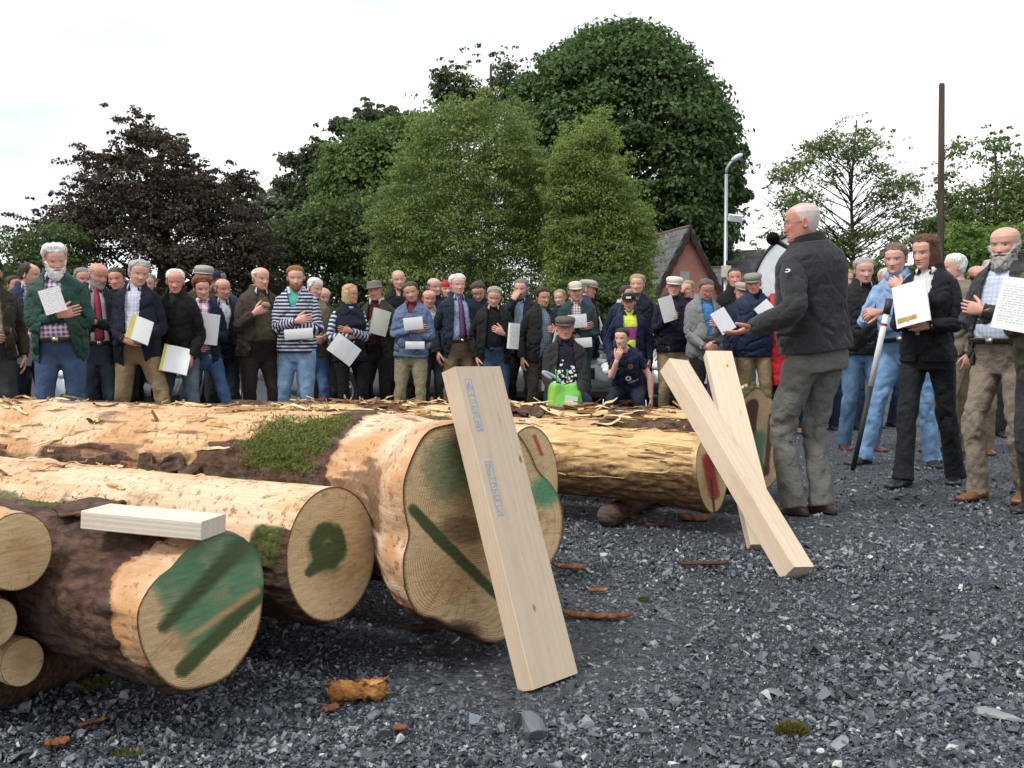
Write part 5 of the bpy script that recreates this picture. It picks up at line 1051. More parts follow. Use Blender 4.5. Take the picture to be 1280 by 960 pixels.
def moss_tufts(lg, n, sel, seed, hgt=.022, name='moss'):
    r_ = np.random.RandomState(seed); w = sel(lg['ts'][:, None] + 0 * lg['th'][None], lg['th'][None] + 0 * lg['ts'][:, None]) * lg['moss'] * np.gradient(lg['ts'])[:, None]
    p = w.ravel() / w.sum(); idx = r_.choice(p.size, n, p=p); P0 = lg['G'].reshape(-1, 3)[idx] + r_.normal(0, .006, (n, 3)); a = np.tile(lg['th'], len(lg['ts']))[idx]
    N = np.cos(a)[:, None] * lg['E1'] + np.sin(a)[:, None] * lg['E2']; D = N + r_.normal(0, .55, (n, 3)); D /= np.linalg.norm(D, axis=1)[:, None]; S = np.cross(D, r_.normal(0, 1, (n, 3))); S /= np.linalg.norm(S, axis=1)[:, None]
    h = hgt * r_.uniform(.4, 1.3, n)[:, None]; b = P0 - N * .006; V = np.stack([b - S * .0035, b + S * .0035, b + D * h], 1).reshape(-1, 3) - lg['off']
    mb = MB(); mb.add(V, None, np.arange(3 * n).reshape(-1, 3)); o = mb.build(name, MOSSM, lg['root'], smooth=False); o['kind'] = 'stuff'; return o
def shreds(lg, n, t0, t1, seed, a0=R(35), a1=R(145), lmin=.05, lmax=.30, w=.012, lift=.02, across=.25):
    """loose strips of fibre and inner bark lying along a log"""
    r_ = np.random.RandomState(seed); mb = MB()
    for i in range(n):
        t = r_.uniform(t0, t1); a = r_.uniform(a0, a1); L_ = r_.uniform(lmin, lmax) * (1 if r_.rand() < .8 else 1.8); ww = w * r_.uniform(.4, 1.6); m = 6; lf = lift * r_.rand() ** 2
        da = r_.normal(0, across) * L_ / .25; P_ = []; Q_ = []
        ph = r_.uniform(0, 6)
        for k in range(m):
            f = k / (m - 1); s_, nn = lg['surf'](min(lg['L'] - .02, max(.02, t + L_ * (f - .5))), a + da * (f - .5) * .8)
            hgt = .006 + lf * (f if i % 2 else (1 - f)) ** 2 * 2 + .006 * math.sin(ph + f * 5); tng = np.cross(lg['A'], nn); wd = ww * (1 - .7 * abs(f - .5)); tw = .5 * math.sin(ph + f * 3)
            sd = tng * math.cos(tw) + nn * math.sin(tw); P_.append(s_ + nn * hgt - sd * wd); Q_.append(s_ + nn * (hgt + .001) + sd * wd)
        V = np.stack([P_, Q_], 1).reshape(-1, 3) - lg['off']; mb.add(V, [[2 * k, 2 * k + 1, 2 * k + 3, 2 * k + 2] for k in range(m - 1)])
    o = mb.build('loose_fibre', FIBRE, lg['root'], smooth=False); o['kind'] = 'stuff'; m = o.modifiers.new('thickness', 'SOLIDIFY'); m.thickness = .0025; return o
def bark_sheet(lg, t0, t1, a0, a1, seed, parent=None, curl=.03, lift=.012):
    """a sheet of bark half torn off the stem"""
    r_ = np.random.RandomState(seed); nt_, na = max(8, int((t1 - t0) / .03)), 9; G = []; e0 = fbm(np.stack([np.linspace(0, 9, nt_), np.full(nt_, seed), np.zeros(nt_)], -1), 3, seed) - .5; e1 = fbm(np.stack([np.linspace(0, 9, nt_), np.full(nt_, seed + 5.), np.zeros(nt_)], -1), 3, seed) - .5
    for i in range(nt_):
        t = t0 + (t1 - t0) * i / (nt_ - 1); taper = min(1, 4 * min(i, nt_ - 1 - i) / (nt_ - 1) + .25); mid = (a0 + a1) / 2; hw = (a1 - a0) / 2 * taper; row = []
        for j in range(na):
            f = j / (na - 1) * 2 - 1; a = mid + f * hw + (e0[i] if f < 0 else e1[i]) * .5 * abs(f); s_, nn = lg['surf'](t, a); row.append(s_ + nn * (lift + curl * .45 * abs(f) ** 3 * (.6 + e0[i]) + .006 * (vnoise(np.array([[t * 30, a * 9, seed]]), 2)[0])) - lg['off'])
        G.append(row)
    G = np.array(G); mb = MB(); one = np.ones(G.shape[:2]); lp = np.stack([np.linspace(t0, t1, nt_)[:, None] + 0 * one, G[..., 1], G[..., 2]], -1)
    mb.rings(G, False, False, close=False, lp=lp, bark=one, moss=0 * one, dirt=0 * one, fib=0 * one, pale=0 * one); o = mb.build('loose_bark', LOGS, lg['root']); m = o.modifiers.new('thickness', 'SOLIDIFY'); m.thickness = .009; return o
def line_paint(px, a, b, w0, w1=None, soft=3.0, wob=0.0):
    d, t = dist_seg(px, a, b); w = w0 + ((w1 if w1 is not None else w0) - w0) * t
    if wob: d = d + wob * (fbm(np.concatenate([px * .08, px[:, :1] * 0], 1), 2, 4) - .5)
    return 1 - sstep(w - soft * .4, w + soft, d)
def lay(col, m, rgb, a=1.0):
    m = np.clip(m, 0, 1) * a; A0 = col[:, 3]; An = m + A0 * (1 - m); c = (np.asarray(rgb)[None] * m[:, None] + col[:, :3] * (A0 * (1 - m))[:, None]) / np.maximum(1e-6, An)[:, None]; return np.concatenate([c, An[:, None]], 1)
TH = lambda th: np.sin(th)          # +1 on top of the log
top = lambda th: sstep(.0, .8, np.sin(th))
GREENP = (.009, .052, .013); TEAL = (.085, .235, .125); REDP = (.42, .02, .035)
fr = lambda th: sstep(-.3, .7, -np.cos(th))   # faces the camera side
# the end with a broad green stain and dark sprayed bars
def paintA(px, col):
    ns = fbm(np.concatenate([px * .05, px[:, :1] * 0], 1), 3, 8)
    d = np.abs((px[:, 0] - 262) * .50 + (px[:, 1] - 742) * .866); d2 = (px[:, 0] - 262) * .866 - (px[:, 1] - 742) * .50
    side = (px[:, 0] - 208) * (738 - 812) - (px[:, 1] - 818) * (328 - 208)          # above the pale groove
    band = sstep(70, 44, np.abs(((px[:, 0] - 258) * .62 + (px[:, 1] - 745) * .78) + 12)) * sstep(-75, -40, d2) * sstep(105, 60, d2)
    col = lay(col, band * np.clip(.75 + .9 * (ns - .3), 0, 1), TEAL, .95)
    col = lay(col, line_paint(px, (204, 784), (300, 684), 5, 9, 8), GREENP, .92)
    col = lay(col, line_paint(px, (300, 684), (318, 676), 14, 18, 14), (.03, .09, .05), .55)
    col = lay(col, line_paint(px, (228, 838), (328, 740), 8, 7, 6), GREENP, .9); col = lay(col, line_paint(px, (215, 812), (322, 738), 2.0, 2.5, 4), (.50, .31, .13), .9)
    return col
def paintB(px, col):
    q = np.hypot((px[:, 0] - 410) / 17, (px[:, 1] - 682) / 22); nz = fbm(np.concatenate([px * .12, px[:, :1] * 0], 1), 2, 2) - .5
    ring = 1 - sstep(.30, .62, np.abs(q - .85) + nz * .3); fill = (1 - sstep(.5, 1.0, np.hypot((px[:, 0] - 413) / 17, (px[:, 1] - 690) / 18))) * .9
    col = lay(col, 1 - sstep(.8, 1.75, np.hypot((px[:, 0] - 408) / 21, (px[:, 1] - 686) / 28)), (.10, .15, .045), .55)
    col = lay(col, np.maximum(ring, fill), GREENP, .95); col = lay(col, line_paint(px, (404, 700), (386, 716), 8, 4, 5), GREENP, .95); return col
def paintC(px, col):
    nz = fbm(np.concatenate([px * .03, px[:, :1] * 0], 1), 3, 5)
    col = lay(col, sstep(.35, .7, nz) * sstep(660, 560, px[:, 1]), (.10, .17, .07), .42); col = lay(col, (1 - sstep(15, 55, np.hypot(px[:, 0] - 560, (px[:, 1] - 585) * .8))), (.06, .17, .08), .6)
    col = lay(col, (1 - sstep(8, 30, np.hypot(px[:, 0] - 681, (px[:, 1] - 615)))), (.03, .26, .13), .8); col = lay(col, sstep(.5, .8, nz) * sstep(480, 600, px[:, 0]), (.16, .085, .035), .30)
    col = lay(col, sstep(30, 8, np.hypot((px[:, 0] - 575) * .5, px[:, 1] - 663)) * sstep(520, 560, px[:, 0]), (.09, .05, .025), .6)
    col = lay(col, 1 - sstep(12, 45, np.hypot((px[:, 0] - 560) * .7, px[:, 1] - 725)), (.40, .19, .06), .38)
    col = lay(col, 1 - sstep(8, 34, np.hypot((px[:, 0] - 574), (px[:, 1] - 793) * 1.3)), (.03, .014, .008), .95)
    col = lay(col, line_paint(px, (517, 637), (548, 672), 5.5, 6, 4, 2), GREENP, .96); col = lay(col, line_paint(px, (548, 672), (625, 748), 6, 4.5, 4, 2), GREENP, .96); return col
def paintD(px, col):
    d, t = dist_seg(px, (884, 574), (893, 618)); col = lay(col, 1 - sstep(3, 11, d), REDP, .9); col = lay(col, 1 - sstep(.5, 2.5, dist_seg(px, (889, 600), (893, 640))[0]), (.05, .02, .012), .9); return col
def paintE(px, col): return lay(col, line_paint(px, (668, 545), (677, 568), 2, 1.5, 2.5), REDP, .8)
def paintF(px, col):
    nz = fbm(np.concatenate([px * .06, px[:, :1] * 0], 1), 3, 5); col = lay(col, (1 - sstep(3, 12, np.abs(px[:, 0] - 948 + .10 * (px[:, 1] - 560)))) * sstep(530, 545, px[:, 1]) * (.4 + nz), (.07, .22, .13), .9)
    col = lay(col, (1 - sstep(3, 8, np.abs(px[:, 0] - 970))) * sstep(515, 525, px[:, 1]) * sstep(562, 545, px[:, 1]), REDP, .8); col = lay(col, 1 - sstep(1.5, 5, dist_seg(px, (964, 520), (958, 590))[0]), (.05, .03, .02), .9); return col
BETA = 60.0
# green-stained log with dark bark
lgA = make_log('dark-barked log whose sawn end is stained green with two sprayed bars', (-.775, 2.47, .345), BETA, 4.6, .185, .165, cut_az=58,
    outline=[(222, 862), (192, 838), (174, 800), (171, 765), (184, 738), (214, 710), (246, 680), (280, 668), (303, 672), (322, 690), (329, 718), (328, 752), (322, 790), (305, 822), (286, 845), (252, 859)], flare=.5, drop=.0,
    bark=lambda t, th, n: 1 - sstep(.135, .105, t + .22 * (n - .5) + .07 * np.abs(th - 2.5) ** 2) * sstep(3.9, 3.6, th + 0 * t) - .9 * sstep(.70, .74, n) * (t < .6), moss=lambda t, th, n: sstep(.46, .58, n) * sstep(.5, .85, np.sin(th)) * sstep(.08, .16, t) * .85,
    pale=lambda t, th, n: 1.0, dirt=lambda t, th, n: sstep(.6, .75, n) * .5, paint=paintA, seed=3, dth=200, knots=3)
lgB = make_log('peeled log with a green figure nine sprayed on its ringed end', (-.527, 2.91, .378), BETA, 4.8, .196, .176, cut_az=59,
    bark=lambda t, th, n: sstep(.0, .10, -np.sin(th) + .05 + (n - .5) * .9 + .50 * sstep(.17, .10, t)), moss=lambda t, th, n: sstep(.17, .11, t + .1 * (n - .5)) * sstep(.6, .45, np.sin(th)) * sstep(-.15, .1, np.sin(th)) * (t > .012) + sstep(.46, .54, n) * sstep(.5, .7, t) * sstep(.5, .2, np.abs(np.sin(th) - .25)) * .8,
    pale=lambda t, th, n: sstep(.3, .6, n) * .8, dirt=lambda t, th, n: sstep(.60, .75, n) * .5, paint=paintB, seed=5, dth=200, knots=2)
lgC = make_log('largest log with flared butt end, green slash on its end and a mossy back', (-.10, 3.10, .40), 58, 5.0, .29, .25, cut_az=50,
    outline=[(533, 538), (560, 531), (590, 527), (620, 530), (646, 540), (660, 560), (672, 590), (690, 606), (703, 630), (705, 660), (698, 690), (688, 704), (672, 735), (655, 775), (628, 803), (600, 800), (588, 790), (545, 772), (522, 770), (508, 745), (503, 715), (505, 685), (514, 672), (508, 655), (504, 625), (502, 610), (512, 578)], flare=.42, drop=.06,
    bark=lambda t, th, n: sstep(.52, .56, t + .16 * (n - .5)) * sstep(1.25, 1.1, t + .6 * (n - .5) + .5 * sstep(.5, .9, np.sin(th))) + sstep(1.0, 1.2, t) * sstep(.50, .58, n - .30 * np.sin(th) + .10) * .95 + sstep(-.35, -.6, np.sin(th)),
    moss=lambda t, th, n: sstep(.54, .60, t + .14 * (n - .5)) * sstep(1.08, .85, t + .4 * (n - .5)) * sstep(.26, .42, np.sin(th) + .2 * (n - .5)) * sstep(.98, .86, np.sin(th) + .3 * (n - .5)) * sstep(.36, .46, n), pale=lambda t, th, n: sstep(.75, .5, t) + sstep(1.5, 2, t) * .6,
    dirt=lambda t, th, n: sstep(.50, .60, n + .10 * sstep(.5, .1, np.abs(th - 2.9))) * sstep(.08, .2, t) * .75 + sstep(-.2, -.6, np.sin(th)) * .7, paint=paintC, seed=2, dth=260, rough=.008, shift=.17)  # dirt blotches, plus shade painted along the underside of the stem
moss_tufts(lgC, 15000, lambda t, th: 1.0 * (t < 1.7), 4, .010)
moss_tufts(lgB, 1600, lambda t, th: 1.0 * (t < 3), 5, .014); moss_tufts(lgA, 1600, lambda t, th: 1.0 * (t < 2.5), 6, .010)
# second row behind
lgE = make_log('log squeezed behind the largest butt with a red smear on its end', (.08, 4.02, .435), 59, 5.2, .225, .20, bark=lambda t, th, n: sstep(.52, .62, n + .18 * sstep(-.2, -.8, np.sin(th))), fib=lambda t, th, n: sstep(.40, .55, n) * .6, moss=lambda t, th, n: sstep(.6, .7, n) * top(th) * .7, pale=lambda t, th, n: sstep(.7, .4, n), paint=paintE, seed=9, dth=120, res=.016)
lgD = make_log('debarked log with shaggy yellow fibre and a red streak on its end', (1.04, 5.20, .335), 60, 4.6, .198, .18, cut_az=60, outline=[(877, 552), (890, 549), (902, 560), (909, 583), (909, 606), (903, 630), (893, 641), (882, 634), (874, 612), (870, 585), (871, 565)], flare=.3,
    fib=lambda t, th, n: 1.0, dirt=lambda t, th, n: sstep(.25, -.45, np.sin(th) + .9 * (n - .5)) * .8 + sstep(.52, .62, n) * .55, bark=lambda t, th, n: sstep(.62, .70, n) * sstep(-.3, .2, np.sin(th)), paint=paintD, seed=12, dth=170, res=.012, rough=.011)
lgG = make_log('short-ended log half hidden behind the leaning timber props', (1.36, 5.72, .325), 61, 5.6, .195, .17, bark=lambda t, th, n: sstep(.50, .60, n), moss=lambda t, th, n: sstep(.56, .64, n) * top(th) * .5, pale=lambda t, th, n: .6, fib=lambda t, th, n: .5 * sstep(.5, .6, n), dirt=lambda t, th, n: sstep(-.1, -.5, np.sin(th)) * .7, seed=15, dth=110, res=.018)  # this mask darkens the stem towards its lower side
lgF = make_log('log at the far end of the row with mossy flared butt and split greenish end', (1.66, 6.42, .40), 61, 4.6, .215, .145, cut_az=58, outline=[(926, 503), (938, 489), (958, 496), (970, 508), (977, 530), (979, 560), (974, 590), (966, 604), (948, 606), (934, 592), (926, 560), (923, 530)], flare=.45, drop=-.06,
    bark=lambda t, th, n: sstep(.47, .56, n), moss=lambda t, th, n: sstep(.45, .2, t) * sstep(.0, .3, n - .25) * sstep(-.4, .2, np.sin(th)) + sstep(.58, .66, n) * .5 * top(th), fib=lambda t, th, n: .6, pale=lambda t, th, n: .5, paint=paintF, seed=21, dth=120, res=.016)
moss_tufts(lgF, 1200, lambda t, th: 1.0 * (t < .6), 8, .03)
lgH = make_log('pale stripped log lying between the mossy log and the far row', (-.44, 5.22, .36), 60, 4.6, .215, .19, bark=lambda t, th, n: sstep(.56, .66, n), fib=lambda t, th, n: sstep(.45, .6, n) * .8, moss=lambda t, th, n: sstep(.60, .68, n) * top(th) * .6, pale=lambda t, th, n: .7, seed=27, dth=100, res=.018)
# small round logs at the near end
lgI = make_log('slim pale round log on top of the small stack', (-1.202, 2.40, .492), 60, 2.6, .094, .088, bark=lambda t, th, n: sstep(.4, .5, n) * sstep(.05, .15, t), pale=lambda t, th, n: 1.0, seed=31, dth=110, res=.01, group='small round logs stacked at the near end')
lgJ = make_log('thin round log with frayed end lowest in the small stack', (-1.245, 2.50, .187), 60, 2.6, .060, .056, bark=lambda t, th, n: sstep(.35, .45, n) * sstep(.06, .15, t), pale=lambda t, th, n: 1.0, seed=33, dth=90, res=.01, group='small round logs stacked at the near end')
lgK = make_log('thin round log wedged between the other two of the small stack', (-1.262, 2.40, .316), 60, 2.6, .060, .055, bark=lambda t, th, n: sstep(.4, .5, n), pale=lambda t, th, n: 1.0, seed=35, dth=90, res=.01, group='small round logs stacked at the near end')
shreds(lgD, 130, .0, 3.6, 3, R(30), R(200), .05, .30, .005, .010, .08); shreds(lgE, 90, .7, 4.6, 4, lmin=.05, lmax=.3); shreds(lgG, 170, .1, 4.6, 5, R(20), R(160), .05, .26, .013, .022); shreds(lgF, 300, .1, 4.2, 6, R(20), R(150), .05, .24, .013, .03); shreds(lgH, 120, .2, 4.2, 7, lmin=.06, lmax=.3, w=.016, lift=.02)
shreds(lgC, 100, 1.1, 4.4, 8, R(50), R(165), .03, .20, .008, .02); shreds(lgB, 45, .5, 4.2, 9, R(40), R(150), .03, .14, .005, .01)
for lg_, q in ((lgC, [(1.15, 1.5, R(158), R(170))]), (lgE, [(1.3, 1.8, R(120), R(150))]), (lgH, [(.9, 1.5, R(100), R(140))]), (lgG, [(.15, .6, R(110), R(150))]), (lgF, [(1.5, 2.0, R(110), R(140))]), (lgA, [(.30, .52, R(75), R(115))])):
    for i, (a, b, c, d) in enumerate(q): bark_sheet(lg_, a, b, c, d, int(a * 100) + i)
# bearers the logs lie on
def bearer(label, p, q, r_, seed):
    p, q = np.array(p, float), np.array(q, float); n = 24; pts = np.array([p + (q - p) * t for t in np.linspace(0, 1, n)]); mb = MB(); m = 18; th = np.linspace(0, 2 * np.pi, m, endpoint=False); X, Y_, T_ = frames(pts)
    nz = fbm(np.stack([np.repeat(np.arange(n) * .8, m), np.tile(np.cos(th) * 2, n), np.tile(np.sin(th) * 2, n) + seed], -1), 3, seed).reshape(n, m)
    rad = r_ * (.85 + .3 * nz); G = pts[:, None] + rad[..., None] * (np.cos(th)[None, :, None] * X[:, None] + np.sin(th)[None, :, None] * Y_[:, None]); one = np.ones((n, m))
    lp = np.stack([np.linspace(0, 4, n)[:, None] + 0 * one, G[..., 1], G[..., 2]], -1); mb.rings(G, True, True, lp=lp, bark=one, moss=0 * one, dirt=0 * one, fib=0 * one, pale=0 * one)
    o = mb.build('timber_bearer', LOGS); return tag(o, label, 'bearer', 'bearers under the logs')
def along(perp, a, z): return (a * .866 + perp * .5, -a * .5 + perp * .866, z)
bearer('dark bearer beneath the dark-barked and peeled logs', along(1.38, -2.55, .075), along(3.6, -2.75, .08), .078, 1)
bearer('dark stub of bearer poking out beneath the shaggy yellow log', along(4.88, -2.22, .06), along(6.7, -2.4, .07), .06, 2)
bearer('bearer under the hidden tail of the near logs', along(1.4, -4.9, .075), along(4.6, -5.1, .08), .078, 3)
bearer('bearer under the hidden tail of the far logs', along(4.6, -5.4, .075), along(6.8, -5.5, .08), .078, 4)
# ------------------------------------------------------------------ sawn timber
PINE = lumber((.63, .50, .365)); PINE2 = lumber((.67, .54, .40)); PLANED = lumber((.70, .62, .51)); INK = plain((.30, .42, .62), .7)
def timber(label, p0, u, wdir, L, W, T, mat, name='timber_plank', group=None, nicks=()):
    """p0 centre of the foot; u along the length; wdir across the width"""
    u = unit(u); w_ = unit(np.asarray(wdir, float) - u * np.dot(u, wdir)); t_ = np.cross(w_, u)
    mb = MB(); n = 24
    z = np.linspace(0, L, n); e = .00025 * (rng.rand(n, 4) - .5) * 2
    prof = np.array([[-W / 2, -T / 2], [W / 2, -T / 2], [W / 2, T / 2], [-W / 2, T / 2]])
    ch = .0025; pr = []
    for i in range(4):
        a = prof[i]; pr.append(a + ch * np.sign(-a) * [1, 0]); pr.append(a + ch * np.sign(-a) * [0, 1])
    pr = np.array(pr); order = [1, 0, 2, 3, 5, 4, 6, 7]; pr = pr[order]
    G = np.stack([np.tile(pr[:, 0], (n, 1)) + e[:, :1], np.tile(pr[:, 1], (n, 1)) + e[:, 1:2], np.tile(z[:, None], (1, 8))], -1)
    mb.rings(G, True, True); o = mb.build(name, mat, None, smooth=False)
    M = Matrix(np.stack([w_, t_, u], 1).tolist()).to_4x4(); o.matrix_world = Matrix.Translation(Vector(p0)) @ M; return tag(o, label, 'timber', group or 'sawn timbers leaning on the logs'), (w_, t_, u)
def grd(px, py, z=0.0): return ground(px, py, z)
# broad plank
pb = grd(662, 866); pt_ = at(565, 466, 3.03); uB = unit(pt_ - pb); wB = grd(722, 842) - grd(672, 862)
plank, fB = timber('broad pale sawn plank leaning against the largest log end, blue ink stamps on it', pb + unit(wB) * .085 + np.array([0, 0, .008]), uB, wB, np.linalg.norm(pt_ - pb) * 1.0, .205, .062, PINE)
def stamp(parent, z0, x0, T_, seed):
    r_ = np.random.RandomState(seed); mb = MB(); y = T_ / 2 + .0008
    def st(a, b, w=.0011): 
        a, b = np.array(a), np.array(b); d = unit(b - a); nrm = np.array([-d[1], d[0]]) * w; q = [a - nrm, b - nrm, b + nrm, a + nrm]; k = mb.n
        mb.add([[x0 + c[0], y, z0 + c[1]] for c in q], [[3, 2, 1, 0]])
    st((-.013, 0), (-.013, .165)); st((.013, 0), (.013, .165)); st((-.013, .165), (.013, .165)); st((-.013, 0), (.013, 0)); st((-.013, .112), (.013, .112)); st((-.013, .045), (.013, .045))
    for i in range(14): a = np.array([r_.uniform(-.009, .009), r_.uniform(.118, .158)]); st(a, a + [r_.uniform(-.008, .008), r_.uniform(-.012, .012)], .0013)
    for zc in (.098, .078, .060, .030, .014):
        st((-.008, zc), (.008, zc), .0014); st((.008 * r_.choice([-1, 1]), zc), (.008 * r_.choice([-1, 1]), zc - .010), .0013); st((-.008, zc - .010), (.004, zc - .010), .0012)
    return mb.build('ink_stamp', INK, parent, smooth=False)
stamp(plank, .50, -.060, .062, 1); stamp(plank, .76, -.060, .062, 2)
# slim props
p1b = grd(1000, 722); p1t = at(845, 462, 5.02); prop1, _ = timber('long square timber prop leaning with its foot out on the gravel', p1b + np.array([-.01, 0, .018]), p1t - p1b, (.8, .62, 0), np.linalg.norm(p1t - p1b), .125, .095, PINE2)
p2b = grd(955, 688); p2t = at(897, 446, 5.55); prop2, _ = timber('shorter timber prop standing behind the long square prop', p2b + np.array([0, 0, .014]), p2t - p2b, (1, .12, 0), np.linalg.norm(p2t - p2b), .15, .06, PINE2)
# short planed block lying on the dark-barked log
sb, sn = lgA['surf'](.30, R(95))
blk, _ = timber('short clean planed block lying flat on the dark-barked log', (at(120, 645, 2.52)), at(260, 658, 2.46) - at(120, 645, 2.52), (0, 1, .0), .325, .125, .046, PLANED, name='timber_block', group='sawn timbers lying on the logs')
# ------------------------------------------------------------------ ground
def ground_mat():
    t = NT('slate_gravel'); o = t.obj()
    v = t.n('ShaderNodeTexVoronoi', i_Vector=o, i_Scale=46.0, i_Randomness=1.0); v2 = t.n('ShaderNodeTexVoronoi', i_Vector=o, i_Scale=120.0)
    big = t.noise(o, .6, 4, .6); g = t.n('ShaderNodeSeparateColor', i_Color=v.outputs['Color']).outputs[0]
    f = t.math('ADD', t.math('MULTIPLY', g, .55), t.math('ADD', t.math('MULTIPLY', big, .35), t.math('MULTIPLY', v2.outputs['Distance'], .2)))
    col = t.ramp(f, [(.2, (.014, .017, .021)), (.5, (.036, .042, .052)), (.8, (.075, .087, .105)), (.95, (.16, .175, .20))])
    h = t.math('ADD', t.math('MULTIPLY', g, .8), t.math('ADD', t.math('MULTIPLY', v.outputs['Distance'], -1.0), t.math('MULTIPLY', v2.outputs['Distance'], -.4)))
    return t.out(col, .62, t.bump(h, 1.0, .018), .4)
GM = ground_mat()
mb = MB(); gx = np.concatenate([[-1500, -300, -60], np.linspace(-24, 24, 97), [60, 300, 1500]]); gy = np.concatenate([[-60, -6], np.linspace(1.2, 30, 116), [60, 200, 800, 2500]])
XX, YY = np.meshgrid(gx, gy); zz = .030 * (fbm(np.stack([XX.ravel() * .9, YY.ravel() * .9, 0 * XX.ravel()], -1), 3, 5) - .5) * (np.abs(XX.ravel()) < 24) * (YY.ravel() < 30) * (YY.ravel() > 1)
nx = len(gx); i, j = np.meshgrid(np.arange(len(gy) - 1), np.arange(nx - 1), indexing='ij')
mb.add(np.stack([XX.ravel(), YY.ravel(), zz], -1), np.stack([i * nx + j, i * nx + j + 1, (i + 1) * nx + j + 1, (i + 1) * nx + j], -1).reshape(-1, 4)); tag(mb.build('ground', GM), kind='structure')
# stones
def stone_mat():
    t = NT('slate_stone'); g = t.n('ShaderNodeNewGeometry'); o = t.obj()
    c = t.ramp(g.outputs['Random Per Island'], [(0, (.030, .034, .042)), (.36, (.066, .076, .092)), (.66, (.118, .133, .157)), (.91, (.20, .22, .25)), (.975, (.30, .315, .335)), (1, (.58, .58, .56))])
    c = t.mix(1.0, c, t.ramp(t.noise(o, 45, 4), [(.25, .7), (.75, 1.15)]), 'MULTIPLY'); return t.out(c, .42, t.bump(t.noise(o, 130, 3), .35, .004), .45)
SM = stone_mat()
def stones(n, ylo, yhi, pw, smin, smax, seed, sx=.74, cx=0.0, flat=(.28, .72), px=None):
    r_ = np.random.RandomState(seed); u = r_.rand(n); Y = (ylo ** (1 - pw) + u * (yhi ** (1 - pw) - ylo ** (1 - pw))) ** (1 / (1 - pw)); X = (r_.rand(n) * 2 - 1) * sx * (Y + .2) + cx
    if px is not None:
        k = px(X, Y, r_); X, Y = X[k], Y[k]; n = len(X)
    s = smin * (smax / smin) ** (r_.rand(n) ** 2.2)
    cor = np.array([[-1, -1, -1], [1, -1, -1], [1, 1, -1], [-1, 1, -1], [-.75, -.75, 1], [.75, -.75, 1], [.75, .75, 1], [-.75, .75, 1]], float)
    V = cor[None] * (1 + r_.uniform(-.75, .25, (n, 8, 3))) * .5; V[:, 4:, :2] *= r_.uniform(.25, 1.1, (n, 1, 1)); V[:, :, 0] += V[:, :, 2] * r_.uniform(-.6, .6, (n, 1))
    V *= np.stack([np.ones(n), r_.uniform(.4, .95, n), r_.uniform(flat[0], flat[1], n)], -1)[:, None]; V *= s[:, None, None]
    a = r_.rand(n) * 6.283; tx = r_.normal(0, .42, n); ty = r_.normal(0, .42, n); ca, sa = np.cos(a), np.sin(a)
    x, y, z = V[..., 0], V[..., 1], V[..., 2]; z, y = z + y * tx[:, None], y - z * tx[:, None]; z, x = z + x * ty[:, None], x - z * ty[:, None]
    V = np.stack([x * ca[:, None] - y * sa[:, None] + X[:, None], x * sa[:, None] + y * ca[:, None] + Y[:, None], z + (s * .10 + .004)[:, None]], -1).reshape(-1, 3)
    q = np.array([[0, 3, 2, 1], [4, 5, 6, 7], [0, 1, 5, 4], [1, 2, 6, 5], [2, 3, 7, 6], [3, 0, 4, 7]]); Q = (q[None] + 8 * np.arange(n)[:, None, None]).reshape(-1, 4); return V, Q
mb = MB()
drift = lambda X, Y, r: r.rand(len(X)) < np.clip(3.0 * (fbm(np.stack([X * .9 + 3, Y * .55, 0 * X], -1), 3, 12) - .22), .62, 1)
mb.add(*stones(92000, 2.05, 5.0, .7, .006, .023, 1, px=drift)); mb.add(*stones(54000, 4.2, 14, 1.6, .010, .036, 2, px=drift)); mb.add(*stones(24000, 2.05, 5.5, .7, .005, .010, 6)); mb.add(*stones(1700, 2.05, 7, 1.2, .022, .050, 3)); 
mb.add(*stones(5600, 2.1, 3.6, 1.05, .013, .042, 4, flat=(.4, .8), px=lambda X, Y, r: (r.rand(len(X)) < np.clip((to_px(np.stack([X, Y, 0 * X], -1))[:, 0] - 930) / 200, 0, 1) * np.clip((to_px(np.stack([X, Y, 0 * X], -1))[:, 1] - 740) / 120, 0, 1))))
tag(mb.build('gravel', SM, smooth=False), 'loose blue-grey slate gravel covering the yard', None, None, 'stuff')
def rock(px, py, size, label, col, seed, flat=.5):
    p = ground(px, py); r_ = np.random.RandomState(seed); bm = bmesh.new(); bmesh.ops.create_icosphere(bm, subdivisions=2, radius=.5)
    V = np.array([v.co[:] for v in bm.verts]); 
    for _ in range(16):
        nn = unit(r_.normal(0, 1, 3)); d = r_.uniform(.20, .40); e = V @ nn - d; V = V - np.maximum(0, e)[:, None] * nn
    V = V * np.array([1, r_.uniform(.6, .9), flat]) * size; T = np.array([[v.index for v in f.verts] for f in bm.faces]); bm.free(); V = V @ rotm(.15, .1, r_.rand() * 6).T
    mb = MB(); mb.add(V - [0, 0, V[:, 2].min() + size * .06], None, T); t = plain(col, .55); o = mb.build('stone', t, None, smooth=False, loc=p + np.array([0, 0, .004])); tag(o, label, 'stone', 'larger stones on the gravel')
rock(668, 924, .115, 'dark grey angular rock standing up from the gravel below the broad plank', (.12, .13, .15), 1, .72); rock(1250, 898, .17, 'broad pale green-grey slate slab near the edge of the yard', (.22, .24, .23), 2, .22)
rock(540, 868, .050, 'grey pebble between the wood chunk and the broad plank', (.17, .18, .20), 3); rock(501, 930, .040, 'whitish quartz pebble straight below the orange wood chunk', (.5, .5, .5), 4, .8); rock(392, 880, .055, 'flat grey stone beside the orange wood chunk', (.20, .21, .23), 5, .35); rock(468, 898, .075, 'flat slate slab just below the orange wood chunk', (.14, .15, .17), 6, .3)
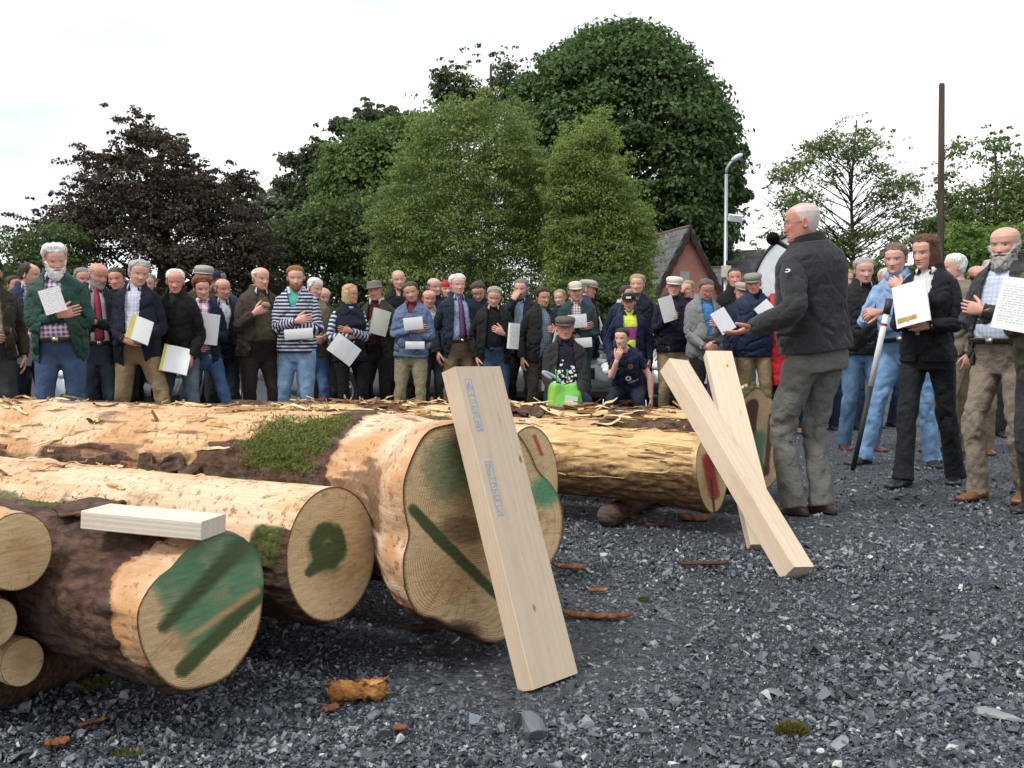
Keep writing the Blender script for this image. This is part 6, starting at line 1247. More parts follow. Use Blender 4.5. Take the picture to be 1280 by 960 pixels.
rock(1025, 944, .036, 'white quartz pebble lying below the moss clump', (.72, .72, .70), 7, .6); rock(968, 868, .085, 'long thin slate sliver above the moss clump', (.16, .17, .18), 8, .16); rock(1050, 934, .09, 'pale flat slate beside the white quartz pebble', (.22, .23, .25), 9, .3)
# ------------------------------------------------------------------ bark scraps, chunk, moss on the gravel
CHIP = NT('bark_scrap'); _o = CHIP.obj(); CHIPM = CHIP.out(CHIP.ramp(CHIP.noise(CHIP.mapp(_o, (60, 14, 14)), 1, 4), [(.3, (.09, .032, .015)), (.55, (.26, .10, .042)), (.75, (.42, .21, .10))]), .8, CHIP.bump(CHIP.noise(_o, 60, 3), .5, .006), .25)
DKCH = plain((.07, .03, .018), .85)
def chip(px, py, L, W, rz, label, seed, mat=None, curl=.3, dark=False):
    p = ground(px, py); r_ = np.random.RandomState(seed); n, m = 14, 5; G = []; e = r_.uniform(.6, 1, (n, 2))
    for i in range(n):
        f = i / (n - 1) * 2 - 1; w = W / 2 * (1 - abs(f) ** 3) ** .5 + .002; row = []
        for j in range(m):
            g = j / (m - 1) * 2 - 1; row.append([f * L / 2, g * w * e[i, 0 if g < 0 else 1], .012 + curl * W * (1 - g * g) * .6 + .10 * curl * L * f * f * (1 if seed % 2 else -.1) + .004 * r_.rand()])
        G.append(row)
    mb = MB(); mb.rings(np.array(G), False, False, close=False); o = mb.build('bark_scrap', mat or (DKCH if dark else CHIPM), None, loc=p, rot=(0, 0, rz)); o.modifiers.new('thickness', 'SOLIDIFY').thickness = .006; tag(o, label, 'bark scrap', 'bark scraps on the gravel')
chip(712, 714, .15, .055, -.3, 'reddish bark strip beside the broad plank, topmost of the three', 1); chip(748, 743, .075, .035, .1, 'short red-brown bark flake between two bark strips', 2); chip(745, 776, .26, .05, -.15, 'long curled bark strip nearest the foot of the broad plank', 3); chip(868, 653, .18, .075, .0, 'upturned bark plate under the red-streaked log end', 5, curl=.5); chip(880, 709, .22, .04, .1, 'dark bark strip on open gravel between the logs and the long prop', 6, dark=True)
chip(820, 660, .12, .05, .3, 'small bark bit in the shade of the shaggy yellow log', 7, dark=True); chip(376, 781, .12, .035, .1, 'grey wood flake under the figure-nine log', 8, mat=plain((.25, .17, .12), .8)); chip(275, 792, .0 + .10, .03, -.2, 'brown flake hidden in shade between two near logs', 9, dark=True); chip(535, 790, .12, .05, .2, 'bark flake under the largest butt end', 10, dark=True); chip(72, 936, .05, .035, .5, 'small red-brown bark crumb at the bottom corner of the yard', 11); chip(413, 893, .045, .035, 1, 'red-brown crumb just below the orange wood chunk', 12); chip(500, 918, .03, .025, .3, 'tiny orange bark crumb above the whitish quartz pebble', 13); chip(115, 910, .07, .012, .8, 'thin splinter on the shaded gravel before the dark-barked log', 14); chip(694, 650, .0 + .05, .02, .9, 'pale splinter beside the dark bearer stub', 15, mat=plain((.5, .36, .2), .8))
p = ground(447, 876); t = NT('split_wood'); _o = t.obj(); wm = t.out(t.ramp(t.noise(t.mapp(_o, (8, 60, 60)), 1, 4), [(.3, (.12, .04, .010)), (.5, (.34, .14, .035)), (.72, (.60, .34, .11))]), .7, t.bump(t.noise(t.mapp(_o, (8, 60, 60)), 1, 4), .5, .008), .3)
ck = empty('wood_chunk', tuple(p), R(12), 'splintered orange wood chunk with ragged bark on the shaded gravel', 'wood chunk'); mb = MB(); n = 14; G = []
for i in range(n):
    f = i / (n - 1); a = np.linspace(0, 2 * np.pi, 12, endpoint=False); w = .040 * (1 - abs(2 * f - 1) ** 2.2) ** .7 + .004 + .006 * math.sin(f * 17); G.append(np.stack([np.full(12, (f - .5) * .165), w * np.cos(a), .03 + .024 * np.sin(a) * (1 + .2 * math.sin(f * 9))], -1) + rng.normal(0, .0042, (12, 3)))
mb.rings(np.array(G)); mb.build('heartwood', wm, ck); mb = MB()
for i in range(34):
    a = rng.uniform(0, 3.14); x = rng.uniform(-.09, .09); d = unit(np.array([rng.normal(0, 1), math.cos(a), abs(rng.normal(0, .5))])); b = np.array([x, .045 * math.cos(a), .022 + .03 * math.sin(a)]); s = unit(np.cross(d, rng.normal(0, 1, 3))) * .004; L_ = rng.uniform(.012, .032)
    mb.add([b - s, b + s, b + d * L_ + s * .3, b + d * L_ - s * .3], [[0, 1, 2, 3]])
mb.build('ragged_fibre', CHIPM, ck, smooth=False)
def tuft(px, py, rad, n, label, cols, h, seed):
    p = ground(px, py); r_ = np.random.RandomState(seed); a = r_.rand(n) * 6.283; q = rad * np.sqrt(r_.rand(n)); b = np.stack([q * np.cos(a), q * np.sin(a) * .8, .004 + .5 * h * (1 - (q / rad) ** 2)], -1); D = np.stack([np.cos(a) * q / rad, np.sin(a) * q / rad, np.ones(n)], -1) + r_.normal(0, .4, (n, 3)); D /= np.linalg.norm(D, axis=1)[:, None]; S = np.cross(D, r_.normal(0, 1, (n, 3))); S /= np.linalg.norm(S, axis=1)[:, None]
    L_ = h * r_.uniform(.4, 1, n)[:, None]; V = np.stack([b - S * .002, b + S * .002, b + D * L_], 1).reshape(-1, 3); mb = MB(); mb.add(V, None, np.arange(3 * n).reshape(-1, 3)); o = mb.build('moss_clump', leafm(*cols), None, smooth=False, loc=p); tag(o, label, 'moss', 'moss clumps on the gravel')
MC = ((.03, .03, .006), (.10, .095, .02), (.20, .15, .05))
tuft(990, 917, .036, 900, 'olive-brown moss clump on open gravel near the bottom edge', MC, .025, 1); tuft(122, 858, .07, 900, 'dark moss scatter in the shade before the dark-barked log', MC, .014, 2); tuft(805, 752, .02, 120, 'little green sprig beside the bark strips', ((.03, .06, .01), (.06, .12, .02), (.10, .16, .04)), .02, 3); tuft(790, 655, .08, 500, 'moss shed under the shaggy yellow log', MC, .015, 4); tuft(160, 945, .04, 260, 'faint moss scatter at the bottom corner', MC, .010, 5)
# ------------------------------------------------------------------ trees
def inside(px, py, poly):
    c = np.zeros(len(px), bool); j = len(poly) - 1
    for i in range(len(poly)):
        xi, yi = poly[i]; xj, yj = poly[j]; m = ((yi > py) != (yj > py)) & (px < (xj - xi) * (py - yi) / ((yj - yi) or 1e-9) + xi); c ^= m; j = i
    return c
def edge_dist(px, py, poly):
    p = np.stack([px, py], -1); d = np.full(len(px), 1e9)
    for i in range(len(poly)): d = np.minimum(d, dist_seg(p, poly[i], poly[(i + 1) % len(poly)])[0])
    return d
def tree(name, label, poly, Y, nclump, per, leaf, mat, trunk_px, trunk_r, trunk_top, limbs=26, clump_r=(.45, .9), bark=None, seed=1, depth=.8, long=1.6, droop=.0, shell=.6, gap=0.0, low=None, group=None, twigs=0, cat='tree', edge=1.0):
    r_ = np.random.RandomState(seed); poly = [tuple(q) for q in poly]; P_ = np.array(poly, float); s = Y / FPX
    X0 = at(trunk_px, HOR, Y)[0]; root = empty(name, (X0, Y, 0), 0, label, cat, group)
    lo, hi = P_.min(0), P_.max(0); q = r_.rand(nclump * 14, 2) * (hi - lo) + lo; q = q[inside(q[:, 0], q[:, 1], poly)]
    if gap:                                                      # airy crowns: keep clumps in ragged layers
        nz = fbm(np.stack([q[:, 0] * .035 + seed, q[:, 1] * .055, 0 * q[:, 0]], -1), 3, seed); q = q[nz > np.quantile(nz, gap)]
    d = edge_dist(q[:, 0], q[:, 1], poly); Rm = max(d.max(), 1); keep = r_.rand(len(q)) < (1 - shell * d / Rm) * (.30 + .70 * sstep(0, .22 * Rm, d)); q, d = q[keep][:nclump], d[keep][:nclump]; n = len(q)
    half = np.sqrt(np.maximum(0, d * (2 * Rm - d))) * s * depth; u = r_.uniform(-1, 1, n); u = np.sign(u) * np.abs(u) ** .45
    Z = at(0, 0, Y)[2] * 0 + np.array([at(x, y, Y)[2] for x, y in q]); Xc = np.array([at(x, y, Y)[0] for x, y in q]) - X0
    Cc = np.stack([Xc, u * half, Z], -1); rad = r_.uniform(clump_r[0], clump_r[1], n) * np.clip(.55 + d * s / clump_r[1], .5, 1)
    k_ = int(n * edge * .5); bi = r_.randint(len(poly), size=k_); bt = r_.rand(k_)[:, None]; bp = P_[bi] * (1 - bt) + P_[(bi + 1) % len(poly)] * bt; cen = P_.mean(0); bp = bp + (bp - cen) / np.linalg.norm(bp - cen, axis=1)[:, None] * r_.normal(-2, 6.5, (k_, 1)) * 27 / Y * 1.3; bp = bp[bp[:, 1] < HOR - 20]; k_ = len(bp)
    Cc = np.concatenate([Cc, np.stack([[at(x, y, Y)[0] - X0 for x, y in bp], r_.normal(0, 1.0, k_), [at(x, y, Y)[2] for x, y in bp]], -1)]); rad = np.concatenate([rad, r_.uniform(.3, .7, k_) * clump_r[0]]); n0 = n; n = len(Cc)
    N = r_.normal(0, 1, (n, per, 3)); N /= np.linalg.norm(N, axis=2)[..., None]; N[..., 2] = np.where(N[..., 2] < -.3, -N[..., 2] * .6, N[..., 2])
    rr = r_.uniform(.35, 1.08, (n, per)) ** .6; Pn = Cc[:, None] + N * (rad[:, None] * rr)[..., None] * np.array([1.15, 1.15, .72])
    Nn = N + r_.normal(0, .42, N.shape); Nn[..., 2] += .15; Nn /= np.linalg.norm(Nn, axis=2)[..., None]
    D = r_.normal(0, 1, N.shape); D[..., 2] -= droop; D -= Nn * (D * Nn).sum(2)[..., None]; D /= np.linalg.norm(D, axis=2)[..., None]; S = np.cross(Nn, D)
    L_ = leaf * r_.uniform(.6, 1.3, (n, per, 1)); W_ = L_ / long
    a = Pn - D * L_ * .5; b = Pn + S * W_ * .5 + Nn * W_ * .10; c = Pn + D * L_ * .5; e = Pn - S * W_ * .5 + Nn * W_ * .10
    V = np.stack([a, b, c, e], 2); kp = np.ones((n, per), bool); kp[n0:] = r_.rand(n - n0, per) < .22; V = V[kp].reshape(-1, 3); V[:, 2] = np.maximum(V[:, 2], .02); mb = MB(); mb.add(V, np.arange(len(V)).reshape(-1, 4)); mb.build('crown', mat, root, smooth=False)
    # trunk and limbs
    tm = MB(); zt = at(0, trunk_top, Y)[2]; pts = np.array([[.25 * math.sin(k * 1.3 + seed) * (k / 8) * trunk_r * 3, .1 * math.cos(k) * k / 8, zt * k / 8] for k in range(9)]); tm.tube(pts, np.linspace(trunk_r, trunk_r * .22, 9) * np.array([1.25] + [1] * 8), 10)
    for k in range(min(limbs, n)):
        tgt = Cc[r_.randint(n0)]; zb = min(max(.15 * zt, tgt[2] - .35 * np.linalg.norm(tgt[:2]) - .12 * zt * r_.rand()), zt * .92); f = zb / zt; b0 = np.array([np.interp(zb, pts[:, 2], pts[:, 0]), np.interp(zb, pts[:, 2], pts[:, 1]), zb]); m_ = (b0 + tgt) / 2 + np.array([0, 0, .08 * np.linalg.norm(tgt - b0)]) + r_.normal(0, .12, 3); tt = np.linspace(0, 1, 8)[:, None]; c_ = (1 - tt) ** 2 * b0 + 2 * tt * (1 - tt) * m_ + tt * tt * tgt
        r0_ = trunk_r * (1 - f * .75) * .42; tm.tube(c_, np.linspace(r0_, max(.008, r0_ * .12), 8), 6)
        for w in range(twigs):
            s0 = c_[r_.randint(3, 8)]; v = unit(tgt - b0 + r_.normal(0, .8, 3) * np.linalg.norm(tgt - b0)) ; v[2] = abs(v[2]) * .6 + .25; l_ = r_.uniform(.3, .9); tm.tube([s0, s0 + v * l_ * .5 + r_.normal(0, .05, 3), s0 + v * l_], [r0_ * .3 + .006, .010, .005], 5)
    tm.build('trunk', bark or TRUNK, root); return root
BEECH = leafm((.022, .013, .012), (.052, .034, .026), (.085, .080, .046), .18); CHEST = leafm((.020, .044, .012), (.055, .098, .028), (.10, .15, .048), .25); MIDG = leafm((.032, .062, .015), (.085, .135, .034), (.14, .19, .058), .3); DARKG = leafm((.028, .048, .014), (.058, .090, .026), (.10, .14, .045), .28)
BIRL = leafm((.050, .078, .020), (.125, .175, .050), (.22, .265, .10), .45); BIRL2 = leafm((.068, .10, .024), (.13, .18, .044), (.21, .26, .08), .45); ASHL = leafm((.020, .034, .016), (.045, .066, .028), (.085, .11, .05), .3); PALE = leafm((.06, .075, .05), (.10, .12, .08), (.15, .17, .12), .3); RIGHT = leafm((.040, .064, .020), (.09, .125, .038), (.15, .19, .07), .32)
BE = [(14, 345), (40, 306), (62, 276), (92, 262), (116, 240), (112, 212), (126, 198), (144, 204), (168, 196), (178, 172), (188, 158), (200, 176), (220, 180), (234, 196), (246, 216), (262, 236), (286, 238), (304, 222), (310, 232), (296, 258), (318, 280), (336, 304), (342, 345), (342, 425), (14, 425)]
tree('beech_tree', 'dark purple copper beech rising behind the white-bearded man', BE, 27, 820, 100, .10, BEECH, 205, .32, 165, 60, (.26, .66), seed=3, shell=.1, gap=.34, twigs=3, edge=2.0, group='trees behind the crowd')
tree('elder_bush', 'thin grey-green bush at the near end of the copper beech', [(0, 330), (20, 300), (50, 286), (80, 280), (110, 300), (120, 350), (120, 425), (0, 425)], 25, 240, 46, .09, DARKG, 60, .08, 320, 14, (.25, .5), seed=41, gap=.25, group='bushes behind the crowd', cat='bush')
tree('willow_tree', 'hazy grey-green tree glimpsed beside the copper beech', [(296, 262), (312, 244), (335, 248), (356, 246), (372, 262), (372, 330), (300, 330)], 62, 90, 60, .34, PALE, 335, .3, 270, 10, (.6, 1.1), seed=5, gap=.15, group='trees behind the crowd')
tree('ash_tree', 'loose ash crown showing above the rounded green tree', [(352, 232), (364, 200), (384, 204), (396, 184), (420, 158), (446, 150), (470, 138), (500, 146), (540, 150), (550, 170), (500, 210), (440, 260), (380, 290), (366, 262)], 50, 330, 90, .23, ASHL, 450, .35, 165, 40, (.45, .95), seed=7, gap=.25, group='trees behind the crowd')
tree('lime_tree', 'rounded bright green tree standing in front of the loose ash', [(400, 262), (408, 214), (428, 184), (460, 166), (500, 160), (534, 168), (556, 196), (560, 260), (540, 340), (430, 350)], 42, 420, 140, .17, MIDG, 480, .35, 200, 20, (.55, 1.1), seed=9, shell=.7, group='trees behind the crowd')
tree('hazel_bush', 'dark green bushy tree filling the gap between beech and birches', [(332, 312), (350, 286), (378, 272), (420, 262), (450, 250), (480, 262), (490, 330), (490, 428), (325, 428)], 31, 560, 90, .12, DARKG, 410, .2, 300, 18, (.35, .7), seed=11, group='trees behind the crowd')
tree('chestnut_tree', 'huge dark green chestnut towering behind the two birches', [(640, 150), (650, 112), (672, 100), (690, 76), (712, 64), (738, 50), (770, 42), (806, 46), (828, 66), (850, 78), (864, 102), (886, 118), (898, 146), (908, 170), (906, 200), (914, 232), (904, 262), (912, 290), (892, 330), (880, 352), (800, 360), (700, 350), (650, 300), (636, 220)], 48, 900, 165, .23, CHEST, 770, .7, 100, 44, (.7, 1.45), seed=13, shell=.75, depth=.9, group='trees behind the crowd')
tree('chestnut_tree', 'stray lower boughs of chestnut hanging beside the street lamp', [(880, 205), (905, 188), (926, 186), (930, 200), (914, 214), (932, 240), (928, 252), (905, 248), (908, 300), (912, 330), (890, 340), (880, 300)], 47, 110, 60, .32, CHEST, 885, .2, 215, 14, (.4, .7), seed=14, gap=.1, group='trees behind the crowd')
tree('ash_tree', 'sparse ash top poking over the birch and the chestnut', [(542, 104), (556, 80), (578, 88), (600, 70), (626, 66), (656, 70), (668, 86), (660, 110), (636, 124), (620, 150), (560, 160), (548, 132)], 56, 170, 40, .22, ASHL, 610, .3, 80, 50, (.35, .7), seed=17, gap=.55, twigs=2, group='trees behind the crowd')
tree('birch_tree', 'broad silver birch with drooping grey-green leaves', [(472, 320), (474, 262), (496, 222), (520, 190), (528, 158), (556, 150), (580, 142), (606, 136), (634, 146), (656, 168), (668, 196), (682, 226), (690, 270), (696, 330), (698, 426), (470, 426)], 27, 1150, 110, .072, BIRL, 585, .14, 150, 50, (.28, .55), BIRCH, 19, droop=1.2, shell=.1, edge=2.2, gap=.10, group='birches in front of the chestnut')
tree('birch_tree', 'narrower yellow-green birch with a pale trunk before the gabled house', [(684, 330), (690, 262), (688, 222), (700, 196), (706, 174), (724, 178), (736, 160), (752, 160), (762, 186), (764, 210), (780, 232), (794, 262), (806, 284), (812, 310), (806, 335), (812, 360), (806, 424), (684, 424)], 25, 700, 105, .068, BIRL2, 738, .12, 162, 44, (.26, .50), BIRCH, 23, droop=1.2, shell=.1, gap=.16, edge=2.4, group='birches in front of the chestnut')
tree('ash_tree', 'open-crowned young ash with bare upper twigs behind the speaker', [(936, 310), (962, 288), (964, 236), (974, 206), (1000, 190), (1024, 172), (1040, 160), (1060, 150), (1076, 166), (1108, 180), (1114, 212), (1140, 226), (1156, 250), (1150, 290), (1130, 322), (1090, 330), (1020, 330), (960, 322)], 33, 400, 28, .13, RIGHT, 1064, .10, 150, 90, (.26, .52), seed=29, gap=.52, long=2.2, twigs=4, group='trees on the far side of the yard')
tree('sycamore_tree', 'leafy tree behind the wooden pole at the far edge', [(1146, 320), (1152, 282), (1178, 268), (1180, 230), (1186, 196), (1206, 174), (1228, 180), (1248, 176), (1266, 196), (1290, 206), (1320, 230), (1330, 300), (1320, 345), (1180, 345)], 34, 400, 42, .13, RIGHT, 1240, .14, 180, 50, (.28, .62), seed=31, gap=.42, twigs=2, group='trees on the far side of the yard')
tree('laurel_bush', 'bright green bush behind the woman in black', [(1176, 300), (1196, 284), (1230, 292), (1262, 284), (1300, 290), (1310, 430), (1176, 430)], 26, 260, 60, .12, leafm((.04, .08, .014), (.085, .15, .025), (.14, .21, .05), .35), 1225, .1, 330, 12, (.3, .5), seed=33, group='bushes on the far side of the yard', cat='bush')
tree('hawthorn_bush', 'dark low bush between the speaker and the clergyman', [(1010, 352), (1040, 336), (1090, 330), (1130, 340), (1180, 334), (1186, 430), (1006, 430)], 29, 300, 60, .13, DARKG, 1090, .1, 350, 10, (.3, .55), seed=35, group='bushes on the far side of the yard', cat='bush')
tree('hawthorn_bush', 'low dark hedge bush under the gabled house and the birches', [(690, 372), (720, 352), (760, 350), (795, 366), (812, 390), (815, 430), (690, 430)], 23, 260, 60, .11, DARKG, 765, .1, 370, 10, (.25, .45), seed=37, group='bushes behind the crowd', cat='bush')
# ------------------------------------------------------------------ buildings
def wallm(c, c2, scale=3.0):
    t = NT('render_wall'); o = t.obj(); return t.out(t.ramp(t.noise(o, scale, 5, .65), [(.3, c2), (.6, c)]), .9, t.bump(t.noise(o, 60, 3), .2, .01), .2)
def slate_mat(c=(.115, .118, .125)):
    t = NT('slate_roof'); b = t.n('ShaderNodeTexBrick', i_Scale=1.0, i_Color1=vm(c, 1.2) + (1,), i_Color2=vm(c, .75) + (1,), i_Mortar=vm(c, .3) + (1,)); t.l(t.attr('cuv', 'Vector'), b.inputs['Vector']); b.inputs['Mortar Size'].default_value = .012; b.inputs['Brick Width'].default_value = .32; b.inputs['Row Height'].default_value = .22
    li = t.ramp(t.noise(t.obj(), 2.2, 5, .7), [(.52, 0), (.70, .65)]); return t.out(t.mix(li, b.outputs['Color'], (.26, .25, .20)), .8, t.bump(b.outputs['Fac'], -.4, .02), .3)
SLATE = slate_mat(); SALM = wallm((.64, .31, .235), (.56, .26, .19)); DKWOOD = plain((.05, .028, .024), .8); WHT = plain((.55, .53, .5), .5); GLASS = plain((.02, .025, .03), .08, .6)
def house(label, X, Y, rz, w, d, eave, ridge, wall, over=.25, barge=True, slit=True, chimney=None, name='gabled_house', wins=()):
    """gable end at local y=0 facing -y, ridge runs to y=d"""
    root = empty(name, (X, Y, 0), rz, label, 'house'); mb = MB()
    V = [[-w / 2, 0, 0], [w / 2, 0, 0], [w / 2, 0, eave], [0, 0, ridge], [-w / 2, 0, eave]]; V2 = [[a, d, c] for a, b, c in V]; mb.V.append(np.array(V + V2, float)); mb.n = 10; mb.N += [([0, 1, 2, 3, 4], 0), ([9, 8, 7, 6, 5], 0), ([1, 6, 7, 2], 0), ([0, 4, 9, 5], 0)]; mb.build('wall', wall, root, smooth=False)
    sl = math.hypot(w / 2, ridge - eave); k = over / (w / 2)
    roofs = []
    for s in (1, -1):
        mb = MB(); ex, ez = s * (w / 2 + over), eave - (ridge - eave) * k; n_ = unit(np.array([s * (ridge - eave), 0, w / 2])); a = np.array([[0, -over, ridge], [ex, -over, ez], [ex, d + over, ez], [0, d + over, ridge]]) + n_ * .03; b = a + n_ * .07; mb.add(np.concatenate([a, b]), [[0, 1, 2, 3], [7, 6, 5, 4], [0, 4, 5, 1], [1, 5, 6, 2], [2, 6, 7, 3], [3, 7, 4, 0]], cuv=np.array([[0, 0, 0], [0, sl, 0], [d, sl, 0], [d, 0, 0]] * 2)); r_ = mb.build('roof', SLATE, root, smooth=False); roofs.append(r_)
        if barge:
            mb = MB(); m = 26; tt = np.linspace(0, 1.0, m); top_ = np.stack([ex * tt, np.full(m, -over - .03), ridge + .06 + (ez - ridge) * tt], -1); dw = .20 + .07 * np.abs(np.sin(tt * 26)); bot = top_ - np.array([0, 0, 1.]) * (dw * 1.5)[:, None]; rr = np.stack([top_, bot, bot + [0, .045, 0], top_ + [0, .045, 0]], 1); mb.rings(rr); mb.build('bargeboard', DKWOOD, r_, smooth=False)
    mb = MB(); mb.tube([[0, -over, ridge + .09], [0, d + over, ridge + .09]], .07, 8); mb.build('ridge_tile', plain((.16, .09, .07), .8), roofs[0])
    if barge: mb = MB(); mb.tube([[0, -over - .01, ridge - .3], [0, -over - .01, ridge + .55]], [.04, .012], 8); mb.build('finial', DKWOOD, roofs[0])
    for (x, z, ww, hh) in ([(-.12, eave + .75, .24, .75)] if slit else []) + list(wins):
        f = MB(); f.box((x, -.03, z), (ww + .14, .08, hh + .14)); fo = f.build('window', WHT, root, smooth=False); f = MB(); f.box((x, -.045, z), (ww, .07, hh)); f.build('pane', WHT if slit and ww < .3 else GLASS, fo, smooth=False)
    if chimney:
        cy, hh = chimney; mb = MB(); mb.box((0, cy, ridge + hh / 2 - .4), (.55, .8, hh + .8)); mb.box((0, cy, ridge + hh + .06), (.68, .93, .14)); c_ = mb.build('chimney', SALM, roofs[0], smooth=False)
        for dy in (-.2, .2): mb = MB(); mb.tube([[0, cy + dy, ridge + hh + .12], [0, cy + dy, ridge + hh + .5]], [.11, .09], 10); mb.build('chimney_pot', plain((.35, .14, .08), .8), c_)
    return root
a = at(858, HOR, 36); house('salmon-pink gabled house with slate roof and carved dark bargeboards', a[0], 36, R(15), 3.0, 8.0, 2.35, 5.05, SALM, chimney=(6.6, .5))
a = at(896, HOR, 43); house('low slate-roofed house wing beside the pink gable', a[0] + .2, 44, R(74), 3.2, 4.0, 2.2, 4.2, SALM, barge=False, slit=False)
a = at(940, HOR, 47); house('small red-walled house half hidden behind the white banner', a[0] + .3, 47, R(66), 4.5, 5, 3.7, 5.2, SALM, barge=False, slit=False, wins=((0, 2.2, .9, 1.2),))
a = at(1085, HOR, 42); house('low grey-roofed shed behind the denim shirt', a[0] + 2.5, 43, R(82), 4.0, 6.0, 2.4, 4.15, wallm((.22, .21, .19), (.16, .15, .14)), barge=False, slit=False)
# ------------------------------------------------------------------ poles, lamp, banner
GALV = plain((.36, .39, .42), .45, .5, .6)
def lamp():
    Y = 22.0; p = at(906, HOR, Y); z = lambda y: at(0, y, Y)[2]; s = Y / FPX; root = empty('street_lamp', (p[0], Y, 0), 0, 'grey galvanised street lamp with curved arm and a floodlight below it', 'street lamp')
    mb = MB(); zt = z(218); mb.tube([[0, 0, 0], [0, 0, 1.2], [0, 0, 1.25], [0, 0, zt]], [.065, .065, .046, .036], 14); mb.tube([[0, 0, zt - .02], [.01, 0, zt + .12], [.08, -.02, zt + .24], [.16, -.03, zt + .30]], .032, 10); mb.build('post', GALV, root)
    mb = MB(); mb.ell((.22, -.05, zt + .36), (.15, .08, .06), rotm(0, -.55, 0), n=20, m=10); mb.build('lamp_head', plain((.62, .64, .66), .3), root)
    mb = MB(); zf = z(273); mb.box((.19, -.06, zf), (.30, .16, .14), rotm(.3, .1, 0)); mb.tube([[0, 0, zf], [.12, -.03, zf]], .02, 8); fl = bevel(mb.build('floodlight', plain((.68, .69, .70), .4), root, smooth=False), .03); mb = MB(); mb.tube([[0, 0, z(205)+.0], [.0, .14, z(207)]], .012, 6); 
    mb = MB(); mb.box((0, -.08, z(340)), (.20, .10, .26)); bevel(mb.build('junction_box', plain((.55, .52, .42), .5), root, smooth=False), .01); mb = MB(); mb.box((.16, -.02, z(328)), (.32, .10, .07)); mb.build('bracket', plain((.03, .03, .03), .6), root, smooth=False)
lamp()
t = NT('pole_wood'); _o = t.obj(); PW = t.out(t.ramp(t.noise(t.mapp(_o, (30, 30, 1.2)), 1, 5, .6), [(.3, (.035, .026, .020)), (.7, (.11, .085, .07))]), .9, t.bump(t.noise(t.mapp(_o, (30, 30, 1.2)), 1, 5, .6), .5, .01), .2)
Yp = 25.0; pp = at(1175, HOR, Yp); pl = MB(); zt = at(0, 104, Yp)[2]; pl.tube([[0, 0, 0], [-.03, 0, zt * .5], [-.07, 0, zt - .03], [-.07, 0, zt]], [.092, .082, .07, .045], 16); o = pl.build('wooden_pole', PW, None, loc=(pp[0], Yp, 0)); tag(o, 'tall bare wooden pole rising behind the woman in black', 'pole')
def banner():
    Y = 13.2; p = at(1000, HOR, Y); root = empty('arched_banner', (p[0], Y, 0), 0, 'white arched pop-up banner with black rim and green leaf shape', 'banner'); hw, zt, zs = .66, 2.44, 1.55; a = np.linspace(0, np.pi, 40); arc = np.stack([hw * np.cos(a), zs + (zt - zs) * np.sin(a)], -1); out = np.concatenate([[[hw, .12]], arc, [[-hw, .12]]])
    mb = MB(); mb.prism(out, .012); mb.build('panel', plain((.80, .82, .84), .6), root, smooth=False); mb = MB(); mb.tube(np.stack([out[:, 0], 0 * out[:, 0] + .006, out[:, 1]], -1), .022, 8); mb.build('rim', plain((.012, .012, .013), .6), root)
    lf = [(-.40, 1.10), (-.36, 1.42), (-.30, 1.80), (-.275, 1.98), (-.265, 1.8), (-.265, 1.4), (-.27, 1.10)]; mb = MB(); mb.prism(lf[::-1], .003, None, (0, -.006, 0)); mb.build('leaf_emblem', plain((.05, .28, .09), .6), root, smooth=False); lf = [(-.40, 1.10), (-.385, 1.42), (-.36, 1.58), (-.335, 1.40), (-.30, 1.10)]; mb = MB(); mb.prism(lf[::-1], .003, None, (0, -.010, 0)); mb.build('leaf_emblem', plain((.20, .42, .08), .6), root, smooth=False)
    for i, zz in enumerate((1.80, 1.735)): mb = MB(); mb.box((-.555 + .02 * i, -.004, zz), (.10 - .02 * i, .004, .03)); mb.build('faint_print', plain((.62, .70, .74), .6), root, smooth=False)
    mb = MB(); mb.box((0, 0, .06), (1.1, .4, .12)); bevel(mb.build('base', plain((.04, .04, .045), .6), root, smooth=False), .02)
banner()
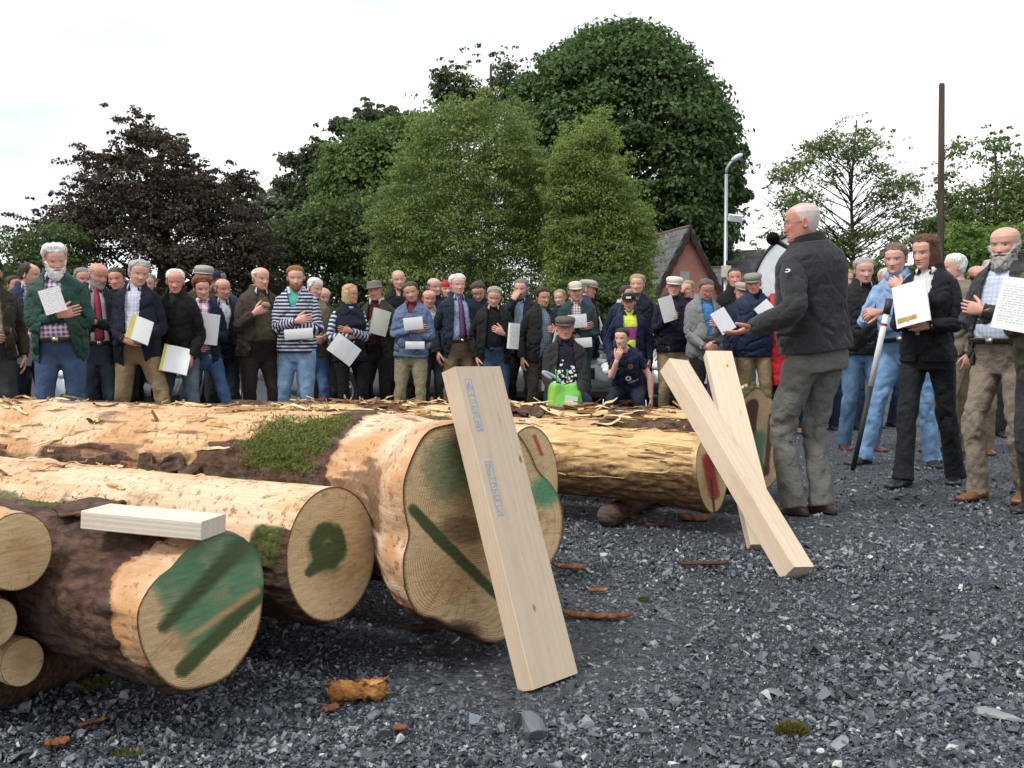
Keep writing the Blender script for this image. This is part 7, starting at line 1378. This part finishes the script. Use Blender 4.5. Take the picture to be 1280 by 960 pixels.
# ------------------------------------------------------------------ parked cars
TYRE = plain((.012, .012, .012), .8); ALLOY = plain((.55, .56, .58), .3, .5, .8); CHROME = plain((.6, .6, .62), .15, .5, 1.0); DKPL = plain((.02, .02, .022), .5)
@cached
def carpaint(c):
    t = NT('car_paint'); return t.out(c, .28, None, .5, .35, Coat_Weight=.8, Coat_Roughness=.05)
def car(label, X, Y, rz, colr):
    root = empty('parked_car', (X, Y, 0), rz, label, 'car', 'cars parked behind the crowd'); th = np.linspace(0, 2 * np.pi, 40, endpoint=False); c, s = np.cos(th), np.sin(th); pw = 2 / 4.5; sx = np.sign(c) * np.abs(c) ** pw; sz = np.sign(s) * np.abs(s) ** pw
    # local x is the length (front at +x)
    xs = np.linspace(-2.14, 2.14, 40); topz = np.interp(xs, [-2.14, -2.05, -1.6, -.9, .75, 1.2, 1.85, 2.08, 2.14], [.62, .86, .95, .93, .94, .90, .78, .66, .5]); bot = np.interp(xs, [-2.14, -1.9, 1.85, 2.14], [.34, .22, .20, .32]); hw = np.interp(xs, [-2.14, -1.95, -1.2, 1.2, 1.9, 2.14], [.66, .80, .86, .86, .80, .62])
    G = np.stack([xs[:, None] + 0 * th, hw[:, None] * sx, ((topz + bot) / 2)[:, None] + ((topz - bot) / 2)[:, None] * sz], -1); mb = MB(); mb.rings(G); body = mb.build('body', carpaint(colr), root)
    xs = np.linspace(-1.75, 1.0, 26); tz = np.interp(xs, [-1.75, -1.35, -.8, 0, .35, 1.0], [.95, 1.32, 1.44, 1.45, 1.40, .95]); hw = np.interp(xs, [-1.75, -1.2, 0, 1.0], [.66, .70, .70, .72]); G = np.stack([xs[:, None] + 0 * th, (hw[:, None] - .10 * np.clip(sz, 0, 1)) * sx, .90 + (tz[:, None] - .90) * np.maximum(sz, -.05)], -1); mb = MB(); mb.rings(G); mb.build('windows', GLASS, root)
    xs = np.linspace(-1.35, .42, 14); G = []; tz = np.interp(xs, [-1.35, -.8, 0, .42], [1.33, 1.447, 1.457, 1.40])
    for x_, z_ in zip(xs, tz): yy = np.linspace(-.63, .63, 11); G.append(np.stack([np.full(11, x_), yy, z_ + .012 - .05 * np.abs(yy / .63) ** 4], -1))
    mb = MB(); mb.rings(np.array(G), False, False, close=False); ro = mb.build('roof', carpaint(colr), root); ro.modifiers.new('thickness', 'SOLIDIFY').thickness = .03
    for sy in (1, -1):
        for a_, b_ in (((.98, .70, .95), (.38, .62, 1.41)), ((-.45, .715, .95), (-.45, .635, 1.44)), ((-1.72, .66, .97), (-1.3, .60, 1.34))): mb = MB(); mb.tube([(a_[0], a_[1] * sy, a_[2]), (b_[0], b_[1] * sy, b_[2])], .035, 8); mb.build('pillar', carpaint(colr), root)
        for x_ in (1.32, -1.30):
            w = MB(); a = np.linspace(0, 2 * np.pi, 36, endpoint=False); pr = [(.19, -.08), (.27, -.10), (.315, -.09), (.325, -.05), (.325, .05), (.315, .09), (.27, .10), (.19, .08)]; w.rings(np.array([[[r_ * math.cos(t), y_, r_ * math.sin(t)] for t in a] for r_, y_ in pr]), False, False); w.xf(np.eye(3), (x_, sy * .79, .325)); wo = w.build('tyre', TYRE, root)
            w = MB(); yo = .07 * sy; w.rings(np.array([[[r_ * math.cos(t), y_, r_ * math.sin(t)] for t in a] for r_, y_ in ((.215, yo), (.205, yo * 1.3), (.185, yo * 1.2), (.185, 0))]), False, False); w.tube([(0, 0, 0), (0, yo * 1.25, 0)], .055, 14)
            for k in range(5): an = k * 1.2566 + .3; w.box((.115 * math.cos(an), yo * 1.0, .115 * math.sin(an)), (.17, .03, .05), rotm(0, -an, 0))
            w.xf(np.eye(3), (x_, sy * .79, .325)); w.build('rim', ALLOY, wo)
        mb = MB(); mb.ell((1.93, sy * .60, .66), (.16, .17, .085), rotm(0, .3, -.35 * sy), n=16, m=8); mb.build('headlight', plain((.7, .72, .74), .1, .6), root); mb = MB(); mb.ell((-2.03, sy * .66, .78), (.09, .13, .10), n=14, m=8); mb.build('tail_light', plain((.35, .015, .015), .2), root); mb = MB(); mb.ell((.62, sy * .93, .99), (.07, .10, .07), n=14, m=8); mb.build('wing_mirror', carpaint(colr), root)
        for x0_ in (.0, -.95): mb = MB(); mb.box((x0_, sy * .862, .78), (.16, .02, .03)); mb.build('door_handle', CHROME, root, smooth=False)
    mb = MB(); mb.box((2.10, 0, .62), (.05, .80, .13)); g = mb.build('grille', DKPL, root, smooth=False)
    for k in range(3): mb = MB(); mb.box((2.13, 0, .585 + .035 * k), (.02, .78, .012)); mb.build('grille_bar', CHROME, g, smooth=False)
    mb = MB(); mb.box((2.08, 0, .36), (.16, 1.30, .13)); bevel(mb.build('bumper_intake', DKPL, root, smooth=False), .03); mb = MB(); mb.box((2.165, 0, .46), (.012, .52, .11)); mb.build('number_plate', plain((.70, .70, .68), .4), root, smooth=False)
car('silver car side-on behind the blonde woman, alloy wheel in view', -1.15, 14.6, R(180 + 6), (.42, .44, .46)); car('dark grey car with chrome grille behind the black coat', .55, 14.4, R(-88), (.10, .11, .12)); car('silver-blue car nose-on behind the navy blazer', -4.75, 13.4, R(-82), (.34, .38, .42)); car('pale car parked behind the seated man', 2.9, 16.5, R(-95), (.45, .47, .50))
# ------------------------------------------------------------------ held and set-down things
pb_ = ground(1066, 588); pt2 = at(1111, 378, 7.78); d_ = unit(pt2 - pb_); L_ = np.linalg.norm(pt2 - pb_); root = empty('measuring_pole', tuple(pb_), 0, 'long pole, white above and black below, propping up the man in denim shirt', 'pole'); mb = MB(); q = lambda f: d_ * L_ * f
mb.tube([q(0), q(.5)], [.019, .021], 14); mb.build('grip', plain((.018, .018, .02), .6), root); mb = MB(); mb.tube([q(.5), q(.97)], [.023, .023], 14); mb.build('shaft', plain((.72, .73, .74), .45), root); mb = MB(); mb.tube([q(.93), q(1.02)], [.028, .028], 14); mb.build('clamp', plain((.03, .03, .035), .5), root); mb = MB(); mb.tube([q(.86), q(.875)], [.0245, .0245], 14); mb.build('red_band', plain((.45, .03, .04), .5), root)
# umbrella of the tweed man
pu = PP['tweed']; _a = pu['arm'][-1]; h_ = pu['world'](_a[2] + unit(_a[3]) * .07 + np.array([0, 0, .0])); root = empty('umbrella', (h_[0], h_[1], 0), 0, 'furled purple umbrella propped under the hand of the man in grey tweed', 'umbrella'); zt = h_[2]; mb = MB(); mb.tube([[0, 0, 0], [0, 0, .08], [0, 0, zt - .16]], [.006, .008, .008], 8); mb.build('shaft', DKPL, root); mb = MB(); mb.tube([[0, 0, .10], [0, 0, .3], [0, 0, zt - .22], [0, 0, zt - .16]], [.014, .032, .040, .012], 12); mb.build('canopy', cloth((.07, .03, .14), .6), root); mb = MB(); mb.tube([[0, 0, zt - .16], [0, 0, zt + .02], [.0, -.02, zt + .05]], [.014, .016, .016], 10); mb.build('handle', plain((.5, .46, .38), .4), root)
# seated man: folding stick seat and green bag; stools
ps = PP['seated']; w_ = ps['world']; bag = empty('carrier_bag', tuple(w_((-.05, -.47, .0)) * np.array([1, 1, 0]) + np.array([0, 0, .10])), 0, 'bright green and white carrier bag between the knees of the seated man', 'bag'); mb = MB(); n = 16; G = []; th = np.linspace(0, 2 * np.pi, 28, endpoint=False); cv = []
for i in range(n):
    f = i / (n - 1); w2 = .82 * np.interp(f, [0, .1, .5, .8, 1], [.15, .19, .20, .17, .10]); dd = np.interp(f, [0, .1, .5, .8, 1], [.07, .09, .10, .07, .03]); z_ = .02 + f * .50; nz = .06 * (fbm(np.stack([np.cos(th) * 3, np.sin(th) * 3, np.full(28, f * 5)], -1), 3, 5) - .5) * 2; G.append(np.stack([(w2 + nz) * np.cos(th), (dd + nz) * np.sin(th), z_ + nz], -1))
mb.rings(np.array(G)); mb.build('bag_body', plain((.17, .50, .07), .45), bag); mb = MB(); mb.prism([(.0, .16), (.12, .20), (.14, .42), (.03, .44)], .004, None, (-.03, -.118, .0)); mb.build('white_panel', plain((.75, .80, .75), .4), bag, smooth=False); mb = MB(); mb.prism([(-.14, .12), (-.12, .12), (-.10, .50), (-.12, .50)], .004, None, (0, -.116, 0)); mb.build('yellow_stripe', plain((.65, .60, .05), .4), bag, smooth=False)
for sx in (-1, 1): mb = MB(); mb.tube([[.05 * sx - .02, 0, .56], [.05 * sx - .03, -.01, .66], [.02 * sx, 0, .60]], .008, 6); mb.build('bag_handle', plain((.15, .65, .08), .4), bag)
h0 = np.array(w_((-.14, -.40, .66))); tip = np.array(w_((.16, -.75, .05))); st = empty('walking_stick', tuple(tip * [1, 1, 0]), 0, 'walking stick with curved grey handle across the seated man', 'walking stick'); of = tip * [1, 1, 0]; mb = MB(); mb.tube([tip - of, (tip * .45 + h0 * .55) - of], .012, 8); mb.build('cane', plain((.45, .27, .12), .5), st); mb = MB(); mb.tube([(tip * .45 + h0 * .55) - of, h0 - of], .014, 8); mb.build('white_sleeve', plain((.7, .7, .72), .5), st); mb = MB(); a = np.linspace(-.6, 4.6, 18); u_ = unit(h0 - tip); sd_ = np.array([1., 0, 0]); mb.tube([h0 - of + u_ * (.055 + .055 * math.sin(t - 1.0)) + sd_ * .055 * math.cos(t) - 0 * u_ for t in a], .016, 8); mb.build('crook', plain((.30, .32, .34), .35), st)
h0 = np.array(w_((-.02, -.42, .56))); tip = np.array(w_((.22, -.72, .04))); of = tip * [1, 1, 0]; st = empty('walking_stick', tuple(of), 0, 'second plain wooden stick leaning by the green carrier bag', 'walking stick'); mb = MB(); mb.tube([tip - of, h0 - of], .012, 8); mb.build('cane', plain((.42, .25, .11), .5), st)
def stool(Pn, label, h):
    c = np.array(Pn['world']((0, .06, 0))) * [1, 1, 0]; root = empty('camp_stool', tuple(c), 0, label, 'stool', 'stools under the seated pair'); mb = MB(); mb.box((0, 0, h - .02), (.38, .34, .035)); bevel(mb.build('seat', cloth((.05, .06, .04)), root, smooth=False), .01)
    for a, b in ((1, 1), (1, -1), (-1, 1), (-1, -1)): mb = MB(); mb.tube([[a * .17, b * .15, 0], [a * .14, b * .13, h - .03]], .012, 8); mb.build('leg', GALV, root)
stool(PP['seated'], 'low camp stool under the seated old man in flat cap', PP['seated']['k'] * (.45 - .125)); stool(PP['boy'], 'low camp stool under the boy in football shirt', PP['boy']['k'] * (.47 - .125))
# ------------------------------------------------------------------ light
SUN_EL, SUN_AZ = 56.0, -122.0      # azimuth from +Y towards +X
sd_ = bpy.data.lights.new('sun', 'SUN'); sd_.energy = 1.5; sd_.angle = R(12); sd_.color = (1.0, .965, .91); so = bpy.data.objects.new('sun', sd_); COL.objects.link(so)
dv = Vector((math.sin(R(SUN_AZ)) * math.cos(R(SUN_EL)), math.cos(R(SUN_AZ)) * math.cos(R(SUN_EL)), math.sin(R(SUN_EL)))); so.rotation_euler = dv.to_track_quat('Z', 'Y').to_euler(); so.location = (0, 0, 30)
w = bpy.data.worlds.new('World'); SC.world = w; w.use_nodes = True; nt = w.node_tree; bg = nt.nodes['Background']
sk = nt.nodes.new('ShaderNodeTexSky'); sk.sky_type = 'NISHITA'; sk.sun_disc = False; sk.sun_elevation = R(SUN_EL); sk.sun_rotation = R(SUN_AZ); sk.air_density = 1.2; sk.dust_density = 4.0; sk.ozone_density = 1.0
tc = nt.nodes.new('ShaderNodeTexCoord'); mp = nt.nodes.new('ShaderNodeMapping'); mp.inputs['Scale'].default_value = (1.2, 1.2, 3.5); nz = nt.nodes.new('ShaderNodeTexNoise'); nz.inputs['Scale'].default_value = 1.1; nz.inputs['Detail'].default_value = 6; nz.inputs['Roughness'].default_value = .55
nt.links.new(tc.outputs['Generated'], mp.inputs['Vector']); nt.links.new(mp.outputs[0], nz.inputs['Vector']); rp = nt.nodes.new('ShaderNodeValToRGB'); e = rp.color_ramp.elements; e[0].position = .40; e[0].color = (6.0, 6.6, 7.0, 1); e[1].position = .60; e[1].color = (10.5, 10.6, 10.7, 1); nt.links.new(nz.outputs['Fac'], rp.inputs[0])
mx = nt.nodes.new('ShaderNodeMix'); mx.data_type = 'RGBA'; mx.inputs[0].default_value = .85; nt.links.new(sk.outputs[0], mx.inputs[6]); nt.links.new(rp.outputs[0], mx.inputs[7]); nt.links.new(mx.outputs[2], bg.inputs['Color']); bg.inputs['Strength'].default_value = .087
vs = SC.view_settings; vs.view_transform = 'Standard'; vs.look = 'None'; vs.exposure = .75; vs.gamma = 1.0; vs.use_curve_mapping = False
SC.cycles.max_bounces = 6; SC.cycles.transparent_max_bounces = 4; SC.cycles.caustics_reflective = False; SC.cycles.caustics_refractive = False
